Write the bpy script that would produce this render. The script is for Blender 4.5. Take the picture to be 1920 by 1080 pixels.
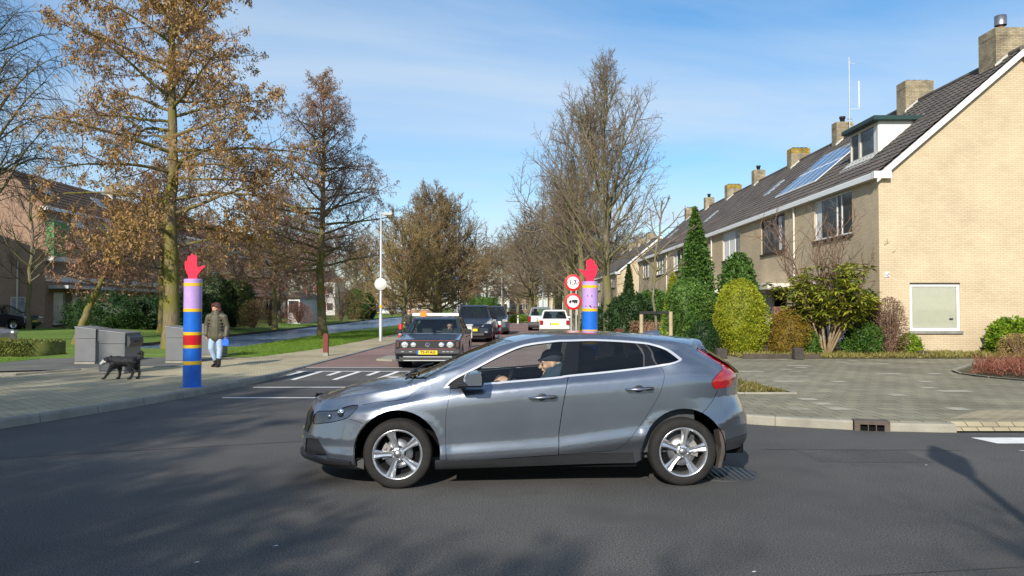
import bpy, bmesh, math, random
import numpy as np
from mathutils import Vector, Matrix
from mathutils.geometry import delaunay_2d_cdt
R = math.radians
S = bpy.context.scene
for o in list(bpy.data.objects): bpy.data.objects.remove(o)
COL = S.collection

# ------------------------------------------------------------------ camera
CAM_H, FPX, HORIZ = 1.668, 1425.0, 575.0
PITCH = math.atan((HORIZ-540)/FPX)
cd = bpy.data.cameras.new('camera'); cam = bpy.data.objects.new('camera', cd); COL.objects.link(cam)
cam.location = (0, 0, CAM_H); cam.rotation_euler = (R(90)+PITCH, 0, 0)
cd.sensor_width = 36; cd.lens = 36*FPX/1920; cd.clip_start = 0.05; cd.clip_end = 3000
S.camera = cam

# ------------------------------------------------------------------ light
SUN_EL, SHADOW_AZ = R(30), R(18)
sundir = Vector((-math.sin(SHADOW_AZ)*math.cos(SUN_EL), -math.cos(SHADOW_AZ)*math.cos(SUN_EL), math.sin(SUN_EL)))
ld = bpy.data.lights.new('sun', 'SUN'); ld.energy = 4.6; ld.angle = R(0.53); ld.color = (1.0, 0.93, 0.82)
sun = bpy.data.objects.new('sun', ld); COL.objects.link(sun)
sun.rotation_euler = sundir.to_track_quat('Z', 'Y').to_euler(); sun.location = (-8, -20, 30)
W_ = bpy.data.worlds.new('World'); S.world = W_; W_.use_nodes = True
nt = W_.node_tree; nt.nodes.clear()
def N(nt, t, **k):
    n = nt.nodes.new(t)
    for a, b in k.items():
        if a.startswith('i_'): n.inputs[a[2:].replace('_', ' ')].default_value = b
        else: setattr(n, a, b)
    return n
wo = N(nt, 'ShaderNodeOutputWorld'); bg = N(nt, 'ShaderNodeBackground'); bg.inputs[1].default_value = 0.125
sky = N(nt, 'ShaderNodeTexSky'); sky.sky_type = 'NISHITA'; sky.sun_disc = False
sky.sun_elevation = SUN_EL; sky.sun_rotation = math.atan2(sundir.x, sundir.y)
sky.air_density = 1.0; sky.dust_density = 0.35; sky.ozone_density = 3.0; sky.altitude = 0
# thin wind-drawn cirrus, a real pattern on the sky dome
tc = N(nt, 'ShaderNodeTexCoord'); sep = N(nt, 'ShaderNodeSeparateXYZ'); nt.links.new(tc.outputs['Generated'], sep.inputs[0])
mz = N(nt, 'ShaderNodeMath', operation='MAXIMUM'); mz.inputs[1].default_value = 0.0; nt.links.new(sep.outputs[2], mz.inputs[0])
az = N(nt, 'ShaderNodeMath', operation='ADD'); az.inputs[1].default_value = 0.22; nt.links.new(mz.outputs[0], az.inputs[0])
dx = N(nt, 'ShaderNodeMath', operation='DIVIDE'); dy = N(nt, 'ShaderNodeMath', operation='DIVIDE')
nt.links.new(sep.outputs[0], dx.inputs[0]); nt.links.new(az.outputs[0], dx.inputs[1])
nt.links.new(sep.outputs[1], dy.inputs[0]); nt.links.new(az.outputs[0], dy.inputs[1])
cb = N(nt, 'ShaderNodeCombineXYZ'); nt.links.new(dx.outputs[0], cb.inputs[0]); nt.links.new(dy.outputs[0], cb.inputs[1])
mp = N(nt, 'ShaderNodeMapping'); mp.inputs['Rotation'].default_value = (0, 0, R(-52)); mp.inputs['Scale'].default_value = (0.6, 1.35, 1)
mp.inputs['Location'].default_value = (0.75, 0.35, 0)
nt.links.new(cb.outputs[0], mp.inputs[0])
n1 = N(nt, 'ShaderNodeTexNoise'); n1.inputs['Scale'].default_value = 1.15; n1.inputs['Detail'].default_value = 9; n1.inputs['Roughness'].default_value = 0.55; n1.inputs['Distortion'].default_value = 0.5
nt.links.new(mp.outputs[0], n1.inputs['Vector'])
cr = N(nt, 'ShaderNodeValToRGB'); cr.color_ramp.elements[0].position = 0.32; cr.color_ramp.elements[0].color = (0, 0, 0, 1); cr.color_ramp.elements[1].position = 0.66; cr.color_ramp.elements[1].color = (0.72, 0.72, 0.72, 1)
nt.links.new(n1.outputs['Fac'], cr.inputs[0])
mx = N(nt, 'ShaderNodeMixRGB'); mx.inputs[2].default_value = (4.5, 5.3, 6.2, 1)
hs = N(nt, 'ShaderNodeHueSaturation'); hs.inputs['Saturation'].default_value = 1.35; gm = N(nt, 'ShaderNodeGamma'); gm.inputs[1].default_value = .80
sc = N(nt, 'ShaderNodeMixRGB', blend_type='MULTIPLY'); sc.inputs[0].default_value = 1; sc.inputs[2].default_value = (1.55, 1.55, 1.55, 1)
nt.links.new(sky.outputs[0], gm.inputs[0]); nt.links.new(gm.outputs[0], hs.inputs['Color']); nt.links.new(hs.outputs[0], sc.inputs[1])
nt.links.new(cr.outputs[0], mx.inputs[0]); nt.links.new(sc.outputs[0], mx.inputs[1])
nt.links.new(mx.outputs[0], bg.inputs[0]); nt.links.new(bg.outputs[0], wo.inputs[0])
S.view_settings.view_transform = 'Standard'; S.view_settings.look = 'None'; S.view_settings.gamma = 1; S.view_settings.exposure = 0.25
S.view_settings.use_curve_mapping = False
S.render.engine = 'CYCLES'; S.cycles.max_bounces = 6; S.cycles.transparent_max_bounces = 12

# ------------------------------------------------------------------ helpers
def ground(px, py, z=0.0):
    """where the photo's pixel (1920x1080) meets the horizontal plane z"""
    a, b = (px-960)/FPX, (540-py)/FPX
    dy_ = math.cos(PITCH)-b*math.sin(PITCH); dz_ = math.sin(PITCH)+b*math.cos(PITCH)
    t = (z-CAM_H)/dz_
    return a*t, dy_*t
def at(px, py, Y):
    a, b = (px-960)/FPX, (540-py)/FPX
    dy_ = math.cos(PITCH)-b*math.sin(PITCH); dz_ = math.sin(PITCH)+b*math.cos(PITCH)
    t = Y/dy_
    return a*t, Y, CAM_H+dz_*t
rng = np.random.default_rng(7)

def tag(o, label=None, cat=None, group=None, kind=None):
    if label: o['label'] = label
    if cat: o['category'] = cat
    if group: o['group'] = group
    if kind: o['kind'] = kind
    return o
def thing(name, label, cat, loc=(0, 0, 0), rz=0, group=None):
    o = bpy.data.objects.new(name, None); COL.objects.link(o); o.empty_display_size = .2
    o.location = loc; o.rotation_euler = (0, 0, rz)
    return tag(o, label, cat, group)
def kids(o):
    return [c for c in COL.objects if c.parent == o]
def dup(root, loc, rz=0, label=None, scale=None, name=None, group=None):
    ch = {}
    for c in COL.objects:
        if c.parent: ch.setdefault(c.parent.name, []).append(c)
    def rec(o, par):
        n = o.copy(); COL.objects.link(n); n.parent = par
        for c in ch.get(o.name, []): rec(c, n)
        return n
    r = rec(root, None)
    r.location = loc; r.rotation_euler = (0, 0, rz)
    if scale: r.scale = scale if hasattr(scale, '__len__') else (scale,)*3
    if label: r['label'] = label
    if group: r['group'] = group
    return r

class MB:
    """collects pieces in numpy and links them as one mesh"""
    def __init__(s): s.v = []; s.f = []; s.m = []; s.s = []; s.n = 0; s.M = None
    def add(s, vs, fs, mi=0, smooth=False):
        vs = np.asarray(vs, float).reshape(-1, 3)
        if s.M is not None:
            A = np.array(s.M); vs = vs@A[:3, :3].T+A[:3, 3]
        s.v.append(vs); k = s.n
        for f in fs:
            s.f.append([k+i for i in f]); s.m.append(mi); s.s.append(smooth)
        s.n += len(vs); return s
    def box(s, a, b, mi=0, bev=0):
        x0, y0, z0 = [min(a[i], b[i]) for i in range(3)]; x1, y1, z1 = [max(a[i], b[i]) for i in range(3)]
        if bev:
            e = bev; vs = []
            for (zz, q) in ((z0, e), (z0+e, 0), (z1-e, 0), (z1, e)):
                X0, X1, Y0, Y1 = x0+q, x1-q, y0+q, y1-q; c = e*.7
                vs += [(X0+c, Y0, zz), (X1-c, Y0, zz), (X1, Y0+c, zz), (X1, Y1-c, zz), (X1-c, Y1, zz), (X0+c, Y1, zz), (X0, Y1-c, zz), (X0, Y0+c, zz)]
            fs = [list(range(7, -1, -1)), list(range(24, 32))]
            for r in range(3):
                for i in range(8): fs.append((r*8+i, r*8+(i+1) % 8, r*8+8+(i+1) % 8, r*8+8+i))
            return s.add(vs, fs, mi)
        vs = [(x0, y0, z0), (x1, y0, z0), (x1, y1, z0), (x0, y1, z0), (x0, y0, z1), (x1, y0, z1), (x1, y1, z1), (x0, y1, z1)]
        return s.add(vs, [(3, 2, 1, 0), (4, 5, 6, 7), (0, 1, 5, 4), (1, 2, 6, 5), (2, 3, 7, 6), (3, 0, 4, 7)], mi)
    def tube(s, pts, r, n=8, mi=0, caps=True, smooth=True):
        P = [Vector(p) for p in pts]; rs = r if hasattr(r, '__len__') else [r]*len(P)
        vs = []; prev = None
        for i, p in enumerate(P):
            d = (P[min(i+1, len(P)-1)]-P[max(i-1, 0)]).normalized()
            u = prev if prev is not None else (Vector((0, 0, 1)) if abs(d.z) < .9 else Vector((1, 0, 0)))
            u = (u-d*u.dot(d)); u = u.normalized() if u.length > 1e-6 else d.orthogonal().normalized()
            prev = u; w = d.cross(u)
            for k in range(n):
                a = 2*math.pi*k/n; q = p+(u*math.cos(a)+w*math.sin(a))*rs[i]; vs.append(tuple(q))
        fs = []
        for i in range(len(P)-1):
            for k in range(n): fs.append((i*n+k, i*n+(k+1) % n, (i+1)*n+(k+1) % n, (i+1)*n+k))
        s.add(vs, fs, mi, smooth)
        if caps:
            s.add(vs[:n], [tuple(range(n-1, -1, -1))], mi); s.add(vs[-n:], [tuple(range(n))], mi)
        return s
    def lathe(s, prof, n=24, axis='z', c=(0, 0, 0), mi=0, smooth=True, a0=0, a1=2*math.pi):
        full = abs(a1-a0-2*math.pi) < 1e-6; m = n if full else n+1; vs = []
        for (r, h) in prof:
            for k in range(m):
                a = a0+(a1-a0)*k/n; x, y = r*math.cos(a), r*math.sin(a)
                p = (x, y, h) if axis == 'z' else ((x, h, y) if axis == 'y' else (h, x, y))
                vs.append((p[0]+c[0], p[1]+c[1], p[2]+c[2]))
        fs = []
        for i in range(len(prof)-1):
            for k in range(n):
                k2 = (k+1) % m; fs.append((i*m+k, i*m+k2, (i+1)*m+k2, (i+1)*m+k))
        return s.add(vs, fs, mi, smooth)
    def prism(s, poly, h0, h1, axis='z', mi=0):
        """polygon extruded along an axis; poly in the two other axes"""
        def P(a, b, h): return (a, b, h) if axis == 'z' else ((a, h, b) if axis == 'y' else (h, a, b))
        n = len(poly); vs = [P(a, b, h0) for a, b in poly]+[P(a, b, h1) for a, b in poly]
        return s.add(vs, [tuple(range(n-1, -1, -1)), tuple(range(n, 2*n))]+[(i, (i+1) % n, n+(i+1) % n, n+i) for i in range(n)], mi)
    def ball(s, c, r, nu=12, nv=8, mi=0):
        rr = r if hasattr(r, '__len__') else (r, r, r); vs = []
        for j in range(nv+1):
            t = math.pi*j/nv
            for i in range(nu):
                a = 2*math.pi*i/nu; vs.append((c[0]+rr[0]*math.sin(t)*math.cos(a), c[1]+rr[1]*math.sin(t)*math.sin(a), c[2]+rr[2]*math.cos(t)))
        fs = [(j*nu+i, (j+1)*nu+i, (j+1)*nu+(i+1) % nu, j*nu+(i+1) % nu) for j in range(nv) for i in range(nu)]
        return s.add(vs, fs, mi, True)
    def build(s, name, mats, parent=None, label=None, fix=True):
        mats = mats if isinstance(mats, (list, tuple)) else [mats]
        me = bpy.data.meshes.new(name)
        V = np.concatenate(s.v) if s.v else np.zeros((0, 3))
        me.from_pydata(V.tolist(), [], s.f)
        for m in mats: me.materials.append(m)
        if len(s.f):
            me.polygons.foreach_set('material_index', s.m); me.polygons.foreach_set('use_smooth', s.s)
        if fix and len(s.f) < 60000:
            bm = bmesh.new(); bm.from_mesh(me); bmesh.ops.recalc_face_normals(bm, faces=bm.faces); bm.to_mesh(me); bm.free()
        me.update()
        o = bpy.data.objects.new(name, me); COL.objects.link(o); o.parent = parent
        if label: o['label'] = label
        return o
def quads(name, V, F, mat, parent=None, smooth=False, mats=None, mi=None):
    """fast path: V (n,3), F (m,k) arrays"""
    me = bpy.data.meshes.new(name); V = np.asarray(V, np.float32); F = np.asarray(F, np.int32); k = F.shape[1]
    me.vertices.add(len(V)); me.vertices.foreach_set('co', V.ravel())
    me.loops.add(F.size); me.loops.foreach_set('vertex_index', F.ravel())
    me.polygons.add(len(F)); me.polygons.foreach_set('loop_start', np.arange(0, F.size, k, dtype=np.int32))
    me.polygons.foreach_set('loop_total', np.full(len(F), k, np.int32))
    me.update(calc_edges=True)
    for m in (mats or [mat]): me.materials.append(m)
    if mi is not None: me.polygons.foreach_set('material_index', np.asarray(mi, np.int32))
    if smooth: me.polygons.foreach_set('use_smooth', np.ones(len(F), bool))
    o = bpy.data.objects.new(name, me); COL.objects.link(o); o.parent = parent
    return o

# ------------------------------------------------------------------ materials
def mat(name, col, rough=.6, metal=0, coat=0, var=.12, vscale=6, bump=0, bscale=40, spec=.5, island=0, col2=None, wet=0, coatr=.03):
    m = bpy.data.materials.new(name); m.use_nodes = True; t = m.node_tree; b = t.nodes['Principled BSDF']
    b.inputs['Roughness'].default_value = rough; b.inputs['Metallic'].default_value = metal
    b.inputs['Specular IOR Level'].default_value = spec
    if coat: b.inputs['Coat Weight'].default_value = coat; b.inputs['Coat Roughness'].default_value = coatr
    tc = N(t, 'ShaderNodeTexCoord')
    no = N(t, 'ShaderNodeTexNoise'); no.inputs['Scale'].default_value = vscale; no.inputs['Detail'].default_value = 6; no.inputs['Roughness'].default_value = .6
    t.links.new(tc.outputs['Object'], no.inputs['Vector'])
    mxx = N(t, 'ShaderNodeMixRGB'); c = Vector(col)
    a = c*(1-var); bb = Vector(col2) if col2 else c*(1+var)
    mxx.inputs[1].default_value = (*a, 1); mxx.inputs[2].default_value = (*[min(1, q) for q in bb], 1)
    rp = N(t, 'ShaderNodeMapRange'); rp.inputs[1].default_value = .3; rp.inputs[2].default_value = .7
    t.links.new(no.outputs['Fac'], rp.inputs[0]); src = rp.outputs[0]
    if island:
        g = N(t, 'ShaderNodeNewGeometry'); mm = N(t, 'ShaderNodeMixRGB'); mm.inputs[0].default_value = island
        t.links.new(rp.outputs[0], mm.inputs[1]); t.links.new(g.outputs['Random Per Island'], mm.inputs[2]); src = mm.outputs[0]
    t.links.new(src, mxx.inputs[0]); t.links.new(mxx.outputs[0], b.inputs['Base Color'])
    if bump:
        n2 = N(t, 'ShaderNodeTexNoise'); n2.inputs['Scale'].default_value = bscale; n2.inputs['Detail'].default_value = 5
        t.links.new(tc.outputs['Object'], n2.inputs['Vector'])
        bp = N(t, 'ShaderNodeBump'); bp.inputs['Strength'].default_value = bump; bp.inputs['Distance'].default_value = .02
        t.links.new(n2.outputs['Fac'], bp.inputs['Height']); t.links.new(bp.outputs[0], b.inputs['Normal'])
    return m
def leafmat(name, c1, c2, c3=None, trans=.25, rough=.55):
    """leaf colours: each leaf its own random tone, larger patches on top; light comes through"""
    m = bpy.data.materials.new(name); m.use_nodes = True; t = m.node_tree; b = t.nodes['Principled BSDF']
    b.inputs['Roughness'].default_value = rough; b.inputs['Specular IOR Level'].default_value = .3
    g = N(t, 'ShaderNodeNewGeometry'); r = N(t, 'ShaderNodeValToRGB'); e = r.color_ramp.elements
    e[0].position = 0; e[0].color = (*c1, 1); e[1].position = 1; e[1].color = (*c2, 1)
    if c3: x = e.new(.5); x.color = (*c3, 1)
    tc = N(t, 'ShaderNodeTexCoord'); no = N(t, 'ShaderNodeTexNoise'); no.inputs['Scale'].default_value = 4.5; no.inputs['Detail'].default_value = 4
    t.links.new(tc.outputs['Object'], no.inputs['Vector'])
    mr = N(t, 'ShaderNodeMapRange'); mr.inputs[1].default_value = .35; mr.inputs[2].default_value = .65; t.links.new(no.outputs['Fac'], mr.inputs[0])
    mm = N(t, 'ShaderNodeMixRGB'); mm.inputs[0].default_value = .5
    t.links.new(g.outputs['Random Per Island'], mm.inputs[1]); t.links.new(mr.outputs[0], mm.inputs[2])
    t.links.new(mm.outputs[0], r.inputs[0]); t.links.new(r.outputs[0], b.inputs['Base Color'])
    if trans:
        tr = N(t, 'ShaderNodeBsdfTranslucent'); ms = N(t, 'ShaderNodeMixShader'); ms.inputs[0].default_value = trans
        t.links.new(r.outputs[0], tr.inputs[0]); t.links.new(b.outputs[0], ms.inputs[1]); t.links.new(tr.outputs[0], ms.inputs[2])
        t.links.new(ms.outputs[0], t.nodes['Material Output'].inputs[0])
    return m
def glassmat(name, tint, refl=1.0, rough=.0):
    """window glass: what is behind shows through the tint, sky and trees mirror by the angle"""
    m = bpy.data.materials.new(name); m.use_nodes = True; t = m.node_tree; t.nodes.remove(t.nodes['Principled BSDF'])
    a = N(t, 'ShaderNodeBsdfTransparent'); a.inputs[0].default_value = (*tint, 1)
    g = N(t, 'ShaderNodeBsdfGlossy'); g.inputs['Roughness'].default_value = rough; g.inputs[0].default_value = (refl, refl, refl, 1)
    f = N(t, 'ShaderNodeFresnel'); f.inputs[0].default_value = 1.5
    x = N(t, 'ShaderNodeMixShader'); t.links.new(f.outputs[0], x.inputs[0]); t.links.new(a.outputs[0], x.inputs[1]); t.links.new(g.outputs[0], x.inputs[2])
    t.links.new(x.outputs[0], t.nodes['Material Output'].inputs[0]); return m
def brickmat(name, c1, c2, mortar, bw=.21, bh=.06, mort=.012, rough=.85, plane='xz', bump=.4, offset=.5, patch=.25, pscale=.5, bias=0):
    m = bpy.data.materials.new(name); m.use_nodes = True; t = m.node_tree; b = t.nodes['Principled BSDF']; b.inputs['Roughness'].default_value = rough
    b.inputs['Specular IOR Level'].default_value = .25
    g = N(t, 'ShaderNodeNewGeometry'); sp = N(t, 'ShaderNodeSeparateXYZ'); t.links.new(g.outputs['Position'], sp.inputs[0])
    cb = N(t, 'ShaderNodeCombineXYZ')
    if plane == 'wall':   # bricks run round corners: x on faces towards y, y on faces towards x
        sn = N(t, 'ShaderNodeSeparateXYZ'); t.links.new(g.outputs['Normal'], sn.inputs[0])
        ab = N(t, 'ShaderNodeMath', operation='ABSOLUTE'); t.links.new(sn.outputs[0], ab.inputs[0])
        gt = N(t, 'ShaderNodeMath', operation='GREATER_THAN'); gt.inputs[1].default_value = .6; t.links.new(ab.outputs[0], gt.inputs[0])
        mi = N(t, 'ShaderNodeMix'); t.links.new(gt.outputs[0], mi.inputs[0]); t.links.new(sp.outputs[0], mi.inputs[2]); t.links.new(sp.outputs[1], mi.inputs[3])
        t.links.new(mi.outputs[0], cb.inputs[0]); t.links.new(sp.outputs[2], cb.inputs[1])
    else:
        i, j = {'xz': (0, 2), 'yz': (1, 2), 'xy': (0, 1), 'yx': (1, 0)}[plane]
        t.links.new(sp.outputs[i], cb.inputs[0]); t.links.new(sp.outputs[j], cb.inputs[1])
    br = N(t, 'ShaderNodeTexBrick'); br.offset = offset; br.inputs['Scale'].default_value = 1
    br.inputs['Brick Width'].default_value = bw; br.inputs['Row Height'].default_value = bh; br.inputs['Mortar Size'].default_value = mort; br.inputs['Mortar Smooth'].default_value = .3
    br.inputs['Bias'].default_value = bias
    br.inputs[1].default_value = (*c1, 1); br.inputs[2].default_value = (*c2, 1); br.inputs[3].default_value = (*mortar, 1)
    t.links.new(cb.outputs[0], br.inputs[0])
    no = N(t, 'ShaderNodeTexNoise'); no.inputs['Scale'].default_value = pscale; no.inputs['Detail'].default_value = 7; no.inputs['Roughness'].default_value = .65
    t.links.new(g.outputs['Position'], no.inputs['Vector'])
    mr = N(t, 'ShaderNodeMapRange'); mr.inputs[1].default_value = .3; mr.inputs[2].default_value = .7; mr.inputs[3].default_value = 1-patch; mr.inputs[4].default_value = 1+patch
    t.links.new(no.outputs['Fac'], mr.inputs[0])
    mu = N(t, 'ShaderNodeMixRGB', blend_type='MULTIPLY'); mu.inputs[0].default_value = 1; t.links.new(br.outputs[0], mu.inputs[1]); t.links.new(mr.outputs[0], mu.inputs[2])
    t.links.new(mu.outputs[0], b.inputs['Base Color'])
    bp = N(t, 'ShaderNodeBump'); bp.inputs['Strength'].default_value = bump; bp.inputs['Distance'].default_value = .006; bp.invert = True
    t.links.new(br.outputs['Fac'], bp.inputs['Height']); t.links.new(bp.outputs[0], b.inputs['Normal'])
    return m
M = {}
M['white'] = mat('white_paint', (.75, .75, .73), .45, var=.04, vscale=3)
M['cream'] = mat('cream_paint', (.66, .63, .56), .5, var=.06)
M['darkframe'] = mat('dark_frame', (.035, .022, .018), .4)
M['black'] = mat('black_plastic', (.012, .012, .013), .5, var=.1)
M['blackgloss'] = mat('gloss_black', (.006, .006, .007), .12, var=.05)
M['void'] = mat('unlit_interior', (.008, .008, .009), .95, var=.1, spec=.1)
M['rubber'] = mat('tyre_rubber', (.022, .021, .02), .82, var=.25, vscale=9, bump=.15, spec=.25)
M['chrome'] = mat('chrome', (.75, .76, .78), .08, metal=1, var=.03)
M['trimchrome'] = mat('bright_trim', (.70, .71, .73), .28, metal=.55, var=.03)
M['sideglass'] = glassmat('side_glass', (.90, .96, .93))
M['alloy'] = mat('alloy', (.62, .63, .65), .26, metal=.85, var=.04, coat=.4)
M['steel'] = mat('dull_steel', (.32, .32, .33), .4, metal=.9)
M['galv'] = mat('galvanised_steel', (.50, .51, .51), .5, metal=.35, var=.1)
M['lens'] = glassmat('clear_lens', (.93, .95, .97), 1.0, .02)
M['glass'] = glassmat('clear_glass', (.80, .88, .84))
M['glassdark'] = glassmat('privacy_glass', (.19, .20, .22))
M['pane'] = mat('window_pane', (.05, .06, .065), .06, var=.3, vscale=.8, spec=1.0)
M['pane2'] = mat('window_pane_curtain', (.34, .35, .35), .12, var=.35, vscale=2.5, spec=.8)
M['redlens'] = mat('red_lens', (.34, .004, .008), .12, coat=1, var=.15, vscale=20)
M['yellowplate'] = mat('yellow_plate', (.80, .58, .02), .4, var=.03)
M['orange'] = mat('orange_plastic', (.75, .25, .02), .4)
# ================================================================== SETTING
def groundmat(name, c1, c2, scale=.4, fine=60, rough=.95, bump=.4, c3=None, fineamt=.35):
    m = bpy.data.materials.new(name); m.use_nodes = True; t = m.node_tree; b = t.nodes['Principled BSDF']; b.inputs['Roughness'].default_value = rough
    b.inputs['Specular IOR Level'].default_value = .3
    g = N(t, 'ShaderNodeNewGeometry')
    a = N(t, 'ShaderNodeTexNoise'); a.inputs['Scale'].default_value = scale; a.inputs['Detail'].default_value = 8; a.inputs['Roughness'].default_value = .62
    f = N(t, 'ShaderNodeTexNoise'); f.inputs['Scale'].default_value = fine; f.inputs['Detail'].default_value = 3
    t.links.new(g.outputs['Position'], a.inputs['Vector']); t.links.new(g.outputs['Position'], f.inputs['Vector'])
    mr = N(t, 'ShaderNodeMapRange'); mr.inputs[1].default_value = .32; mr.inputs[2].default_value = .68; t.links.new(a.outputs['Fac'], mr.inputs[0])
    m1 = N(t, 'ShaderNodeMixRGB'); m1.inputs[1].default_value = (*c1, 1); m1.inputs[2].default_value = (*c2, 1); t.links.new(mr.outputs[0], m1.inputs[0])
    mf = N(t, 'ShaderNodeMapRange'); mf.inputs[1].default_value = .3; mf.inputs[2].default_value = .7; mf.inputs[3].default_value = 1-fineamt; mf.inputs[4].default_value = 1+fineamt
    t.links.new(f.outputs['Fac'], mf.inputs[0])
    m2 = N(t, 'ShaderNodeMixRGB', blend_type='MULTIPLY'); m2.inputs[0].default_value = 1; t.links.new(m1.outputs[0], m2.inputs[1]); t.links.new(mf.outputs[0], m2.inputs[2])
    out = m2.outputs[0]
    if c3:
        k = N(t, 'ShaderNodeTexNoise'); k.inputs['Scale'].default_value = scale*3.3; k.inputs['Detail'].default_value = 5; t.links.new(g.outputs['Position'], k.inputs['Vector'])
        kr = N(t, 'ShaderNodeMapRange'); kr.inputs[1].default_value = .55; kr.inputs[2].default_value = .68; t.links.new(k.outputs['Fac'], kr.inputs[0])
        m3 = N(t, 'ShaderNodeMixRGB'); m3.inputs[2].default_value = (*c3, 1); t.links.new(kr.outputs[0], m3.inputs[0]); t.links.new(out, m3.inputs[1]); out = m3.outputs[0]
    t.links.new(out, b.inputs['Base Color'])
    bp = N(t, 'ShaderNodeBump'); bp.inputs['Strength'].default_value = bump; bp.inputs['Distance'].default_value = .01; t.links.new(f.outputs['Fac'], bp.inputs['Height']); t.links.new(bp.outputs[0], b.inputs['Normal'])
    return m
M['asphalt'] = groundmat('asphalt', (.060, .059, .057), (.108, .104, .096), .28, 85, .86, .6, c3=(.072, .070, .066), fineamt=.8)
M['asphalt_old'] = groundmat('old_asphalt', (.085, .083, .078), (.12, .115, .105), .4, 120, .9, .5, fineamt=.35)
M['lawn'] = groundmat('lawn', (.090, .165, .018), (.155, .24, .032), .5, 25, .95, .8, c3=(.13, .15, .04), fineamt=.5)
M['soil'] = groundmat('soil', (.07, .05, .03), (.12, .10, .045), 1.5, 30, .95, .9, c3=(.08, .11, .03), fineamt=.5)
M['paver_beige'] = brickmat('beige_pavers', (.47, .40, .255), (.38, .325, .21), (.15, .13, .09), .21, .105, .008, plane='xy', patch=.28, pscale=.35, bump=.3)
M['paver_grey'] = brickmat('grey_tiles', (.265, .238, .162), (.21, .188, .13), (.085, .085, .065), .30, .30, .010, plane='xy', patch=.3, pscale=.45, bump=.3)
M['brick_road'] = brickmat('red_brick_road', (.30, .19, .165), (.23, .15, .13), (.13, .10, .085), .21, .07, .007, plane='xy', patch=.25, pscale=.3, bump=.3)
M['kerb'] = mat('kerb_stone', (.25, .24, .21), .85, var=.25, vscale=2.5, bump=.4)
M['kerb_light'] = mat('pale_kerb_stone', (.29, .27, .215), .85, var=.2, vscale=2.5, bump=.4)
M['paint'] = mat('road_paint', (.74, .73, .70), .6, var=.14, vscale=7, bump=.2)
M['water'] = bpy.data.materials.new('water'); M['water'].use_nodes = True
t = M['water'].node_tree; b = t.nodes['Principled BSDF']; b.inputs['Base Color'].default_value = (.15, .25, .38, 1); b.inputs['Roughness'].default_value = .22
tc = N(t, 'ShaderNodeTexCoord'); no = N(t, 'ShaderNodeTexNoise'); no.inputs['Scale'].default_value = 3.2; no.inputs['Detail'].default_value = 6; no.inputs['Roughness'].default_value = .65
t.links.new(tc.outputs['Object'], no.inputs['Vector']); bp = N(t, 'ShaderNodeBump'); bp.inputs['Strength'].default_value = 1; bp.inputs['Distance'].default_value = .7
t.links.new(no.outputs['Fac'], bp.inputs['Height']); t.links.new(bp.outputs[0], b.inputs['Normal'])

def sheet(name, poly, z, m, holes=(), kind='structure', thick=0):
    """flat sheet from a polygon, optionally with a skirt below its rim"""
    vs = [Vector(p) for p in poly]; n = len(vs); edges = [(i, (i+1) % n) for i in range(n)]; allv = list(vs)
    for h in holes:
        k = len(allv); allv += [Vector(p) for p in h]; edges += [(k+i, k+(i+1) % len(h)) for i in range(len(h))]
    V, E, F, *_ = delaunay_2d_cdt(allv, edges, [], 1, 1e-5)
    def inside(p, pl):
        c = False; j = len(pl)-1
        for i in range(len(pl)):
            if (pl[i][1] > p[1]) != (pl[j][1] > p[1]) and p[0] < (pl[j][0]-pl[i][0])*(p[1]-pl[i][1])/(pl[j][1]-pl[i][1])+pl[i][0]: c = not c
            j = i
        return c
    b = MB(); fs = []
    for f in F:
        cx = sum(V[i][0] for i in f)/len(f); cy = sum(V[i][1] for i in f)/len(f)
        if inside((cx, cy), poly) and not any(inside((cx, cy), h) for h in holes): fs.append(f)
    b.add([(v[0], v[1], z) for v in V], fs)
    if thick:
        for ring in [poly]+list(holes):
            k = len(ring); b.add([(p[0], p[1], z) for p in ring]+[(p[0], p[1], z-thick) for p in ring], [(i, (i+1) % k, k+(i+1) % k, k+i) for i in range(k)])
    o = b.build(name, m, fix=False); me = o.data
    # faces must look up
    bm = bmesh.new(); bm.from_mesh(me)
    for f in bm.faces:
        if abs(f.normal.z) > .5 and f.normal.z < 0: f.normal_flip()
    bm.to_mesh(me); bm.free()
    if kind: o['kind'] = kind
    return o

PZ = .12
# side street centre line leans a little to the right
def kl(Y): return -5.35+.03*(Y-20) if Y > 20 else -5.35           # left kerb of the side street
def kr(Y): return 1.05+.03*(Y-20)                                  # right kerb
left_kerb = [(-60, 3.2), (-22, 3.4), (-14, 4.6), (-10.4, 6.4), (-8.4, 8.2), (-7.05, 10.2), (-6.45, 12.0), (-5.95, 14.0), (-5.62, 16.0), (-5.45, 18.0), (-5.35, 20), (kl(40), 40), (kl(70), 70), (kl(150), 150)]
right_kerb = [(kr(150), 150), (kr(60), 60), (kr(30), 30), (1.05, 20), (1.1, 17.5), (1.3, 15), (1.75, 13), (2.3, 11.7), (2.9, 11.05), (3.6, 10.72), (4.8, 10.25), (5.7, 10.12), (8, 10.1), (60, 10.1)]
canal = [(-17.0, 30), (-11.4, 30), (-11.6, 38), (-11.8, 48), (-10.9, 60), (-10.3, 75), (-10.3, 100), (-10.0, 150), (-19, 150), (-19.5, 110), (-18, 80), (-17.2, 55)]
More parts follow.
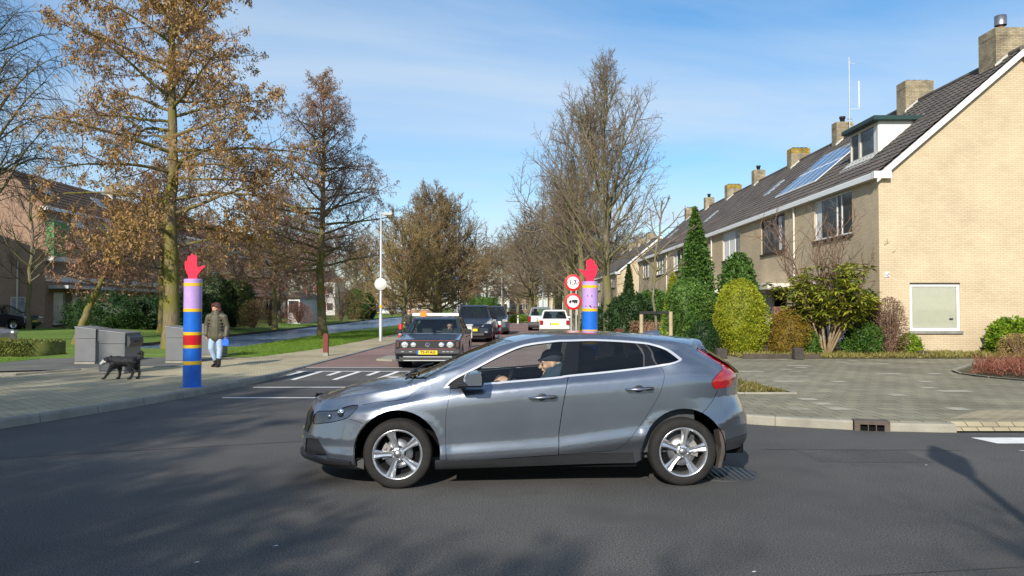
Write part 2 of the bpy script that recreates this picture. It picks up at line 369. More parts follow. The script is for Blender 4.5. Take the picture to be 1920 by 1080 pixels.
# the ground everywhere, canal cut out
sheet('ground', [(-900, -300), (900, -300), (900, 1500), (-900, 1500)], -.02, M['lawn'], [canal])
asp = [(-60, -14)]+left_kerb[:9]+[(-5.62, 16.0), (-5.5, 17.2)]+[(1.1, 17.2)]+right_kerb[4:]+[(60, -14)]
asp = [(-60, -14)]+left_kerb[:9]+[(-5.5, 17.2), (1.12, 17.2)]+right_kerb[5:]+[(60, -14)]
sheet('main_road', asp, 0, M['asphalt'])
# raised table of the side street: ramp and brick paving
b = MB(); y0, y1, y2 = 17.2, 18.9, 19.7
b.add([(-5.5, y0, .001), (1.12, y0, .001), (1.07, y1, .085), (-5.4, y1, .085), (1.06, y2, .09), (-5.37, y2, .09)], [(0, 1, 2, 3), (3, 2, 4, 5)])
tag(b.build('road_ramp', M['asphalt_old'], fix=False), kind='structure')
brick = [(-5.36, y2), (1.06, y2), (kr(30), 30), (kr(150), 150), (kl(150), 150), (kl(40), 40)]
sheet('brick_road', brick, .095, M['brick_road'])

# pavements
lawn_edge = [(-7.7, 24), (-7.05, 28), (-6.75, 36), (-6.3, 48), (-5.5, 80), (-3.8, 150)]
lp = left_kerb[:11]+[(kl(40), 40), (kl(70), 70), (kl(150), 150)]
lpoly = [(p[0]-.14, p[1]) for p in lp][1:]
def off(pl, d):
    out = []
    for i, p in enumerate(pl):
        a = Vector(pl[max(i-1, 0)]); c = Vector(pl[min(i+1, len(pl)-1)]); t_ = (c-a).normalized(); out.append((p[0]-t_.y*d, p[1]+t_.x*d))
    return out
kin = off(left_kerb, .15)
pav_left = [(-60, 16)]+[(-60, 3.4)]+kin[1:]+lawn_edge[::-1]+[(-8.3, 22.2), (-10.4, 21.9), (-10.5, 18.5), (-10.9, 16.3), (-13.5, 15.8), (-22, 15.6)]
sheet('pavement_beside_canal', pav_left, PZ, M['paver_beige'], thick=.14)
b = MB()
def kerbstrip(b, line, w, z, side=1, seg=1.0, chamfer=.025):
    """kerb stones as separate short blocks along a line; face towards the road chamfered"""
    L = [Vector(p) for p in line]; pts = []
    d = [0]
    for i in range(1, len(L)): d.append(d[-1]+(L[i]-L[i-1]).length)
    n = int(d[-1]/seg); xs = [p.x for p in L]; ys = [p.y for p in L]
    q = [(float(np.interp(d[-1]*k/n, d, xs)), float(np.interp(d[-1]*k/n, d, ys))) for k in range(n+1)]
    o2 = off(q, w*side)
    for k in range(n):
        a, c = Vector(q[k]), Vector(q[k+1]); e, g = Vector(o2[k+1]), Vector(o2[k]); gap = (c-a)*.006
        a, c, e, g = a+gap, c-gap, e-gap, g+gap; n_ = (g-a).normalized()*chamfer; j = random.uniform(-.004, .004)
        P = [(a.x, a.y, -.03), (c.x, c.y, -.03), (c.x+n_.x*.5, c.y+n_.y*.5, z-chamfer+j), (a.x+n_.x*.5, a.y+n_.y*.5, z-chamfer+j), (a.x+n_.x, a.y+n_.y, z+j), (c.x+n_.x, c.y+n_.y, z+j), (e.x, e.y, z+j), (g.x, g.y, z+j)]
        b.add(P, [(0, 1, 2, 3), (3, 2, 5, 4), (4, 5, 6, 7), (0, 3, 4, 7), (1, 6, 5, 2)])
random.seed(3)
kerbstrip(b, [p for p in left_kerb if p[1] < 75 and p[0] > -30]+[(kl(90), 90)], .15, PZ+.004, 1)
tag(b.build('left_kerb', M['kerb'], fix=False), kind='structure')
# right: kerb with a gully inlet, pale stones, dropping to a flush crossing at the far right
kinr = off(right_kerb, .15)
gull = (4.62, 5.02)
rk = right_kerb[:11]
b = MB()
kerbstrip(b, [(kr(90), 90)]+right_kerb[1:10]+[(4.62, 10.33)], .15, PZ+.004, 1)
kerbstrip(b, [(5.04, 10.215), (5.55, 10.13), (5.9, 10.11)], .15, PZ-.01, 1, .45)
tag(b.build('right_kerb', M['kerb_light'], fix=False), kind='structure')
bed1 = [(5.05, 13.45), (2.6, 13.45), (2.3, 17.6), (4.9, 17.4)]
bed1 = [(5.05, 13.5), (3.0, 13.5), (2.5, 18.0), (4.6, 17.9)]
bed2 = [(10.4, 18.0), (10.25, 16.9), (11.3, 14.5), (20, 13.0), (20, 20.4), (12.4, 20.4)]
pav_right = kinr[:10]+[(4.6, 10.47), (5.05, 10.36), (5.9, 10.27), (6.5, 10.5), (20, 10.6), (60, 10.6), (60, 22.7), (6.9, 22.7), (6.9, 26), (4.4, 28), (4.6+.3, 60), (7.2, 150)]
sheet('right_pavement', pav_right, PZ, M['paver_grey'], [bed1, bed2], thick=.14)
cross = [(5.9, 10.12), (60, 10.1), (60, 10.6), (20, 10.6), (6.5, 10.5), (5.9, 10.27)]
b = MB(); b.add([(5.9, 10.12, .02), (60, 10.1, .02), (60, 10.6, PZ+.002), (6.5, 10.5, PZ+.002), (5.9, 10.27, PZ+.002)], [(0, 1, 2, 3, 4)])
tag(b.build('crossing_ramp', M['paver_beige'], fix=False), kind='structure')
sheet('crossing_pavers', [(6.0, 10.5), (30, 10.65), (30, 11.5), (7.0, 11.4)], PZ+.005, M['paver_beige'])
sheet('planting_soil', bed1, PZ-.02, M['soil']); sheet('planting_bed', bed2, PZ-.02, M['soil'])
b = MB(); kerbstrip(b, bed1+[bed1[0]], .07, PZ+.03, -1, .9, .01)
kerbstrip(b, [bed2[5], bed2[0], bed2[1], bed2[2], bed2[3]], .08, PZ+.035, -1, .9, .01)
tag(b.build('bed_edging', M['kerb_light'], fix=False), kind='structure')
gs = [(6.9, 22.7), (60, 22.7), (60, 60), (4.9, 60), (4.4, 28), (6.9, 26)]
sheet('garden_soil', gs, PZ+.01, M['soil'])
# odd pale replacement tiles in the right pavement
b = MB(); random.seed(11); seen_ = set()
for k in range(90):
    x = random.uniform(3.5, 17); y = random.uniform(11.0, 22.3)
    if (2.2 < x < 5.3 and 13.2 < y < 18.3) or (x > 10 and y > 13): continue
    x = round(x/.6)*.6; y = round(y/.6)*.6
    if (x, y) in seen_: continue
    seen_.add((x, y)); nx = random.choice((1, 1, 2)); b.add([(x+.01, y+.01, PZ+.004), (x+.3*nx-.01, y+.01, PZ+.004), (x+.3*nx-.01, y+.29, PZ+.004), (x+.01, y+.29, PZ+.004)], [(0, 1, 2, 3)], random.choice((0, 0, 1)))
tag(b.build('pavement_tiles', [mat('pale_tile', (.37, .34, .26), .85, var=.2), mat('worn_tile', (.31, .285, .21), .85, var=.2)], fix=False), kind='structure')
sheet('paving_base', [(-30, 15.7), (-10.4, 15.9), (-7.75, 21.5), (-7.75, 24.3), (-10.4, 25.2), (-30, 25.2)], PZ-.028, M['paver_beige'])
# bin apron with pale edging
sheet('bin_apron', [(-14.4, 17.3), (-8.75, 19.6), (-8.75, 23.3), (-11.0, 23.1), (-13.9, 22.7)], PZ+.008, groundmat('dark_apron', (.10, .10, .09), (.16, .155, .14), 1, 80))
b = MB(); kerbstrip(b, [(-14.4, 17.3), (-11.4, 17.35), (-10.6, 18.9), (-8.75, 19.6)], .12, PZ+.02, 1, .5, .01)
tag(b.build('apron_edging', M['kerb_light'], fix=False), kind='structure')
# canal: water and dark banks
sheet('canal_water', [(-21, 29), (-9, 29), (-8, 152), (-23, 152)], -.15, M['water'])
b = MB(); k = len(canal)
inn = []
cx_, cy_ = -14, 80
for p in canal:
    inn.append((p[0]+(.2 if p[0] < -14 else -.15), p[1]))
b.add([(p[0], p[1], -.02) for p in canal]+[(p[0], p[1], -.32) for p in inn], [(i, (i+1) % k, k+(i+1) % k, k+i) for i in range(k)])
tag(b.build('canal_bank', mat('wet_bank', (.035, .026, .014), .9, var=.4, vscale=2, bump=.8), fix=False), kind='structure')
# lawns: grass banks slightly raised with soft relief
def relief(name, x0, x1, y0, y1, f, nx, ny, m):
    xs = np.linspace(x0, x1, nx); ys = np.linspace(y0, y1, ny); X, Y = np.meshgrid(xs, ys)
    Z = np.vectorize(f)(X, Y); V = np.stack([X.ravel(), Y.ravel(), Z.ravel()], 1)
    i = np.arange((nx-1)*(ny-1)); r, c = i//(nx-1), i % (nx-1); a = r*nx+c
    o = quads(name, V, np.stack([a, a+1, a+nx+1, a+nx], 1), m, smooth=True); o['kind'] = 'structure'; return o
def bank(Y): return float(np.interp(Y, [30, 55, 80, 110, 150], [-17.5, -17.3, -18.1, -19.6, -19.1]))
relief('far_lawn', -1, 0, 17.0, 150, lambda u, y: 0.02, 2, 2, M['lawn']) if False else None
xs = []; V = []; F = []
ny, nx = 70, 24
for j in range(ny):
    Y = 24.5+(150-24.5)*(j/(ny-1))**1.6
    xe = bank(Y) if Y > 30 else -10.9
    for i in range(nx):
        s_ = i/(nx-1); X = xe-(s_**1.5)*40
        d = xe-X; z = .0+.32*min(1, d/7)**.8*(1 if Y > 30 else .25)+.03*math.sin(X*.9+Y*.5)*min(1, d*.3)-.03*(d < .1)
        V.append((X, Y, z))
for j in range(ny-1):
    for i in range(nx-1):
        a = j*nx+i; F.append((a, a+1, a+nx+1, a+nx))
o = quads('far_lawn', V, F, M['lawn'], smooth=True); o['kind'] = 'structure'
V = []; F = []; ny, nx = 60, 8
for j in range(ny):
    Y = 23.6+(150-23.6)*(j/(ny-1))**1.5
    xr_ = float(np.interp(Y, [p[1] for p in lawn_edge], [p[0] for p in lawn_edge]))
    xl_ = float(np.interp(Y, [23.6, 30, 38, 48, 60, 75, 150], [-10.4, -11.4, -11.6, -11.8, -10.9, -10.3, -10.1]))
    for i in range(nx):
        s_ = i/(nx-1); z = .09+.03*math.sin(s_*3.1)-(.11*s_**1.5*(1 if Y > 30 else 0))
        V.append((xr_+(xl_-xr_)*s_, Y, z))
for j in range(ny-1):
    for i in range(nx-1):
        a = j*nx+i; F.append((a, a+1, a+nx+1, a+nx))
o = quads('canal_verge', V, F, M['lawn'], smooth=True); o['kind'] = 'structure'
sheet('front_lawn', [(-60, 16), (-22, 15.6), (-13.5, 15.8), (-10.9, 16.3), (-11.6, 17.2), (-14.4, 17.6), (-14.2, 22.9), (-10.4, 23.4), (-10.4, 24.8), (-60, 25)], PZ-.01, M['lawn'], thick=.14)
b = MB(); kerbstrip(b, [(-40, 15.75), (-22, 15.5), (-13.5, 15.7), (-10.9, 16.2), (-10.5, 17.5)], .1, PZ+.01, 1, 1, .01)
tag(b.build('lawn_edging', M['kerb'], fix=False), kind='structure')

# road markings, 4 mm paint sheets
def stripe(b, x0, y0, x1, y1, w, z=.004, zf=None):
    a, c = Vector((x0, y0)), Vector((x1, y1)); t_ = (c-a).normalized(); n_ = Vector((-t_.y, t_.x))*w/2
    b.add([(*(a+n_), zf(a.y) if zf else z), (*(c+n_), zf(c.y) if zf else z), (*(c-n_), zf(c.y) if zf else z), (*(a-n_), zf(a.y) if zf else z)], [(0, 1, 2, 3)])
b = MB(); stripe(b, -5.3, 13.95, 1.3, 13.95, .11); stripe(b, -5.35, 15.75, 1.1, 15.8, .11)
rz_ = lambda y: .006+.084*max(0, min(1, (y-17.2)/1.7))+(.006 if y > 18.8 else 0)
stripe(b, -5.3, 18.72, 1.0, 18.72, .13, zf=rz_)
for k in range(13):
    x = -5.15+k*.47; long_ = k % 2 == 1
    stripe(b, x, 18.66, x-(.30 if long_ else .14), 17.3 if long_ else 18.0, .12, zf=rz_)
stripe(b, -5.3, 19.62, 1.0, 19.62, .09, zf=lambda y: .1)
tag(b.build('road_markings', M['paint'], fix=False), kind='structure')
b = MB(); g1 = ground(1820, 821); g2 = ground(1870, 832)
b.add([(g1[0], g1[1], .004), (g1[0]+4, g1[1], .004), (g1[0]+4, g2[1], .004), (g2[0], g2[1], .004)], [(3, 2, 1, 0)])
g1 = ground(1908, 845); b.add([(g1[0], g1[1], .004), (g1[0]+4, g1[1], .004), (g1[0]+4, g1[1]-.3, .004), (g1[0]+.5, g1[1]-.3, .004)], [(3, 2, 1, 0)])
tag(b.build('crossing_marking', M['paint'], fix=False), kind='structure')
b = MB()
for k in range(9): stripe(b, -2+k*1.0, 72-k*1.1, -1.5+k*1.0, 71.6-k*1.1, .3, .100)
tag(b.build('dashed_marking', M['paint'], fix=False), kind='structure')
b = MB(); stripe(b, 2.95, 8.92, 5.2, 8.86, .018, .003); stripe(b, -9, 7.2, -2.2, 9.6, .014, .003); stripe(b, 1.2, 4.6, 6.5, 5.4, .012, .003)
b.add([(3.3, 8.2, .0022), (4.5, 8.15, .0022), (4.55, 8.85, .0022), (3.32, 8.9, .0022)], [(0, 1, 2, 3)], 1)
tag(b.build('asphalt_seams', [mat('bitumen', (.030, .030, .031), .6), groundmat('asphalt_patch', (.055, .054, .052), (.095, .092, .085), .8, 110, .88, .4, fineamt=.7)], fix=False), kind='structure')
# a few scuffs of litter-white on the asphalt
b = MB()
for px, py in ((363, 1056), (512, 1025), (1410, 1074), (1735, 873)):
    g = ground(px, py); b.add([(g[0], g[1], .004), (g[0]+.03, g[1]+.01, .004), (g[0]+.028, g[1]+.025, .004), (g[0]+.01, g[1]+.02, .004)], [(0, 1, 2, 3)])
tag(b.build('paint_specks', M['paint'], fix=False), kind='structure')
# ================================================================== HOUSES
M['gable'] = brickmat('yellow_brick', (.635, .505, .335), (.565, .45, .295), (.47, .385, .265), .21, .062, .011, plane='wall', patch=.14, pscale=.8, bump=.5)
M['pinkbrick'] = brickmat('pink_brick', (.40, .25, .18), (.33, .20, .14), (.26, .19, .14), .21, .062, .011, plane='wall', patch=.12, bump=.4)
M['chimbrick'] = brickmat('chimney_brick', (.38, .31, .20), (.27, .22, .14), (.20, .17, .12), .21, .062, .012, plane='wall', patch=.45, pscale=2.2, bump=.5)
M['lichen'] = brickmat('lichen_brick', (.46, .31, .045), (.32, .22, .05), (.18, .14, .06), .21, .062, .012, plane='wall', patch=.5, pscale=3, bump=.5)
M['redbrick'] = brickmat('red_brick', (.36, .17, .11), (.28, .13, .09), (.2, .15, .12), .21, .062, .011, plane='wall', patch=.2, bump=.4)
M['tile'] = mat('roof_tile', (.085, .076, .068), .75, var=.35, vscale=1.2, bump=.5, bscale=14, col2=(.15, .125, .105))
M['tile_brown'] = mat('brown_roof_tile', (.075, .05, .035), .8, var=.3, vscale=1.4, bump=.5, bscale=14)
M['lead'] = mat('flashing', (.55, .54, .50), .6)
M['greenfelt'] = mat('green_fascia', (.018, .05, .045), .5)
M['curtain'] = mat('curtain', (.72, .72, .70), .9, var=.12, vscale=9)
M['blind'] = mat('pale_green_blind', (.70, .67, .50), .6, var=.04)
M['greencurtain'] = mat('green_curtain', (.10, .30, .10), .8, var=.25, vscale=2)
M['solar'] = bpy.data.materials.new('solar_cells'); M['solar'].use_nodes = True
b_ = M['solar'].node_tree.nodes['Principled BSDF']; b_.inputs['Base Color'].default_value = (.035, .075, .16, 1); b_.inputs['Roughness'].default_value = .3; b_.inputs['Coat Weight'].default_value = .7; b_.inputs['Coat Roughness'].default_value = .05
def frame3(b, P, u0, u1, z0, z1, w, d0, d1, mi=0):
    """rectangular frame; P(u, z, d) maps facade coordinates to 3D"""
    def bx(a0, a1, c0, c1):
        vs = [P(a, c, d) for d in (d0, d1) for (a, c) in ((a0, c0), (a1, c0), (a1, c1), (a0, c1))]
        b.add(vs, [(3, 2, 1, 0), (4, 5, 6, 7), (0, 1, 5, 4), (1, 2, 6, 5), (2, 3, 7, 6), (3, 0, 4, 7)], mi)
    bx(u0, u0+w, z0, z1); bx(u1-w, u1, z0, z1); bx(u0+w, u1-w, z0, z0+w); bx(u0+w, u1-w, z1-w, z1)
    return bx
def pbox(b, P, a0, a1, c0, c1, d0, d1, mi=0):
    vs = [P(a, c, d) for d in (d0, d1) for (a, c) in ((a0, c0), (a1, c0), (a1, c1), (a0, c1))]
    b.add(vs, [(3, 2, 1, 0), (4, 5, 6, 7), (0, 1, 5, 4), (1, 2, 6, 5), (2, 3, 7, 6), (3, 0, 4, 7)], mi)
def panel(b, P, outline, holes, depth=.12, mi=0):
    allv = [Vector(p) for p in outline]; n = len(allv); E = [(i, (i+1) % n) for i in range(n)]
    hs = [[(h[0], h[2]), (h[1], h[2]), (h[1], h[3]), (h[0], h[3])] for h in holes]
    for h in hs:
        k = len(allv); allv += [Vector(p) for p in h]; E += [(k+i, k+(i+1) % 4) for i in range(4)]
    V, _, F, *_r = delaunay_2d_cdt(allv, E, [], 1, 1e-5)
    fs = []
    for f in F:
        cx = sum(V[i][0] for i in f)/len(f); cy = sum(V[i][1] for i in f)/len(f)
        if not any(h[0] < cx < h[1] and h[2] < cy < h[3] for h in holes): fs.append(f)
    b.add([P(v[0], v[1], 0) for v in V], fs, mi)
    for h in hs:
        b.add([P(a, c, 0) for a, c in h]+[P(a, c, depth) for a, c in h], [(i, (i+1) % 4, 4+(i+1) % 4, 4+i) for i in range(4)], mi)
def window(parent, P, u0, u1, z0, z1, mull=(), fm='white', pane='pane', w=.07, sill=True, depth=.10, label=None, curtain=None, inner=None):
    b = MB(); frame3(b, P, u0, u1, z0, z1, w, depth-.06, depth)
    for m_ in mull: pbox(b, P, m_-w/2, m_+w/2, z0+w, z1-w, depth-.055, depth-.003)
    f = b.build('window', M[fm], parent, label)
    b = MB(); pbox(b, P, u0+w*.5, u1-w*.5, z0+w*.5, z1-w*.5, depth-.03, depth-.02); b.build('pane', M[pane], f)
    if curtain:
        b = MB()
        for (c0, c1) in curtain:
            n = max(4, int((c1-c0)/.05)); 
            b.add([P(c0+(c1-c0)*i/n, zz, depth-.036+.004*(i % 2)) for i in range(n+1) for zz in (z0+w, z1-w)], [(2*i, 2*i+2, 2*i+3, 2*i+1) for i in range(n)])
        b.build('curtain', M['curtain'], f)
    if sill:
        b = MB(); pbox(b, P, u0-.06, u1+.06, z0-.09, z0-.002, -.07, depth); b.build('sill', M['darkframe' if sill is True else sill], f)
    return f
def roof_slope(b, y0, y1, X0, z0, X1, z1, s, zoff=0, tile=.3, rows=None, mi=0):
    L = math.hypot(X1-X0, z1-z0); rows = rows or max(3, int(L/.34)); ny = int((y1-y0)/tile*4)
    ys = np.linspace(y0, y1, ny+1); wav = .018*np.sin(ys/tile*2*math.pi)
    ux, uz = (X1-X0)/L, (z1-z0)/L; nx_, nz_ = -uz*(1 if X1 > X0 else -1), abs(ux)
    V = []; 
    for r in range(rows):
        for (t_, lift) in ((r/rows, .045), ((r+1)/rows, .012)):
            for k in range(ny+1):
                h = lift+wav[k]; V.append((X0+(X1-X0)*t_+nx_*h, ys[k], z0+(z1-z0)*t_+nz_*h))
    m = ny+1; F = []
    for r in range(2*rows-1):
        a = np.arange(ny)+r*m; F += np.stack([a, a+1, a+m+1, a+m], 1).tolist()
    b.add(V, F, mi, False)
def unit(y0, y1, X0, s, z0, eave, ridge_d, slope, name='terraced_house', label='', wallm='gable', rm='tile', gable0=False, gable1=False, wins=(), chimney=None, group='terraced houses', extras=None, gable_wins=(), verge='white', backslope=None):
    h = thing(name, label, 'house', (X0, y0, z0), 0, group); O = Vector((X0, y0, z0))
    def PF(u, z, d): return (s*d, u-y0, z-z0)                      # facade, u = world Y
    def PG(u, z, d): return (s*u, d, z-z0)                         # gable, u = distance into the house
    D = 2*ridge_d if backslope is None else backslope
    b = MB(); panel(b, PF, [(y0, z0), (y1, z0), (y1, eave), (y0, eave)], [w['r'] for w in wins])
    def rz(d): return eave+.0+d*slope if d <= ridge_d else eave+ridge_d*slope-(d-ridge_d)*(ridge_d*slope)/(D-ridge_d)
    g = [(0, z0), (D, z0), (D, eave), (ridge_d, eave+ridge_d*slope), (0, eave)]
    if gable0: panel(b, PG, g, [w['r'] for w in gable_wins])
    panel(b, lambda u, z, d: (s*u, y1-y0-.004-d, z-z0), g, [])
    if not gable0: panel(b, lambda u, z, d: (s*u, .004+d, z-z0), g, [])
    b.add([(s*D, 0, 0), (s*D, y1-y0, 0), (s*D, y1-y0, eave-z0), (s*D, 0, eave-z0)], [(0, 1, 2, 3)])
    b.build('wall', M[wallm], h)
    b = MB(); g0 = .16 if gable0 else 0; g1 = .16 if gable1 else 0
    roof_slope(b, -g0, y1-y0+g1-.002, s*-.10, eave-z0-.02, s*ridge_d, eave-z0+ridge_d*slope+.06, s)
    roof_slope(b, -g0, y1-y0+g1-.002, s*(D+.1), eave-z0-.02, s*ridge_d, eave-z0+ridge_d*slope+.06, -s)
    if rm == 'tile': b.tube([(s*ridge_d, -g0, eave-z0+ridge_d*slope+.08), (s*ridge_d, y1-y0+g1, eave-z0+ridge_d*slope+.08)], .11, 8)
    rf = b.build('roof', M[rm], h, fix=False)
    if gable0 and verge:
        b = MB()
        for (d0, d1) in ((-.12, ridge_d), (D+.12, ridge_d)):
            za = eave-z0-.04-(.12*slope if d0 < 0 else .12*slope); zb_ = eave-z0+ridge_d*slope+.02
            pts = [(s*d0, za-.2), (s*d1, zb_-.2), (s*d1, zb_+.03), (s*d0, za+.03)]
            b.prism(pts, -.19, -.14, 'y')
            b.prism([(p[0], p[1]-.005) for p in [(s*d0, za+.02), (s*d1, zb_+.02), (s*d1, zb_+.0), (s*d0, za+.0)]], -.14, .0, 'y')
        b.build('verge_board', M[verge], rf)
    b = MB(); gx = -.22
    pts = [(s*gx, eave-z0-.20), (s*(gx+.02), eave-z0-.02), (s*(gx+.05), eave-z0+.01), (s*(gx+.10), eave-z0-.02), (s*0, eave-z0-.02), (s*0, eave-z0-.20)]
    b.prism(pts, -.2 if gable0 else .002, y1-y0-.002, 'y')
    if gable0:
        b.box((s*-.23, -.21, eave-z0-.21), (s*.34, -.004, eave-z0+.02))
    b.build('gutter', M['white'], h)
    for w in wins: window(h, PF, *w['r'], **{k: v for k, v in w.items() if k != 'r'})
    for w in gable_wins: window(h, PG, *w['r'], **{k: v for k, v in w.items() if k != 'r'})
    if chimney:
        for c in (chimney if isinstance(chimney, list) else [chimney]):
            cy, wx, wy, top, style = c; b = MB(); zr = eave-z0+ridge_d*slope; cx = s*(ridge_d+c[5] if len(c) > 5 else ridge_d)
            b.box((cx-wx/2, cy-y0-wy/2, zr-1.1), (cx+wx/2, cy-y0+wy/2, top-z0-.30))
            ch = b.build('chimney', M['chimbrick'], rf)
            b = MB(); b.box((cx-wx/2-.003, cy-y0-wy/2-.003, top-z0-.297), (cx+wx/2+.003, cy-y0+wy/2+.003, top-z0), bev=.015)
            b.build('crown', M['lichen' if style == 'lichen' else 'chimbrick'], ch)
            b = MB()
            if style == 'cowl':
                b.lathe([(.10, top-z0), (.10, top-z0+.28)], 12, c=(cx, cy-y0, 0)); b.lathe([(.19, top-z0+.22), (.19, top-z0+.55), (.0, top-z0+.56)], 14, c=(cx, cy-y0, 0), mi=1)
                b.build('cowl', [M['redbrick'], M['steel']], ch)
            elif style == 'pot':
                b.lathe([(.11, top-z0), (.12, top-z0+.2), (.15, top-z0+.21), (.15, top-z0+.32), (0, top-z0+.33)], 12, c=(cx, cy-y0, 0)); b.build('pot', M['black'], ch)
            else:
                for k in range(4): b.box((cx-wx*.32+k*wx*.21-.05, cy-y0-.16, top-z0+.04), (cx-wx*.32+k*wx*.21+.12, cy-y0+.16, top-z0+.075)); b.box((cx-wx*.32+k*wx*.21, cy-y0-.03, top-z0), (cx-wx*.32+k*wx*.21+.05, cy-y0+.03, top-z0+.05))
                b.build('vent_cap', M['black'], ch)
            b = MB()   # flashing that steps down the slope where the stack leaves the tiles
            e0 = cx-s*wx/2
            for k in range(5):
                d_ = abs(e0) if True else 0
            zf = lambda x: eave-z0+abs(x)*slope+.10 if abs(x) <= ridge_d else zr+.10-(abs(x)-ridge_d)*slope*.9
            xa, xb = cx-s*wx/2-s*.06, cx
            b.add([(xa, cy-y0-wy/2-.03, zf(xa)+.0), (xb, cy-y0-wy/2-.03, zf(xb)), (xb, cy-y0-wy/2-.03, zf(xb)+.10), (xa, cy-y0-wy/2-.03, zf(xa)+.10)], [(0, 1, 2, 3)])
            b.build('flashing', M['lead'], ch)
    return h, rf, PF, PG, O
def downpipe(h, y0, u, z0, z1, s=1, r=.045):
    b = MB(); b.tube([(s*-.07, u-y0, z1), (s*-.07, u-y0, z0)], r, 8); b.build('downpipe', M['cream'], h)

# ---- right-hand row
FX, EA, RD, SL = 12.0, 6.06, 4.7, .845
ub = [24.8, 32.2, 38.9, 45.5, 52.1, 58.7, 65.3, 71.9]
def W3(a, b_, z0=4.25, z1=5.82, **k): return dict(r=(a, b_, z0, z1), **k)
H = []
lab = ['yellow brick end house with white dormer and blank gable wall', 'terraced house with dark framed upstairs window and solar panels on its roof',
       'terraced house with white curtained upstairs window, third from the gable end', 'terraced house behind the tall conifer, fourth from the gable end',
       'terraced house fifth from the gable end, tan brick with white frames', 'terraced house sixth from the gable end, tan brick with white frames', 'farthest terraced house of the near row, beside the white sloping roof edge']
# unit 1
h, rf, PF, PG, O = unit(ub[0], ub[1], FX, 1, PZ, EA, RD, SL, label=lab[0], gable0=True,
    wins=[W3(26.75, 30.1, mull=(28.1, 27.7), curtain=[(29.5, 30.0)], pane='pane'), dict(r=(26.3, 30.3, .45, 2.75), mull=(27.5, 28.9), pane='pane2', sill='white')],
    gable_wins=[dict(r=(.98, 2.62, .88, 2.42), pane='pane', sill='kerb', label='square white framed window with pale green blind', w=.10)],
    chimney=[(25.75, .95, .95, 11.05, 'cowl'), (31.3, 1.15, .75, 10.95, 'cap')], group='houses of the right hand terrace')
H.append(h); zl = lambda z: z-PZ
b = MB(); n = 34; gz0, gz1 = .99, 2.31
for k in range(n):
    za = gz0+(gz1-gz0)*k/n; b.add([(1.09, .060, zl(za)), (2.51, .060, zl(za)), (2.51, .048, zl(za)+.036), (1.09, .048, zl(za)+.036)], [(0, 1, 2, 3)])
win = [c for c in kids(h) if c.name.startswith('window') and c.get('label')][0]
b.build('blind', M['blind'], win)
for c in kids(win):
    if c.name.startswith('pane'): bpy.data.objects.remove(c)
b = MB(); b.box((1.07, .035, zl(.97)), (2.53, .040, zl(2.33))); b.build('pane', M['lens'], win)
b = MB(); b.box((2.28, .030, zl(1.24)), (2.40, .034, zl(1.29))); b.build('sticker', M['black'], win)
b = MB(); b.box((.98, .10, zl(2.42)), (2.62, -.012, zl(2.45))); b.build('lintel_strip', M['darkframe'], h)
# air brick and a small wall vent
b = MB(); b.box((3.3, -.012, zl(.22)), (3.5, .0, zl(.32))); b.build('air_brick', M['darkframe'], h)
b = MB(); b.box((.16, -.03, zl(2.62)), (.32, .0, zl(2.80)), bev=.01); pl = b.build('number_plate', M['white'], h)
b = MB()
for (xx, zz, ww, hh) in ((.185, 2.645, .02, .13), (.205, 2.69, .035, .02), (.245, 2.645, .055, .02), (.245, 2.70, .055, .02), (.245, 2.755, .055, .02), (.285, 2.70, .018, .06), (.245, 2.65, .018, .06)): b.box((xx, -.034, zl(zz)), (xx+ww, -.0302, zl(zz)+hh))
b.build('numeral', M['steel'], pl)
# dormer on house 1
b = MB(); dx0, dz0, dz1, dy0, dy1 = 1.35, 7.05, 8.42, 2.7, 5.0
dzr = lambda x: zl(EA+x*SL)
dend = (dz1-EA)/SL
for yy in (dy0, dy1): b.prism([(dx0, dzr(dx0)-.1), (dend+.1, dzr(dend)), (dx0, zl(dz1))], yy, yy+.06*(1 if yy == dy0 else -1), 'y')
b.box((dx0, dy0+.06, dzr(dx0)-.1), (dx0+.06, dy1-.06, zl(7.28)))
dm = b.build('dormer', M['white'], rf)
b = MB(); b.box((dx0-.28, dy0-.22, zl(dz1)), (dend+.35, dy1+.22, zl(dz1)+.17), bev=.02); b.build('dormer_roof', M['greenfelt'], dm)
b = MB(); 
def PD(u, z, d): return (dx0+d, u, zl(z))
frame3(b, PD, dy0+.02, dy1-.02, 7.26, dz1-.01, .09, -.03, .05)
pbox(b, PD, dy0+1.42, dy0+1.58, 7.3, dz1-.05, -.028, .048); b.build('dormer_window', M['cream'], dm)
b = MB(); pbox(b, PD, dy0+.06, dy1-.06, 7.32, dz1-.06, .01, .02); b.build('dormer_pane', M['pane'], dm)
b = MB(); pbox(b, PD, dy0+.14, dy0+.40, 7.34, dz1-.1, .000, .006); b.build('dormer_curtain', M['curtain'], dm)
b = MB(); b.add([(dx0-.45, dy0-.1, dzr(dx0-.45)+.10), (dx0-.02, dy0-.1, dzr(dx0)+.12), (dx0-.02, dy1+.1, dzr(dx0)+.12), (dx0-.45, dy1+.1, dzr(dx0-.45)+.10)], [(0, 1, 2, 3)])
b.add([(dx0-.4, dy0-.09, dzr(dx0-.4)+.11), (dend+.2, dy0-.09, dzr(dend+.2)+.11), (dend+.2, dy0-.0, dzr(dend+.2)+.11), (dx0-.4, dy0, dzr(dx0-.4)+.11)], [(0, 1, 2, 3)])
b.build('dormer_flashing', M['lead'], dm)
downpipe(h, ub[0], 32.1, zl(.1), zl(5.9))
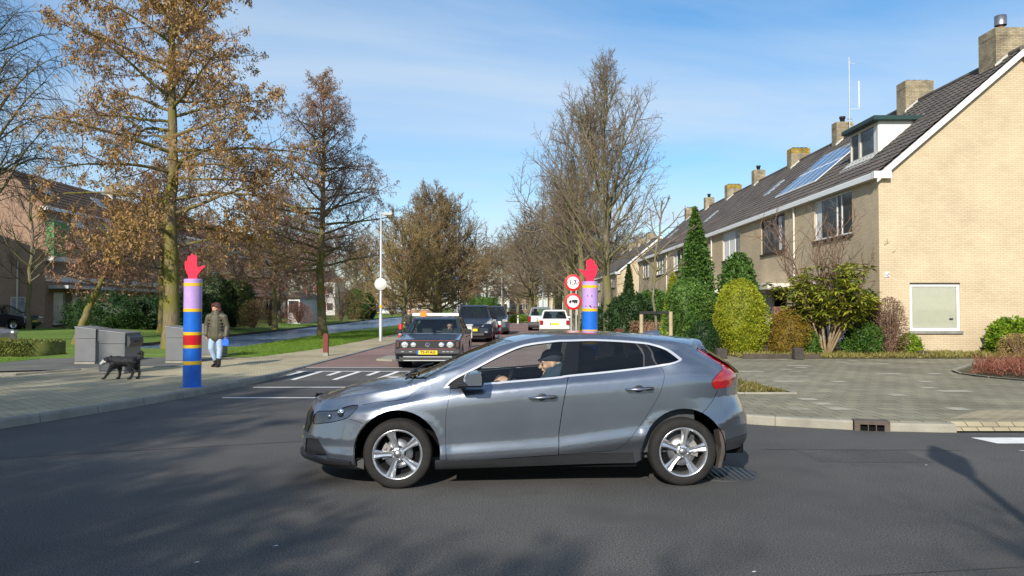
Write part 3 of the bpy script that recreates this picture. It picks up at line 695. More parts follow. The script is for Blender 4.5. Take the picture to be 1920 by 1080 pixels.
# units 2..7
spec = [
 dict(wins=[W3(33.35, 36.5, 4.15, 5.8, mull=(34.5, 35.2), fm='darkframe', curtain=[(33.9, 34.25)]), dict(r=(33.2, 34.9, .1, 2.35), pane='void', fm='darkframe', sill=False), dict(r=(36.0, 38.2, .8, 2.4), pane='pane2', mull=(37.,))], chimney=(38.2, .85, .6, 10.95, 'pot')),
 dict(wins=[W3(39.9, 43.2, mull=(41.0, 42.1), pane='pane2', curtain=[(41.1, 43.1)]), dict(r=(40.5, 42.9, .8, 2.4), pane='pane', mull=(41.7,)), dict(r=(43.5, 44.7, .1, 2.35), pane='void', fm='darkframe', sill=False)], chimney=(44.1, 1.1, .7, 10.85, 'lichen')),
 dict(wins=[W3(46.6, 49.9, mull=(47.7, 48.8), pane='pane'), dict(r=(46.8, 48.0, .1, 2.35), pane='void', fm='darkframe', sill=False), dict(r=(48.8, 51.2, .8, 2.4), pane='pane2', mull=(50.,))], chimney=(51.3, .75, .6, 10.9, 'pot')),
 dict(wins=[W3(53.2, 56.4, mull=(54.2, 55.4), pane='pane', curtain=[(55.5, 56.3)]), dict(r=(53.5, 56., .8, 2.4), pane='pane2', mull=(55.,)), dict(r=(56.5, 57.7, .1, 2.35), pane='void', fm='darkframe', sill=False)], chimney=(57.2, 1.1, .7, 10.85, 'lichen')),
 dict(wins=[W3(59.8, 63., mull=(60.8, 62.), pane='pane2'), dict(r=(60., 62.6, .8, 2.4), pane='pane', mull=(61.3,))], chimney=(64.2, .75, .6, 10.9, 'pot')),
 dict(wins=[W3(66.4, 69.6, mull=(67.4, 68.6), pane='pane', curtain=[(66.6, 67.3)]), dict(r=(66.6, 69.2, .8, 2.4), pane='pane', mull=(67.9,))], chimney=(70.6, 1.1, .7, 10.85, 'cap'), gable1=True)]
for i, sp in enumerate(spec):
    h, rf, PF, PG, O = unit(ub[i+1], ub[i+2], FX, 1, PZ, EA, RD, SL, label=lab[i+1], group='houses of the right hand terrace', **sp); H.append(h)
    y0 = ub[i+1]
    if i % 2 == 1: downpipe(h, y0, ub[i+2]-.12, zl(.1), zl(5.9))
    door = [w for w in sp['wins'] if w.get('pane') == 'void']
    if door:
        a, c = door[0]['r'][:2]
        b = MB(); b.box((-.95, a-y0-.35, zl(2.42)), (.0, c-y0+1.5*(1 if i % 2 == 0 else .3), zl(2.68)), bev=.01); b.build('canopy', M['cream'], h)
        b = MB(); b.box((-.9, c-y0+.3, 0), (-.8, c-y0+.40, zl(2.42))); b.build('canopy_post', M['white'], h)
        b = MB(); b.box((-.02, c-y0+.05, 0), (-.7, c-y0+.12, zl(2.3))); b.build('porch_screen', M['cream'], h)
        b = MB(); b.box((.07, a-y0+.1, .02), (.11, c-y0-.1, zl(2.25)), bev=.01); dd = b.build('door', M['darkframe'], h)
        b = MB(); b.box((.04, a-y0+.2, 1.0), (.07, a-y0+.23, 1.15)); b.build('handle', M['chrome'], dd)
    if i in (1, 3, 5):   # roof lights
        b = MB(); yy = 2.2; d0, d1 = 1.9, 2.8
        b.prism([(d0, dzr(d0)+.05), (d1, dzr(d1)+.05), (d1, dzr(d1)+.15), (d0, dzr(d0)+.15)], yy, yy+.8, 'y', 0); sk = b.build('roof_window', M['galv'], rf)
        b = MB(); b.prism([(d0+.08, dzr(d0+.08)+.152), (d1-.08, dzr(d1-.08)+.152), (d1-.08, dzr(d1-.08)+.158), (d0+.08, dzr(d0+.08)+.158)], yy+.08, yy+.72, 'y'); b.build('roof_pane', M['pane'], sk)
# solar panels on house 2's roof: two rows of framed modules (bolted to it)
h2roof = [c for c in kids(H[1]) if c.name.startswith('roof')][0]
def solar(parent, y0w, ya, yb, da, db, nyy, nd):
    for r in range(nd):
        for c in range(nyy):
            a0 = ya+(yb-ya)*c/nyy+.01; a1 = ya+(yb-ya)*(c+1)/nyy-.01; d0 = da+(db-da)*r/nd+.008; d1 = da+(db-da)*(r+1)/nd-.008; L = .14
            b = MB(); b.prism([(d0, dzr(d0)+L), (d1, dzr(d1)+L), (d1, dzr(d1)+L+.045), (d0, dzr(d0)+L+.045)], a0-y0w, a1-y0w, 'y')
            sp_ = b.build('solar_panel', M['white'], parent)
            b = MB(); e = .035; z_ = L+.048
            nc, nr = 6, 10
            for i in range(nc):
                for j in range(nr):
                    p0 = a0-y0w+e+(a1-a0-2*e)*i/nc+.004; p1 = a0-y0w+e+(a1-a0-2*e)*(i+1)/nc-.004; q0 = d0+e+(d1-d0-2*e)*j/nr+.003; q1 = d0+e+(d1-d0-2*e)*(j+1)/nr-.003
                    b.add([(q0, p0, dzr(q0)+z_), (q1, p0, dzr(q1)+z_), (q1, p1, dzr(q1)+z_), (q0, p1, dzr(q0)+z_)], [(0, 1, 2, 3)])
            b.build('solar_cells', M['solar'], sp_, fix=False)
solar(h2roof, ub[1], 32.35, 37.35, .95, 3.4, 5, 2)
h7 = [c for c in kids(H[6]) if c.name.startswith('roof')][0]
# television mast fixed behind the second chimney
mt = thing('aerial_mast', 'tall thin white aerial mast standing at the stepped chimneys', 'aerial', (FX+RD+.1, 37.6, 9.9))
b = MB(); b.tube([(0, 0, 0), (0, 0, 4.2)], .03, 6); b.build('mast', M['galv'], mt)
b = MB(); b.tube([(0, 0, 1.6), (.48, 0, 1.6), (.48, 0, 1.75)], .015, 6); b.tube([(.48, 0, 1.7), (.48, 0, 3.0)], .03, 6); b.build('whip_aerial', M['white'], mt)
b = MB(); b.tube([(0, 0, 3.9), (.25, -.1, 3.86)], .012, 5); b.tube([(-.12, 0, 1.1), (.12, 0, 1.1)], .02, 5); b.build('bracket', M['steel'], mt)

# ---- second terrace farther down the street, stepped forward
y_ = 79.0; labs2 = ['farther terraced house with white sloping roof edge, its gable towards us', 'house beyond the far stepped gable, second of its row', 'house of the far row, third behind the street trees', 'house of the far row, fourth and most distant']
for k in range(4):
    wn = [W3(y_+1.2+k*6.6, y_+4.4+k*6.6, 3.7, 5.0, mull=(y_+2.8+k*6.6,), pane='pane2'), dict(r=(y_+1.2+k*6.6, y_+4.2+k*6.6, .8, 2.3), mull=(y_+2.6+k*6.6,), pane='pane')]
    h, rf, PF, PG, O = unit(y_+k*6.6, y_+k*6.6+6.6, 10.9, 1, PZ, 5.3, 4.6, .80, label=labs2[k], wins=wn, gable0=k == 0, gable1=k == 3, chimney=(y_+k*6.6+5.9, .9, .6, 9.9, 'cap'), group='houses of the far right terrace')
# white monopitch roof edge seen just past the near row
# ---- left-hand terrace across the canal
gy = [48, 54.5, 61, 67.5, 74, 80.5, 87, 93.5, 100]
for k in range(8):
    a = gy[k]; wl = ['pink brick end house with green curtained bay window across the canal'] + ['dark roofed house across the canal, %s from the pink gable' % q for q in ('second', 'third', 'fourth', 'fifth', 'sixth', 'seventh', 'eighth')]
    wins = [dict(r=(a+.15, a+2.6, 4.9, 7.3) if k == 0 else (a+.8, a+3.0, 5.0, 6.6), mull=(a+1.4,), pane='pane', sill='white', fm='white'), dict(r=(a+3.4, a+5.6, 5.2, 6.6), mull=(a+4.5,), pane='pane2', sill='white'), dict(r=(a+.9, a+2.2, .5, 2.6), pane='pane2', fm='white'), dict(r=(a+3., a+5.9, .9, 2.6), pane='pane', fm='white', mull=(a+4.4,))]
    h, rf, PF, PG, O = unit(a, gy[k+1], -29.5, -1, .28, 8.0, 2.6, .93, label=wl[k], wallm='pinkbrick', rm='tile_brown', gable0=k == 0, gable1=k == 7, wins=wins, chimney=(a+6.0, .7, .6, 11.3, 'cap') if k % 2 else None, group='houses across the canal', verge=None, backslope=7.6,
        gable_wins=[dict(r=(1.2, 2.2, .9, 2.3), pane='pane2')] if k == 0 else [])
    # pale cladding bands and flat canopies on the shaded front
    b = MB(); b.box((.01, .02, 3.0), (.10, 6.4, 3.35)); b.build('cladding_band', M['cream'], h)
    b = MB(); b.box((.01, 2.7 if k == 0 else .02, 6.75), (.07, 6.4, 7.5)); b.build('cladding_band', M['cream'], h)
    b = MB(); b.box((.01, .3, 2.55), (1.3, 6.0, 2.75)); b.build('canopy', M['galv'], h)
    b = MB(); d0, d1 = 1.0, 1.75; zz = lambda d: 8.0-.28+d*.93
    b.prism([(-d0, zz(d0)+.05), (-d1, zz(d1)+.05), (-d1, zz(d1)+.14), (-d0, zz(d0)+.14)], 1.6, 2.7, 'y'); sk = b.build('roof_window', M['galv'], rf)
    b = MB(); b.prism([(-d0-.06, zz(d0+.06)+.142), (-d1+.06, zz(d1-.06)+.142), (-d1+.06, zz(d1-.06)+.150), (-d0-.06, zz(d0+.06)+.150)], 1.68, 2.62, 'y'); b.build('roof_pane', M['pane'], sk)
    if k == 0:
        b = MB(); b.box((.005, .2, 4.75), (.02, 2.3, 6.9)); b.box((.0, .0, 4.3), (.5, 2.5, 4.58), mi=1)
        b.add([(.5, .02, 4.6), (.5, 1.9, 4.6), (.5, .9, 6.75), (.5, .02, 6.75)], [(0, 1, 2, 3)]); b.add([(.0, .015, 4.6), (.5, .015, 4.6), (.5, .015, 6.75), (.0, .015, 6.75)], [(0, 1, 2, 3)])
        b.build('green_bay', [M['greencurtain'], M['white']], h)
        downpipe(h, a, a-.02, .0, 7.6, -1) if False else None
        b = MB(); b.tube([(-1.7, -.07, 4.2), (-1.7, -.07, .0)], .05, 8); b.build('downpipe', M['cream'], h)
# ---- a terrace out of the frame at left; its shadow lies on the gable and the far lawn
for k in range(3):
    a = 21+k*6.5
    unit(a, a+6.5, -32.2, -1, .1, 9.7, 4.0, .35, label=['near left terraced house outside the view, nearest us', 'middle house of the left terrace outside the view', 'house of the left terrace whose shadow falls on the pink gable'][k], wallm='pinkbrick', rm='tile_brown', gable0=k == 0, gable1=k == 2, wins=[dict(r=(a+1, a+4, 3.6, 5.2), mull=(a+2.5,)), dict(r=(a+1, a+4, 6.8, 8.4), mull=(a+2.5,)), dict(r=(a+1, a+4, .8, 2.4), mull=(a+2.5,))], group='houses outside the view at left', verge='white')
# ================================================================== THE GREY HATCHBACK
M['paint'+'grey'] = None
def carpaint(name, col, metal=.75, rough=.33, flake=True, coatr=.02):
    m = bpy.data.materials.new(name); m.use_nodes = True; t = m.node_tree; b = t.nodes['Principled BSDF']
    b.inputs['Metallic'].default_value = metal; b.inputs['Roughness'].default_value = rough; b.inputs['Coat Weight'].default_value = 1; b.inputs['Coat Roughness'].default_value = coatr
    tc = N(t, 'ShaderNodeTexCoord'); no = N(t, 'ShaderNodeTexNoise'); no.inputs['Scale'].default_value = 2.2; no.inputs['Detail'].default_value = 8; no.inputs['Roughness'].default_value = .7
    t.links.new(tc.outputs['Object'], no.inputs['Vector']); x = N(t, 'ShaderNodeMixRGB'); x.inputs[1].default_value = (*[c*.94 for c in col], 1); x.inputs[2].default_value = (*[c*1.06 for c in col], 1)
    t.links.new(no.outputs['Fac'], x.inputs[0]); t.links.new(x.outputs[0], b.inputs['Base Color'])
    mr = N(t, 'ShaderNodeMapRange'); mr.inputs[3].default_value = rough-.05; mr.inputs[4].default_value = rough+.07; t.links.new(no.outputs['Fac'], mr.inputs[0]); t.links.new(mr.outputs[0], b.inputs['Roughness'])
    return m
M['greypaint'] = carpaint('grey_metallic_paint', (.205, .232, .278), .85, .28, coatr=.05)
M['sillcover'] = mat('sill_cover', (.030, .032, .036), .45, var=.12, coat=.2)
M['cloth_navy'] = mat('navy_jacket', (.022, .045, .075), .9, var=.2, bump=.4, bscale=60)
M['skin'] = mat('skin', (.52, .30, .21), .5, var=.08, vscale=12)
M['seat'] = mat('seat_cloth', (.03, .032, .035), .9)
M['trim'] = mat('cabin_trim', (.045, .05, .055), .7)

CAR_LOC, CAR_YAW = Vector((.235, 7.915, 0)), R(2.6)
cyw, syw = math.cos(CAR_YAW), math.sin(CAR_YAW)
def ray_local(px, py):
    a, b = (px-960)/FPX, (540-py)/FPX
    d = Vector((a, math.cos(PITCH)-b*math.sin(PITCH), math.sin(PITCH)+b*math.cos(PITCH)))
    o = Vector((0, 0, CAM_H))-CAR_LOC
    rot = lambda v: Vector((v.x*cyw+v.y*syw, -v.x*syw+v.y*cyw, v.z))
    return rot(o), rot(d)
def cp(px, py, w):
    """point of the side-on plane y=-w of the car that the photo pixel meets"""
    o, d = ray_local(px, py); t_ = (-w-o.y)/d.y; p = o+d*t_; return p.x, p.z
def curve(pts, w):
    q = [cp(px, py, w(i) if callable(w) else w) for i, (px, py) in enumerate(pts)]; q.sort(); return np.array([a for a, _ in q]), np.array([b for _, b in q])
# key longitudinal lines (x -> z), traced from the photo on their own planes
LOWC = curve([(653, 862), (815, 858), (930, 850), (1046, 841.7), (1181, 823), (1345, 800), (1392, 775)], .90)      # low crease
SHO = curve([(590, 780), (674, 776), (759, 758), (845, 743.5), (925, 735), (1000, 728), (1063, 722), (1120, 718), (1183, 713), (1240, 706), (1300, 700), (1350, 700), (1380, 700)], .90)  # shoulder
BELT = curve([(600, 765), (674, 764), (760, 749), (806, 733), (835, 728), (905, 722), (1040, 710.4), (1065, 706.7), (1148, 698.5), (1237, 687.4), (1278, 674), (1340, 672), (1378, 690)], .84)
RAIL = curve([(592, 757), (650, 745), (700, 733), (760, 720), (800, 709), (829, 696), (864, 684.5), (908, 662), (938, 649), (967, 642), (1000, 634.5), (1040, 630.5), (1120, 629), (1192, 633), (1231, 637), (1262, 640), (1290, 645), (1310, 650), (1330, 662), (1378, 690)], .70)
CEN = curve([(577, 770.5), (587, 755), (611, 740), (661, 721.5), (717, 708.5), (781, 699), (812, 688), (863.7, 663.7), (917, 641.5), (949.6, 631), (982, 625), (1040, 622), (1095, 621.5), (1148, 622.2), (1192, 624.4), (1240, 628), (1280, 632), (1322, 640)], -.15)
def lin(c, x): return float(np.interp(x, c[0], c[1]))
WBX = 1.3235
# front and rear centre-line profiles: z -> x
def prof(pts, w, dx):
    q = [cp(px, py, w) for px, py in pts]; q = sorted([(z, x+dx) for x, z in q]); return np.array([z for z, _ in q]), np.array([x for _, x in q])
XF = prof([(590, 752), (577, 771.5), (572, 794), (568, 808.5), (567.5, 834), (571, 849), (573, 862), (590, 872), (640, 884)], .30, -.036)
XR = prof([(1319, 652), (1362, 677), (1381, 695), (1382, 704), (1380, 733), (1391, 758.5), (1398, 776), (1400, 787), (1400, 814), (1394, 832), (1366, 845), (1343.6, 852)], .30, .030)
def xf(z): return float(np.interp(z, *XF))
def xr(z): return float(np.interp(z, *XR))
LF, LR = .98, .80
def pchip(zs, ws, z):
    if z <= zs[0]: return ws[0]
    if z >= zs[-1]: return ws[-1]
    n = len(zs); d = [(ws[i+1]-ws[i])/(zs[i+1]-zs[i]) for i in range(n-1)]; m = [d[0]]
    for i in range(1, n-1): m.append(0 if d[i-1]*d[i] <= 0 else 2*d[i-1]*d[i]/(d[i-1]+d[i]))
    m.append(d[-1]); i = max(k for k in range(n-1) if z >= zs[k]); h = zs[i+1]-zs[i]; t_ = (z-zs[i])/h
    return (1+2*t_)*(1-t_)**2*ws[i]+t_*(1-t_)**2*h*m[i]+t_*t_*(3-2*t_)*ws[i+1]+t_*t_*(t_-1)*h*m[i+1]
def sst(a, b_, x): t_ = max(0, min(1, (x-a)/(b_-a))); return t_*t_*(3-2*t_)
def W0(x, z):
    zl_, zs_, zb_, zr_ = lin(LOWC, x), lin(SHO, x), lin(BELT, x), lin(RAIL, x)
    zb_ = max(zb_, zs_+.042); zr_ = max(zr_, zb_+.012)
    gh = sst(.03, .42, zr_-zb_)                       # 0 at the bonnet, 1 where there is a cabin
    wr = .775*(1-gh)+.585*gh; wb = .825*(1-gh)+.800*gh
    zz = [.15, zl_-.10, zl_-.012, zl_+.012, zl_+.11, (zl_+zs_)/2+.03, zs_-.10, zs_-.012, zs_+.014, zb_, zb_+(zr_-zb_)*.5, zr_-.04*gh-.004, zr_+.002]
    ww = [.80, .868, .908, .908, .892, .888, .884, .870, .858, wb, wb+(wr-wb)*.46, wr+.035*gh+.01, wr]
    w = pchip(zz, ww, z)
    for cx in (-WBX, WBX):
        r = math.hypot(x-cx, z-.318)
        w += .006*(1-sst(.425, .475, r))*(1-sst(.62, .72, z))*(sst(.3, .38, r))
    return w
def plan(x, z):
    f = 1.0; a, c = xf(z), xr(z)
    if x < a or x > c: return 0
    if x < a+LF: t_ = (x-a)/LF; f = (max(0, 1-(1-t_)**2.3))**(1/2.2)
    if x > c-LR: t_ = (c-x)/LR; f = min(f, (max(0, 1-(1-t_)**2.5))**(1/2.3))
    return f
def Wd(x, z): return W0(x, z)*plan(x, z)
def UV(x, z):
    a, c = xf(z)+LF, xr(z)-LR
    if x < a: q = math.acos(max(-1, min(1, (a-x)/LF)))*2/math.pi; return a-LF*(1-q)
    if x > c: q = math.acos(max(-1, min(1, (x-c)/LR)))*2/math.pi; return c+LR*(1-q)
    return x
def XU(u, z):
    a, c = xf(z)+LF, xr(z)-LR
    if u < a: q = max(0, 1-(a-u)/LF); return a-LF*math.cos(q*math.pi/2)
    if u > c: q = max(0, 1-(u-c)/LR); return c+LR*math.cos(q*math.pi/2)
    return u
def P3(u, z, o=0):
    x = XU(u, z); return (x, -(Wd(x, z)+o), z)
def nrm(u, z):
    e = .004; a = Vector(P3(u-e, z)); b_ = Vector(P3(u+e, z)); c = Vector(P3(u, z-e)); d = Vector(P3(u, z+e))
    n = (b_-a).cross(d-c)
    if n.length < 1e-9: return Vector((0, -1, 0))
    n.normalize(); return n if n.y < 0 or abs(n.x) > .9 or n.dot(Vector((0, -1, 0))) > 0 else -n
def hit(px, py):
    """first point of the body side seen at the photo pixel -> (u, z)"""
    o, d = ray_local(px, py); t0 = (-1.0-o.y)/d.y; t1 = (.0-o.y)/d.y; prev = t0
    best = (9, t0)
    for k in range(161):
        t_ = t0+(t1-t0)*k/160; p = o+d*t_
        if -p.y <= Wd(p.x, p.z) and p.y < 0:
            lo, hi = prev, t_
            for _ in range(18):
                m_ = (lo+hi)/2; q = o+d*m_
                if -q.y <= Wd(q.x, q.z): hi = m_
                else: lo = m_
            p = o+d*hi; return UV(p.x, p.z), p.z
        prev = t_
    # grazing miss: nearest x on the outline
    w = .3; x, z = cp(px, py, w); x = min(max(x, xf(z)+.02), xr(z)-.02); return UV(x, z), z
def dens(pl, step=.04, closed=True):
    out = []; n = len(pl)
    for i in range(n if closed else n-1):
        a, b_ = pl[i], pl[(i+1) % n]; k = max(1, int(math.dist(a, b_)/step))
        for j in range(k): out.append((a[0]+(b_[0]-a[0])*j/k, a[1]+(b_[1]-a[1])*j/k))
    if not closed: out.append(pl[-1])
    return out
def smooth(pl, n=4, closed=False):
    """Catmull-Rom through traced points"""
    P = list(pl); out = []; m = len(P)
    for i in range(m if closed else m-1):
        p0 = P[(i-1) % m] if closed or i else P[0]; p1 = P[i]; p2 = P[(i+1) % m]; p3 = P[(i+2) % m] if closed or i+2 < m else P[m-1]
        for j in range(n):
            t_ = j/n; out.append(tuple(.5*((2*p1[k])+(-p0[k]+p2[k])*t_+(2*p0[k]-5*p1[k]+4*p2[k]-p3[k])*t_*t_+(-p0[k]+3*p1[k]-3*p2[k]+p3[k])*t_**3) for k in (0, 1)))
    if not closed: out.append(P[-1])
    return out
def area(pl): return sum(pl[i][0]*pl[(i+1) % len(pl)][1]-pl[(i+1) % len(pl)][0]*pl[i][1] for i in range(len(pl)))/2
def inset(pl, d):
    s_ = 1 if area(pl) > 0 else -1; n = len(pl); out = []
    for i in range(n):
        a, b_, c = Vector(pl[i-1]), Vector(pl[i]), Vector(pl[(i+1) % n]); e1 = (b_-a); e2 = (c-b_)
        if e1.length < 1e-7 or e2.length < 1e-7: out.append(tuple(b_)); continue
        e1.normalize(); e2.normalize(); n1 = Vector((-e1.y, e1.x))*s_; n2 = Vector((-e2.y, e2.x))*s_; k = n1+n2
        k = k/max(.4, k.length_squared/2) if k.length > 1e-6 else n1
        out.append((b_.x+k.x*d, b_.y+k.y*d))
    return out
def inpoly(x, y, pl):
    c = False; j = len(pl)-1
    for i in range(len(pl)):
        if (pl[i][1] > y) != (pl[j][1] > y) and x < (pl[j][0]-pl[i][0])*(y-pl[i][1])/(pl[j][1]-pl[i][1])+pl[i][0]: c = not c
        j = i
    return c
def skin2(name, polys, holes, mapf, nrmf, mat_, parent, step=.045, both=True, off_=0, grid=None, label=None):
    """trace(s) in (u,z) -> curved panel on the body, mirrored to the other side; smooth normals from the body surface"""
    VS, FS, NS = [], [], []
    for outline in polys:
        pl = dens(outline, step); allv = [Vector(p) for p in pl]; n = len(pl); E = [(i, (i+1) % n) for i in range(n)]
        for h in holes:
            hp = dens(h, step); k = len(allv); allv += [Vector(p) for p in hp]; E += [(k+i, k+(i+1) % len(hp)) for i in range(len(hp))]
        us = [p[0] for p in pl]; zs = [p[1] for p in pl]; u = min(us)+step*.5; row = 0
        while u < max(us):
            z = min(zs)+step*.3+(row % 2)*step*.25
            while z < max(zs):
                if inpoly(u, z, pl) and not any(inpoly(u, z, h) for h in holes): allv.append(Vector((u, z)))
                z += step*.5
            u += step; row += 1
        V, _, F, *_r = delaunay_2d_cdt(allv, E, [], 1, 1e-5)
        k0 = len(VS)
        for v in V: VS.append(mapf(v[0], v[1], off_)); NS.append(nrmf(v[0], v[1]))
        for f in F:
            cx = sum(V[i][0] for i in f)/len(f); cy = sum(V[i][1] for i in f)/len(f)
            if inpoly(cx, cy, pl) and not any(inpoly(cx, cy, h) for h in holes): FS.append([k0+i for i in f])
    # orient
    FF = []
    for f in FS:
        a, b_, c = (Vector(VS[i]) for i in f[:3]); n_ = (b_-a).cross(c-a)
        FF.append(f if n_.dot(NS[f[0]]) > 0 else f[::-1])
    if both is True:
        k = len(VS); VS += [(v[0], -v[1], v[2]) for v in VS]; NS += [Vector((n_.x, -n_.y, n_.z)) for n_ in NS]; FF += [[k+i for i in f[::-1]] for f in FF]
    me = bpy.data.meshes.new(name); me.from_pydata([tuple(v) for v in VS], [], FF); me.materials.append(mat_)
    me.polygons.foreach_set('use_smooth', [True]*len(FF)); me.update()
    me.normals_split_custom_set_from_vertices([tuple(n_) for n_ in NS])
    o = bpy.data.objects.new(name, me); COL.objects.link(o); o.parent = parent
    if label: o['label'] = label
    if both == 'pair':
        q = o.copy(); q.data = me.copy(); COL.objects.link(q); q.parent = parent; nm_ = [tuple((n_.x, -n_.y, n_.z)) for n_ in NS]; q.data.transform(Matrix.Diagonal((1, -1, 1, 1))); q.data.flip_normals(); q.data.normals_split_custom_set_from_vertices(nm_); o['_'] = 0; del o['_']
        return o, q
    return o
def H_(pts): return [hit(*p) for p in pts]

car = thing('hatchback_car', 'grey metallic five-door hatchback driving past in the foreground, driver in a dark cap', 'car', CAR_LOC, CAR_YAW)
def arch(cx, r, a0, a1, n=22): return [(UV(cx+r*math.cos(R(a0+(a1-a0)*i/n)), .33+r*math.sin(R(a0+(a1-a0)*i/n))), .33+r*math.sin(R(a0+(a1-a0)*i/n))) for i in range(n+1)]
ARC = .392
ZB = .20
# outline of the whole side: front tip up, over the rail line, down the rear, along the bottom with both arches
railx = np.linspace(RAIL[0][1], xr(lin(RAIL, RAIL[0][-3]))-.0, 60)
def rail_pt(x):
    z = lin(RAIL, x); return (UV(x, z), z)
ztop_f = 0.80
nose = [(xf(z)+.001, z) for z in np.linspace(ZB+.03, .79, 16)]
x_start = xf(.80)+.02
rail = []
for x in np.linspace(xf(.80)+.02, 1.99, 90):
    z = lin(RAIL, x); 
    if xf(z)+.002 < x < xr(z)-.004: rail.append((UV(x, z), z))
zr_end = rail[-1][1]
rear = [(xr(z)-.001, z) for z in np.linspace(zr_end-.005, ZB+.13, 24)]
bot = [(UV(xr(.33)-.45, .30), .30)]+arch(WBX, ARC, -12, 192)[::1]+[(UV(WBX-.44, ZB+.01), ZB+.01), (UV(-WBX+.44, ZB), ZB)]+arch(-WBX, ARC, -18, 196)+[(UV(-WBX-.42, ZB+.01), ZB+.01)]
outline = nose+rail+rear+bot
# --- traced features
dlo_out = smooth(H_([(831, 728), (849, 709.6), (893, 687.4), (937.8, 663.7), (982, 646), (1040, 637.8), (1065, 636.8), (1118.5, 635.8), (1192.6, 640), (1231, 646.5), (1257.8, 657), (1278.5, 672.6)]), 4)+smooth(H_([(1278.5, 672.6), (1272.6, 678.5), (1237, 687.4), (1148, 698.5), (1065, 706.7), (1040, 710.4), (905, 722), (866.7, 726), (831, 728)]), 3)[1:-1]
fd_front = H_([(845.4, 727), (843.5, 737), (836, 774), (834.8, 803.7), (836, 853.7), (838, 865)])
fd_rear = H_([(1065.7, 706), (1063, 720), (1054.6, 764.8), (1048, 811), (1047, 853)])
rd_rear = smooth(H_([(1234, 687), (1241, 691), (1246, 707), (1235, 743), (1206.6, 789), (1172, 833), (1150, 845)]), 3)
low_f = H_([(838, 865), (940, 860), (1047, 853)]); low_r = H_([(1047, 853), (1150, 845)])
belt_f = H_([(845.4, 727), (866.7, 726), (905, 722), (1040, 710.4), (1065.7, 706.5)]); belt_r = H_([(1065.7, 706.5), (1148, 698.5), (1234, 687.2)])
front_door = fd_front[::-1]+belt_f[1:]+fd_rear[1:]+low_f[::-1][1:-1]
rear_door = fd_rear[::-1]+belt_r[1:]+rd_rear[1:]+low_r[::-1][1:-1]
headlight = smooth(H_([(588, 795), (586, 784), (594.5, 771.5), (611, 770), (629.6, 769), (653.7, 760.6), (672, 759.5), (665, 771.5), (650, 784.5), (628, 791), (605.5, 794.5)]), 3, True)
taillight = H_([(1304, 654), (1313, 654.2), (1331, 663), (1356, 678.5), (1370, 687.5), (1377, 697), (1374.5, 716), (1369.6, 725), (1355, 728), (1340, 729.6), (1334, 720), (1336, 712), (1345, 702), (1354, 693), (1352, 686), (1320.7, 666.7)])
foglamp = [(xf(z)+.001, z) for z in (.36, .42, .50)]+H_([(596, 823), (604, 838), (613, 853), (600, 858), (574, 855)])
foglamp = H_([(574, 821), (585, 821.5), (597, 823.5), (605, 838), (613, 853), (600, 853.5), (573.5, 850)])
chromebar = H_([(572.5, 850.5), (590, 853.5), (613.5, 853.8), (615, 858), (600, 859), (574, 856)])
grille = [(xf(z)+.0015, z) for z in np.linspace(.50, .74, 8)]+H_([(589, 771), (585.5, 784), (584.5, 795), (577, 812)])
sill = H_([(815.5, 862), (940, 860), (1047, 853), (1120, 850), (1187, 848.5), (1190, 868.5), (1120, 869.5), (954, 875.7), (815.5, 881)])
G = .0034
base_holes = [dlo_out, front_door, rear_door, headlight, taillight, foglamp, chromebar, grille, sill]
# bumpers split from the body by fine gaps
fb_cut = H_([(589, 796), (606, 796), (630, 792.5), (654, 785.5), (668, 790)])
def thinline(pl, w=.0025): 
    a = [(p[0], p[1]+w) for p in pl]; b_ = [(p[0], p[1]-w) for p in pl][::-1]; return a+b_
def vthin(pl, w=.0025):
    a = [(p[0]+w, p[1]) for p in pl]; b_ = [(p[0]-w, p[1]) for p in pl][::-1]; return a+b_
gap1 = thinline(H_([(655.5, 786), (668, 789.5), (681, 794.5)]), .002)
gap2 = vthin(H_([(806, 711), (800, 718), (785, 731), (779, 736)]), .002)
gap2b = thinline(H_([(779, 734.5), (759, 748.5), (735, 752), (709, 754), (680, 759.3)]), .002)
gap3 = vthin(H_([(1345, 732), (1336, 752), (1316, 776)]), .0022)
gap4 = vthin(H_([(1273, 639.5), (1290, 648), (1303.5, 653.2)]), .002)
lowdark = H_([(1347, 828), (1352, 808), (1372, 800), (1397, 795)])
rearlow = [(xr(z)-.0015, z) for z in np.linspace(.43, ZB+.145, 8)]+H_([(1345.5, 846), (1346.5, 836), (1358, 826), (1380, 819)])
holes = [inset(h, -.0) for h in base_holes]+[gap1, gap2, gap2b, gap3, gap4]
skin2('body', [outline], holes+[rearlow], P3, nrm, M['greypaint'], car)
lowb = skin2('rear_bumper_skirt', [inset(rearlow, G)], [], P3, nrm, M['sillcover'], car)
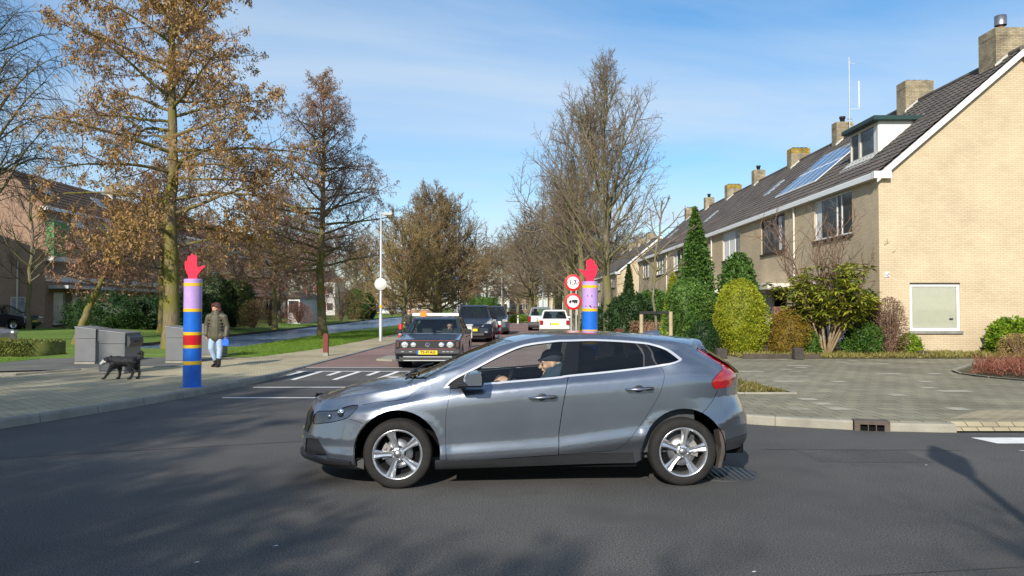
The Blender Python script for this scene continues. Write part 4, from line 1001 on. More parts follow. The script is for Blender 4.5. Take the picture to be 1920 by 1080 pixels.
for nm, pl, dx_ in (('front_door', front_door, 0), ('rear_door', rear_door, 0)):
    d_ = skin2(nm, [inset(pl, G)], [], P3, nrm, M['greypaint'], car, both=False)
    # far side door as a part of its own
    f_ = d_.copy(); f_.data = d_.data.copy(); COL.objects.link(f_); f_.name = nm
    me = f_.data; me.transform(Matrix.Diagonal((1, -1, 1, 1))); me.flip_normals(); f_.parent = car
    for dd, sd in ((d_, -1), (f_, 1)):
        hx, hz = cp(1018.5, 745, .9) if nm == 'front_door' else cp(1200, 729.5, .9)
        w = Wd(hx, hz); b = MB(); pts = []
        b.tube([(hx-.125, sd*(w+.012), hz-.004), (hx-.11, sd*(w+.040), hz-.004), (hx, sd*(w+.048), hz), (hx+.11, sd*(w+.040), hz+.006), (hx+.125, sd*(w+.012), hz+.007)], [.011, .014, .0155, .015, .012], 8, mi=0)
        b.tube([(hx+.03, sd*(w+.012), hz+.003), (hx+.07, sd*(w+.047), hz+.004), (hx+.115, sd*(w+.044), hz+.006)], [.014, .018, .014], 8, mi=1)
        b.build('handle', [M['greypaint'], M['black']], dd)
        b = MB(); b.ball((hx-.01, sd*(w+.000), hz), (.052, .006, .034), 16, 8); b.build('handle_recess', M['black'], dd)
skin2('headlight', [inset(headlight, .004)], [], P3, nrm, M['lens'], car, both='pair', off_=.001)
skin2('headlight_bowl', [inset(headlight, .004)], [], P3, nrm, mat('lamp_housing', (.16, .18, .22), .25, metal=.8), car, both='pair', off_=-.028)
b = MB()
for sd in (-1, 1):
    hx, hz = XU(*hit(643, 775)), hit(643, 775)[1]; w = Wd(hx, hz)
    b.ball((hx-.02, sd*(w-.02), hz), (.036, .020, .042), 14, 8, 0)
    hx2, hz2 = XU(*hit(618, 782)), hit(618, 782)[1]; b.ball((hx2, sd*(Wd(hx2, hz2)-.03), hz2), (.026, .02, .028), 12, 8, 0)
b.build('lamp_reflector', M['chrome'], car)
skin2('taillight', [inset(taillight, .003)], [], P3, nrm, M['redlens'], car, both='pair', off_=.004)
skin2('fog_lamp_recess', [inset(foglamp, .002)], [], P3, nrm, M['black'], car, both='pair', off_=-.02)
skin2('bumper_chrome_bar', [inset(chromebar, .001)], [], P3, nrm, M['chrome'], car, both='pair', off_=.006)
skin2('grille', [grille], [], P3, nrm, M['blackgloss'], car, off_=-.004)
skin2('sill_cover', [inset(sill, .002)], [], P3, nrm, M['sillcover'], car, both='pair')
skin2('sill_highlight', [thinline(H_([(817, 867), (940, 862.5), (1047, 856), (1186, 849)]), .003)], [], P3, nrm, M['galv'], car, off_=.003) if False else None
# --- window area
dlo_in = inset(dlo_out, .017)
skin2('window_chrome_trim', [dlo_out], [dlo_in], P3, nrm, M['trimchrome'], car, both='pair', off_=.004, step=.03)
gf = smooth(H_([(846, 725.5), (856, 712), (896, 692), (939, 669.5), (984, 651.5), (1040, 643.2), (1063.5, 642)]), 3)+H_([(1059, 665), (1049, 706), (985, 712.2), (905, 718.8)])
gr_ = H_([(1086, 641.5), (1118.5, 640.7), (1191, 645), (1200, 654), (1207, 667), (1207, 687.5), (1148, 694.8), (1083, 701.3)])
gq = smooth(H_([(1209, 647.5), (1229, 651.5), (1254, 662.5), (1271, 673)]), 3)+H_([(1268, 676), (1234, 684.5)])
skin2('window_surround', [inset(dlo_in, .001)], [gf, gr_, gq], P3, nrm, M['blackgloss'], car, both='pair', off_=.0)
skin2('front_window', [inset(gf, .001)], [], P3, nrm, M['sideglass'], car, both='pair', off_=-.004)
skin2('rear_window', [inset(gr_, .001)], [], P3, nrm, M['glassdark'], car, both='pair', off_=-.004)
skin2('quarter_window', [inset(gq, .001)], [], P3, nrm, M['glassdark'], car, both='pair', off_=-.004)
qd = H_([(1205.5, 643), (1208.5, 643.5), (1235, 686), (1232, 686.5)]); skin2('quarter_post', [qd], [], P3, nrm, M['sillcover'], car, both='pair', off_=.003)
qd = H_([(1190, 643), (1192.5, 643), (1208.5, 666.5), (1208.5, 689), (1206, 689.3), (1206, 667.5)]); skin2('window_seal', [qd], [], P3, nrm, M['sillcover'], car, both='pair', off_=.002)
# --- dark inner shell under the paint (seen only through the gaps)
inner = [(u, z) for (u, z) in outline]
innerlow = nose+[(UV(x, min(lin(BELT, x)-.03, lin(RAIL, x)-.02)), min(lin(BELT, x)-.03, lin(RAIL, x)-.02)) for x in np.linspace(xf(.74)+.05, 1.95, 50)]+[(xr(z)-.001, z) for z in np.linspace(.78, ZB+.13, 16)]+bot
skin2('inner_shell', [innerlow], [], P3, nrm, M['void'], car, off_=-.05, step=.08)
# --- top surfaces: bonnet, windscreen, roof, spoiler, rear screen in (x, v)
def top3(x, v, o=0):
    zb_ = lin(RAIL, x); w = Wd(x, zb_); zc = max(lin(CEN, x)+.006, zb_+.004); p = 2.3+1.4*sst(.35, .8, x+.35)
    z = zc-(zc-zb_)*abs(v)**p; return (x, v*w, z+o)
def ntop(x, v):
    e = .006; a = Vector(top3(x-e, v)); b_ = Vector(top3(x+e, v)); c = Vector(top3(x, v-e)); d = Vector(top3(x, v+e)); n = (b_-a).cross(d-c)
    if n.length < 1e-9: return Vector((0, 0, 1))
    n.normalize(); return n if n.z > 0 else -n
x0h = xf(.80)+.025
xc_side = cp(804.4, 708, .72)[0]; xc_mid = xc_side-.24
cowl = [(xc_mid+(xc_side-xc_mid)*abs(v)**2.2, v) for v in np.linspace(-1, 1, 21)]
xh_side = cp(967, 643, .60)[0]; xh_mid = xh_side-.13
head = [(xh_mid+(xh_side-xh_mid)*abs(v)**2.0, v) for v in np.linspace(-1, 1, 21)]
xe = 1.80; xs = 1.66
def vpoly(a, b_): return a+b_[::-1]
def vline(x): return [(x, v) for v in np.linspace(-1, 1, 21)]
def toppart(name, a, b_, m, o=0, step=.06, vin=1.0):
    pl = [(x, v*vin) for x, v in a]+[(x, v*vin) for x, v in b_][::-1]
    # long edges subdivided so that they follow the rail
    def seg(p, q): return [(p[0]+(q[0]-p[0])*i/30, p[1]+(q[1]-p[1])*i/30) for i in range(1, 30)]
    A = [(x, v*vin) for x, v in a]; B = [(x, v*vin) for x, v in b_][::-1]
    pl = A+seg(A[-1], B[0])+B+seg(B[-1], A[0])
    return skin2(name, [pl], [], top3, ntop, m, car, step=step, both=False, off_=o)
def shift(l, d): return [(x+d, v) for x, v in l]
toppart('bonnet', vline(x0h), shift(cowl, -.035), M['greypaint'])
toppart('cowl_panel', shift(cowl, -.035), cowl, M['black'], -.012)
toppart('windscreen_pillars', shift(cowl, .0), head, M['greypaint'], -.012)if False else None
# pillars: side strips of the windscreen zone; glass between
def strip(name, a, b_, v0, v1, m, o=0):
    A = [(x, v0) for x, v in (a[-1], )]; n = 40
    xa = float(np.interp(v0, [v for _, v in a], [x for x, _ in a])); xb = float(np.interp(v0, [v for _, v in b_], [x for x, _ in b_]))
    xa1 = float(np.interp(v1, [v for _, v in a], [x for x, _ in a])); xb1 = float(np.interp(v1, [v for _, v in b_], [x for x, _ in b_]))
    pl = [(xa+(xb-xa)*i/n, v0) for i in range(n+1)]+[(xb1+(xa1-xb1)*i/n, v1) for i in range(n+1)]
    return skin2(name, [pl], [], top3, ntop, m, car, step=.05, both='pair', off_=o)
strip('windscreen_pillar', cowl, head, .93, 1.0, M['greypaint'])
wsf = toppart('windscreen', cowl, head, M['glass'], -.003, vin=.93)
b = MB()
toppart('windscreen_band', shift(head, -.10), shift(head, -.002), M['black'], -.006, vin=.93)
toppart('roof', head, vline(xs), M['greypaint'])
# spoiler: roof trailing edge carried on beyond the tailgate glass
sp0, sp1 = xs+.004, cp(1321, 640, .35)[0]
b = MB(); n = 20; top_, low_, ys = [], [], np.linspace(-1, 1, n+1)
V = []
for v in ys:
    p = top3(sp0, v*.985); w = p[1]
    ex = sp1-.04*abs(v)**3.0; zt = lin(CEN, 1.70)-.028-.05*abs(v)**2.4
    V += [(p[0], w, p[2]), ((p[0]+ex)/2, w*.985, (p[2]+zt)/2+.012), (ex, w*.955, zt), (ex+.002, w*.955, zt-.040), ((p[0]+ex)/2+.03, w*.955, (p[2]+zt)/2-.055), (p[0]+.02, w*.96, p[2]-.05)]
F = [(i*6+k, i*6+k+1, i*6+6+k+1, i*6+6+k) for i in range(n) for k in range(5)]; b.add(V, F, 0, False); b.add([V[k] for k in range(6)], [(0, 1, 2, 3, 4, 5)]); b.add([V[n*6+k] for k in range(6)], [(0, 1, 2, 3, 4, 5)])
b.build('roof_spoiler', M['greypaint'], car)
# rear screen, tailgate details (other side of the car)
b = MB(); zs_ = np.linspace(lin(RAIL, 1.9)-.02, 1.0, 8); V = []
for z in np.linspace(1.02, 1.30, 8):
    for v in np.linspace(-1, 1, 13):
        x = xr(z)-LR*(1-(1-min(1, abs(v)*.62)**2.3)**(1/2.5)); V.append((x+.006, v*.58*W0(1.6, z)/.9, z))
b.add(V, [(i*13+k, i*13+k+1, i*13+13+k+1, i*13+13+k) for i in range(7) for k in range(12)], 0, True); b.build('tailgate_glass', M['glassdark'], car)
for (front, z0_, z1_) in ((False, .56, .67), (True, .37, .48)):
    b = MB(); V = []
    for z in (z0_, z1_):
        for v in np.linspace(-.24, .24, 13):
            t_ = 1-(1-(abs(v)/.9)**2.25)**(1/2.4); x = xf(z)+LF*t_+.001 if front else xr(z)-LR*t_-.001; V.append((x, v, z))
    V += [(p[0]+(.01 if front else -.01), p[1], p[2]) for p in V]
    F = [(k, k+1, 14+k, 13+k) for k in range(12)]+[(26+k, 27+k, 40+k, 39+k) for k in range(12)]+[(k, k+1, 27+k, 26+k) for k in range(12)]+[(13+k, 14+k, 40+k, 39+k) for k in range(12)]+[(0, 13, 39, 26), (12, 25, 51, 38)]
    b.add(V, F); b.build('number_plate', M['yellowplate'], car)
# front lip
b = MB(); V = []
for v in np.linspace(-1, 1, 25):
    a_ = v*math.pi/2; x = xf(.30)-.03+.62*(1-math.cos(a_)); y = .87*math.sin(a_)
    V += [(x, y, .255), (x+.005, y*.995, .225), (x+.12, y*.97, .18), (x+.12, y*.95, .28)]
b.add(V, [(i*4+k, i*4+(k+1) % 4, i*4+4+(k+1) % 4, i*4+4+k) for i in range(24) for k in range(4)], 0, False); b.build('front_lip', M['black'], car)
# underbody, wheel housings
b = MB(); b.box((-.90, -.78, .17), (.90, .78, .24)); b.box((-2.0, -.55, .19), (-1.75, .55, .4)); b.box((1.75, -.55, .24), (2.0, .55, .4)); b.box((-1.8, -.5, .22), (1.8, .5, .3)); b.build('underbody', M['void'], car)
for cx in (-WBX, WBX):
    for sd in (-1, 1):
        b = MB(); b.lathe([(.40, sd*.875), (.40, sd*.55), (.0, sd*.55)], 36, 'y', (cx, 0, .33), a0=R(-15), a1=R(195))
        b.build('wheel_housing', M['void'], car)
flapm = mat('dusty_mud_flap', (.07, .06, .055), .9, var=.3)
for sd in (-1, 1): b = MB(); b.prism([(WBX+.33, .16), (WBX+.36, .16), (WBX+.41, .33), (WBX+.40, .50), (WBX+.34, .53), (WBX+.37, .35)], sd*.84, sd*.66, 'y'); b.build('mud_flap', flapm, car)
# wheels
def make_wheel(parent, cx, sd, r=.316, rot=0, steer=0):
    wroot_loc = (cx, sd*.775, .314)
    b = MB(); w2 = .102; R_ = r
    prof_ = [(.222, -.082), (.232, -.098), (.255, -.1035), (.285, -.101), (.300, -.094), (.309, -.083), (R_, -.064), (R_+.001, 0), (R_, .064), (.309, .083), (.300, .094), (.255, .1), (.222, .085)]
    b.lathe(prof_, 56, 'y'); 
    for k in range(64):
        a = 2*math.pi*k/64
        for (ya, yb) in ((-.090, -.066), ):
            c, s_ = math.cos(a), math.sin(a); e = .012; c2, s2 = math.cos(a+.055), math.sin(a+.055)
            b.add([(.306*c, ya, .306*s_), (.3175*c, yb, .3175*s_), (.3175*c2, yb, .3175*s2), (.306*c2, ya, .306*s2)], [(0, 1, 2, 3)])
    ty = b.build('wheel', M['rubber'], parent)
    ty.location = wroot_loc
    if sd > 0: ty.rotation_euler = (0, 0, math.pi)
    b = MB(); b.lathe([(.226, -.088), (.231, -.098), (.226, -.102), (.216, -.098), (.211, -.085), (.203, -.06), (.198, .06), (.215, .085)], 56, 'y')
    # five spokes, split down the middle by a groove
    for k in range(5):
        a = R(rot+72*k); ca, sa = math.cos(a), math.sin(a)
        def Q(rr, t_, y): return (rr*ca-t_*sa, y, rr*sa+t_*ca)
        for (t0, t1) in ((-1, .0), (.0, 1)):
            sec = []
            for (rr, hw, y) in ((.045, .026, -.070), (.10, .026, -.074), (.16, .033, -.084), (.205, .044, -.093), (.222, .047, -.095)):
                sec += [Q(rr, hw*t0, y+(.014 if t0 < -.5 else .006)), Q(rr, hw*(t0+t1)/2*1.1, y-.003), Q(rr, hw*t1, y+(.014 if t1 > .5 else .006)), Q(rr, hw*t1, y+.035), Q(rr, hw*t0, y+.035)]
            b.add(sec, [(i*5+q, i*5+(q+1) % 5, i*5+5+(q+1) % 5, i*5+5+q) for i in range(4) for q in range(5)], 0, False)
    b.lathe([(.058, -.04), (.062, -.066), (.058, -.073), (.034, -.073)], 24, 'y')
    rim = b.build('rim', M['alloy'], ty)
    b = MB(); b.lathe([(.0, -.078), (.026, -.077), (.032, -.070), (.034, -.066)], 20, 'y'); b.build('hub_cap', M['steel'], ty)
    b = MB()
    for k in range(5):
        a = R(rot+36+72*k); b.lathe([(.0, -.080), (.008, -.080), (.010, -.074), (.010, -.06)], 8, 'y', (.050*math.cos(a), 0, .050*math.sin(a)))
    b.build('wheel_bolt', M['chrome'], ty)
    b = MB(); b.lathe([(.05, -.028), (.135, -.028), (.135, -.012), (.05, -.012)], 40, 'y', mi=0); b.lathe([(.0, -.032), (.07, -.032), (.075, -.012)], 24, 'y', mi=1); b.build('brake_disc', [M['steel'], M['black']], ty)
    b = MB(); sgn = -1 if cx < 0 else 1; s3 = sgn*(1 if sd < 0 else -1)
    pts = [(.085*math.cos(a)*s3, .085*math.sin(a)) for a in np.linspace(-.35, .75, 6)]+[(.150*math.cos(a)*s3, .150*math.sin(a)) for a in np.linspace(.75, -.35, 6)]
    b.prism(pts, -.048, -.01, 'y'); b.ball((.115*s3, -.05, .05), (.016, .012, .016), 8, 6); b.ball((.11*s3, -.05, -.01), (.014, .012, .014), 8, 6); b.build('brake_caliper', mat('caliper', (.30, .29, .27), .6, metal=.5), ty)
    b = MB(); b.lathe([(.20, .02), (.0, .02)], 32, 'y'); b.build('wheel_back', M['void'], ty)
    return ty
for cx, ro in ((-WBX, 108+0), (WBX, 83)):
    for sd in (-1, 1): make_wheel(car, cx, sd, rot=(180-ro) if False else ro)
# door mirror each side
for sd in (-1, 1):
    mx0, mz0 = cp(869, 695, .98); mx1, mz1 = cp(906, 723.7, .98); b = MB()
    cx_, cz_ = (mx0+mx1)/2, (mz0+mz1)/2; hx, hz = (mx1-mx0)/2, (mz0-mz1)/2
    V = []; 
    prof2 = [(-1, -.55), (-.93, .05), (-.62, .66), (-.1, .95), (.45, .98), (.86, .80), (1, .4), (1, -.75), (.9, -.98), (-.75, -.98)]
    rings = [(0.0, -.0, .72), (.05, -.03, 1.0), (.13, .0, 1.0), (.2, .03, .80)]
    for (dy, dxx, sc) in rings:
        for (a, c) in prof2: V.append((cx_+dxx*.2+a*hx*sc, sd*(.885+.02+dy), cz_+c*hz*(sc*.5+.5 if sc < 1 else 1)*(1 if sc == 1 else .9)))
    n = len(prof2); F = [(i*n+k, i*n+(k+1) % n, i*n+n+(k+1) % n, i*n+n+k) for i in range(3) for k in range(n)]
    b.add(V, F, 0, True); b.add(V[:n], [tuple(range(n))]); b.add(V[-n:], [tuple(range(n))])
    b2 = b.build('door_mirror', M['greypaint'], car)
    b = MB(); b.box((cx_-hx-.055, sd*.85, cz_-hz*1.05), (cx_+hx*.96, sd*1.075, cz_-hz*.55), bev=.012); b.build('mirror_base', M['black'], b2)
    b = MB(); b.box((cx_+hx*.97, sd*.93, cz_-hz*.7), (cx_+hx*1.03, sd*1.07, cz_+hz*.8), bev=.008); b.build('mirror_glass', M['blackgloss'], b2)
    b = MB(); q = [cp(841, 727, .86), cp(852, 715, .86), cp(872, 703, .86), cp(872, 722, .86), cp(866, 726, .86)]
    b.prism(q, sd*(.852), sd*(.838), 'y'); b.build('mirror_sail', M['black'], b2)
# shark-fin aerial
fx = cp(1215, 622, .0)[0]; fz = lin(CEN, fx)
b = MB(); V = []
for (x, w, h) in ((-.13, .004, 0), (-.08, .022, .012), (-.02, .034, .028), (.04, .036, .042), (.09, .03, .050), (.12, .012, .040), (.13, .004, .0)):
    for a in np.linspace(0, math.pi, 7): V.append((fx+x, w*math.cos(a), fz-.004+h*math.sin(a)))
b.add(V, [(i*7+k, i*7+k+1, i*7+8+k, i*7+7+k) for i in range(6) for k in range(6)], 0, True); b.build('roof_aerial', M['greypaint'], car)
# wipers
b = MB()
def wt(x, v, h): p = top3(x, v); return (p[0], p[1], p[2]+h)
b.tube([wt(xc_mid-.02, -.35, .02), wt(xc_mid+.08, -.1, .035), wt(xc_mid+.06, .28, .03)], .009, 6); b.tube([wt(xc_mid+.015, -.85, .03), wt(xc_mid+.035, -.45, .038), wt(xc_mid+.035, .0, .03)], .009, 6)
b.tube([wt(xc_mid+.0, .15, .02), wt(xc_mid+.12, .45, .04), wt(xc_mid+.2, .8, .03)], .009, 6); b.build('wiper', M['black'], car)
# --- cabin
b = MB(); b.box((-.75, -.72, .24), (1.5, .72, .30)); b.box((-.78, -.70, .3), (-.62, .70, .80)); b.prism([(-.95, .78), (-.70, .86), (-.52, .84), (-.45, .76), (-.50, .62), (-.95, .6)], -.70, .70, 'y')
for sd in (-1, 1): b.box((-.6, sd*.73, .3), (1.45, sd*.78, .84))
b.build('cabin_lining', M['trim'], car)
def seat(x, y):
    b = MB(); b.box((x-.25, y-.24, .42), (x+.25, y+.24, .58), bev=.05)
    b.prism([(x+.20, .50), (x+.34, .50), (x+.50, 1.08), (x+.40, 1.10)], y-.23, y+.23, 'y'); b.box((x+.42, y-.13, 1.10), (x+.54, y+.13, 1.27), bev=.03); b.build('seat', M['seat'], car)
seat(.02, -.36); seat(.02, .36)
b = MB(); b.box((.78, -.68, .42), (1.18, .68, .58), bev=.05); b.prism([(1.10, .5), (1.25, .5), (1.38, 1.02), (1.30, 1.02)], -.66, .66, 'y')
for y in (-.36, .36): b.box((1.28, y-.13, 1.02), (1.38, y+.13, 1.17), bev=.03)
b.build('rear_bench', M['seat'], car)
b = MB(); sx_, sy_, sz_ = -.33, -.36, .87
pts = []
for k in range(25):
    a = 2*math.pi*k/24; pts.append((sx_+math.sin(a)*.185*.42, sy_+math.cos(a)*.185, sz_+math.sin(a)*.185*.90))
b.tube(pts, .016, 8, caps=False); b.tube([(sx_, sy_, sz_), (sx_-.3, sy_, sz_-.16)], .03, 8); b.tube([(sx_, sy_-.18, sz_), (sx_, sy_+.18, sz_)], .018, 6); b.build('steering_wheel', M['black'], car)
b = MB(); p = top3(xh_mid-.10, 0); b.box((p[0]-.02, -.12, p[2]-.10), (p[0]+.01, .12, p[2]-.04), bev=.01); b.build('rear_view_mirror', M['black'], car)
# ================================================================== PEOPLE AND THE DOG
def capsule(bm_parts, a, b_, ra, rb, n=12):
    a, b_ = Vector(a), Vector(b_); d = b_-a; L = d.length
    if L < 1e-6: d = Vector((0, 0, 1)); L = 1e-6
    q = d.normalized().to_track_quat('Z', 'Y'); V, F = [], []; m = 5; rings = []
    for j in range(m+1): t_ = math.pi/2*j/m; rings.append((-ra*math.cos(t_), ra*math.sin(t_)))
    for j in range(m+1): t_ = math.pi/2*j/m; rings.append((L+rb*math.sin(t_), rb*math.cos(t_)))
    for (h, r) in rings:
        for k in range(n): an = 2*math.pi*k/n; p = q@Vector((r*math.cos(an), r*math.sin(an), h))+a; V.append(tuple(p))
    F = [(i*n+k, i*n+(k+1) % n, i*n+n+(k+1) % n, i*n+n+k) for i in range(len(rings)-1) for k in range(n)]
    bm_parts.append((V, F))
def ell(parts, c, r, rot=0):
    V, F = [], []; nu, nv = 16, 10
    for j in range(nv+1):
        t_ = math.pi*j/nv
        for i in range(nu):
            a = 2*math.pi*i/nu; x, y, z = r[0]*math.sin(t_)*math.cos(a), r[1]*math.sin(t_)*math.sin(a), r[2]*math.cos(t_)
            V.append((c[0]+x*math.cos(rot)-y*math.sin(rot), c[1]+x*math.sin(rot)+y*math.cos(rot), c[2]+z))
    F = [(j*nu+i, (j+1)*nu+i, (j+1)*nu+(i+1) % nu, j*nu+(i+1) % nu) for j in range(nv) for i in range(nu)]; parts.append((V, F))
def blend(name, parts, m, parent, vox=.012, it=3, label=None, smooth_=.5):
    """overlapping limbs fused to one continuous skin (voxel remesh, then smoothed)"""
    b = MB()
    for V, F in parts: b.add(V, F)
    o = b.build(name, m, parent)
    r = o.modifiers.new('fuse', 'REMESH'); r.mode = 'VOXEL'; r.voxel_size = vox; r.use_smooth_shade = True
    s_ = o.modifiers.new('soft', 'SMOOTH'); s_.iterations = it; s_.factor = smooth_
    dg = bpy.context.evaluated_depsgraph_get(); me = bpy.data.meshes.new_from_object(o.evaluated_get(dg)); old = o.data
    o.modifiers.clear(); o.data = me; me.name = name
    if not me.materials: me.materials.append(m)
    bpy.data.meshes.remove(old)
    if label: o['label'] = label
    return o
def hand_parts(parts, wrist, dirv, palmn, side=1, curl=.5, k=1.0):
    """palm plus five separate curled fingers, thumb from the side of the palm"""
    w = Vector(wrist); d = Vector(dirv).normalized(); n_ = Vector(palmn); n_ = (n_-d*n_.dot(d)).normalized(); s_ = d.cross(n_)*side
    capsule(parts, w+d*.02*k+s_*.018*k, w+d*.075*k+s_*.026*k, .017*k, .015*k, 8); capsule(parts, w+d*.02*k-s_*.018*k, w+d*.075*k-s_*.026*k, .017*k, .014*k, 8); capsule(parts, w, w+d*.07*k, .021*k, .018*k, 8)
    for i, L in enumerate((.072, .080, .075, .060)):
        b0 = w+d*.085*k+s_*(.030-.020*i)*k; c1 = curl*(1+.08*i); e1 = d*math.cos(c1)+n_*math.sin(c1); e2 = d*math.cos(2*c1)+n_*math.sin(2*c1)
        m1 = b0+e1*L*.5*k; capsule(parts, b0, m1, .0088*k, .0082*k, 8); capsule(parts, m1, m1+e2*L*.5*k, .0082*k, .0072*k, 8)
    t0 = w+d*.025*k+s_*.03*k; t1 = t0+(d*.6+s_*.6+n_*.35).normalized()*.04*k; capsule(parts, t0, t1, .012*k, .010*k, 8); capsule(parts, t1, t1+(d*.85+s_*.1+n_*.4).normalized()*.032*k, .010*k, .008*k, 8)
def head_parts(parts, c, f, k=1.0):
    """head with brow, nose, lips, chin, ears; f = facing (x, y)"""
    f = Vector((f[0], f[1], f[2] if len(f) > 2 else 0)).normalized(); up = Vector((0, 0, 1)); up = (up-f*up.dot(f)).normalized(); s_ = f.cross(up); c = Vector(c)
    P = lambda a, b_, h: c+f*a*k+s_*b_*k+up*h*k
    ell(parts, P(-.012, 0, .025), (.085*k, .085*k, .098*k)); capsule(parts, P(.03, 0, -.01), P(.035, 0, -.062), .060*k, .036*k); capsule(parts, P(.062, 0, -.085), P(.045, 0, -.07), .020*k, .03*k)
    capsule(parts, P(.082, 0, .02), P(.103, 0, -.018), .010*k, .014*k, 8); capsule(parts, P(.098, -.010, -.02), P(.098, .010, -.02), .009*k, .009*k, 8)
    capsule(parts, P(.070, -.028, .032), P(.070, .028, .032), .018*k, .018*k, 8); capsule(parts, P(.080, -.018, -.046), P(.080, .018, -.046), .008*k, .008*k, 8)
    for q in (-1, 1): ell(parts, P(-.005, q*.080, -.002), (.020*k, .012*k, .030*k)); ell(parts, P(.058, q*.038, -.015), (.022*k, .02*k, .022*k))
    return P
M['eye'] = mat('eye', (.05, .03, .02), .2); M['lips'] = mat('lips', (.42, .16, .13), .5)
# ---- driver of the grey car (sits inside it: a thing of its own)
drv = thing('person', 'driver of the grey hatchback in dark cap and navy coat, hand on the wheel', 'person', CAR_LOC, CAR_YAW)
hx, hz = cp(1031, 683, .36); hz -= .00
sk = []
Pd = head_parts(sk, (hx+.005, -.36, hz), (-1, -.12, -.10), 1.08)
capsule(sk, (hx+.03, -.36, hz-.06), (hx+.07, -.36, hz-.16), .06, .065)
wx, wz = cp(938, 709, .42); hand_parts(sk, (wx+.07, -.44, wz-.02), (-1, .10, .30), (.3, .5, -.9), 1, .75, 1.08); capsule(sk, (wx+.06, -.44, wz-.022), (wx+.14, -.46, wz-.05), .026, .03)
hand_parts(sk, (-.24, -.20, .90), (-1, -.1, .25), (.2, -.4, -.9), -1, .8, 1.05)
capsule(sk, (hx+.10, -.36, .66), (hx+.07, -.36, hz-.14), .10, .06)
for (sy_, wr_) in ((-.54, (wx+.14, -.46, wz-.05)), (-.18, (-.20, -.19, .885))): capsule(sk, (hx+.07, -.36, .98), (hx+.05, sy_, .98), .05, .045); eb = (hx-.16, -.575, .86) if sy_ < -.3 else (hx-.10, -.14, .82); capsule(sk, (hx+.05, sy_, .98), eb, .045, .035); capsule(sk, eb, wr_, .035, .026)
blend('body', sk, M['skin'], drv, .008, 3)
ct = []
capsule(ct, (hx+.10, -.36, .62), (hx+.09, -.36, .95), .17, .17); capsule(ct, (hx+.08, -.20, 1.02), (hx+.08, -.52, 1.02), .085, .085); capsule(ct, (hx+.06, -.36, 1.0), (hx+.05, -.36, hz-.12), .13, .085)
capsule(ct, (hx+.05, -.54, 1.0), (hx-.16, -.575, .86), .078, .066); capsule(ct, (hx-.16, -.575, .86), (wx+.13, -.465, wz-.045), .066, .046)
capsule(ct, (hx+.05, -.18, 1.0), (hx-.10, -.14, .82), .075, .06); capsule(ct, (hx-.10, -.14, .82), (-.20, -.19, .885), .06, .044)
blend('coat', ct, M['cloth_navy'], drv, .014, 4)
ct = []; capsule(ct, (hx+.12, -.46, .62), (-.22, -.47, .66), .11, .085); capsule(ct, (hx+.12, -.26, .62), (-.22, -.25, .66), .11, .085); capsule(ct, (-.22, -.47, .66), (-.50, -.46, .38), .08, .055); capsule(ct, (-.22, -.25, .66), (-.50, -.26, .38), .08, .055)
blend('trousers', ct, M['cloth_navy'], drv, .016, 3)
ct = []; ell(ct, tuple(Pd(-.020, 0, .060)), (.112, .102, .078)); ell(ct, tuple(Pd(-.025, 0, .085)), (.105, .095, .062)); capsule(ct, Pd(.06, -.05, .058), Pd(.06, .05, .058), .022, .022); capsule(ct, Pd(.10, -.035, .046), Pd(.10, .035, .046), .013, .013)
blend('cap', ct, mat('dark_cap', (.018, .022, .035), .9), drv, .010, 3)
ct = []; capsule(ct, (hx+.045, -.40, hz-.13), (hx+.01, -.33, hz-.15), .055, .05); capsule(ct, (hx+.02, -.36, hz-.14), (hx-.03, -.36, hz-.24), .05, .03); blend('scarf', ct, mat('scarf', (.33, .22, .17), .9, var=.4, vscale=30), drv, .012, 2)
ct = []; ell(ct, tuple(Pd(-.055, 0, .0)), (.055, .086, .06)); blend('hair', ct, mat('grey_hair', (.32, .33, .30), .8), drv, .010, 2)
b = MB()
for q in (-1, 1): b.ball(tuple(Pd(.083, q*.034, .008)), .010, 8, 6)
b.build('eyes', M['eye'], drv)

# ---- woman walking a dog
wo_x, wo_y = ground(405, 688, PZ); 
wm = thing('person', 'woman in olive puffer jacket and pale jeans walking on the beige pavement', 'person', (wo_x, wo_y, PZ), R(0))
wm.scale = (1.0, 1.0, 1.0)
# faces the camera and slightly left: local -y is towards us
f = (-.35, -.94, -.18)
sk = []; Ph = head_parts(sk, (-.005, -.03, 1.50), f, 1.06)
capsule(sk, (-.0, .0, 1.36), (-.005, -.01, 1.46), .052, .05)
hand_parts(sk, (.275, -.09, .76), (.05, -.15, -1), (-1, -.2, 0), -1, .6, .95); hand_parts(sk, (-.235, -.05, .78), (.35, -.3, -.8), (1, 0, 0), 1, .5, .9)
capsule(sk, (-.09, 0, .80), (-.10, -.02, .45), .07, .05); capsule(sk, (.09, 0, .80), (.10, .0, .45), .07, .05); capsule(sk, (0, 0, .85), (0, 0, 1.3), .09, .10)
for q_ in (-1, 1): capsule(sk, (0, 0, 1.28), (q_*.19, 0, 1.28), .05, .05); eb = (.265, .03, 1.03) if q_ > 0 else (-.275, .04, 1.04); capsule(sk, (q_*.19, 0, 1.28), eb, .045, .035); capsule(sk, eb, (.274, -.085, .77) if q_ > 0 else (-.23, -.06, .80), .035, .024)
blend('body', sk, M['skin'], wm, .0085, 3)
jk = []
capsule(jk, (0, .0, .80), (0, -.01, 1.02), .175, .165); capsule(jk, (0, -.01, 1.02), (0, .0, 1.25), .165, .155); capsule(jk, (-.15, .0, 1.295), (.15, 0, 1.295), .085, .085); capsule(jk, (0, .0, 1.28), (0, -.01, 1.40), .12, .09)
capsule(jk, (-.10, 0, .80), (.10, 0, .80), .135, .135)
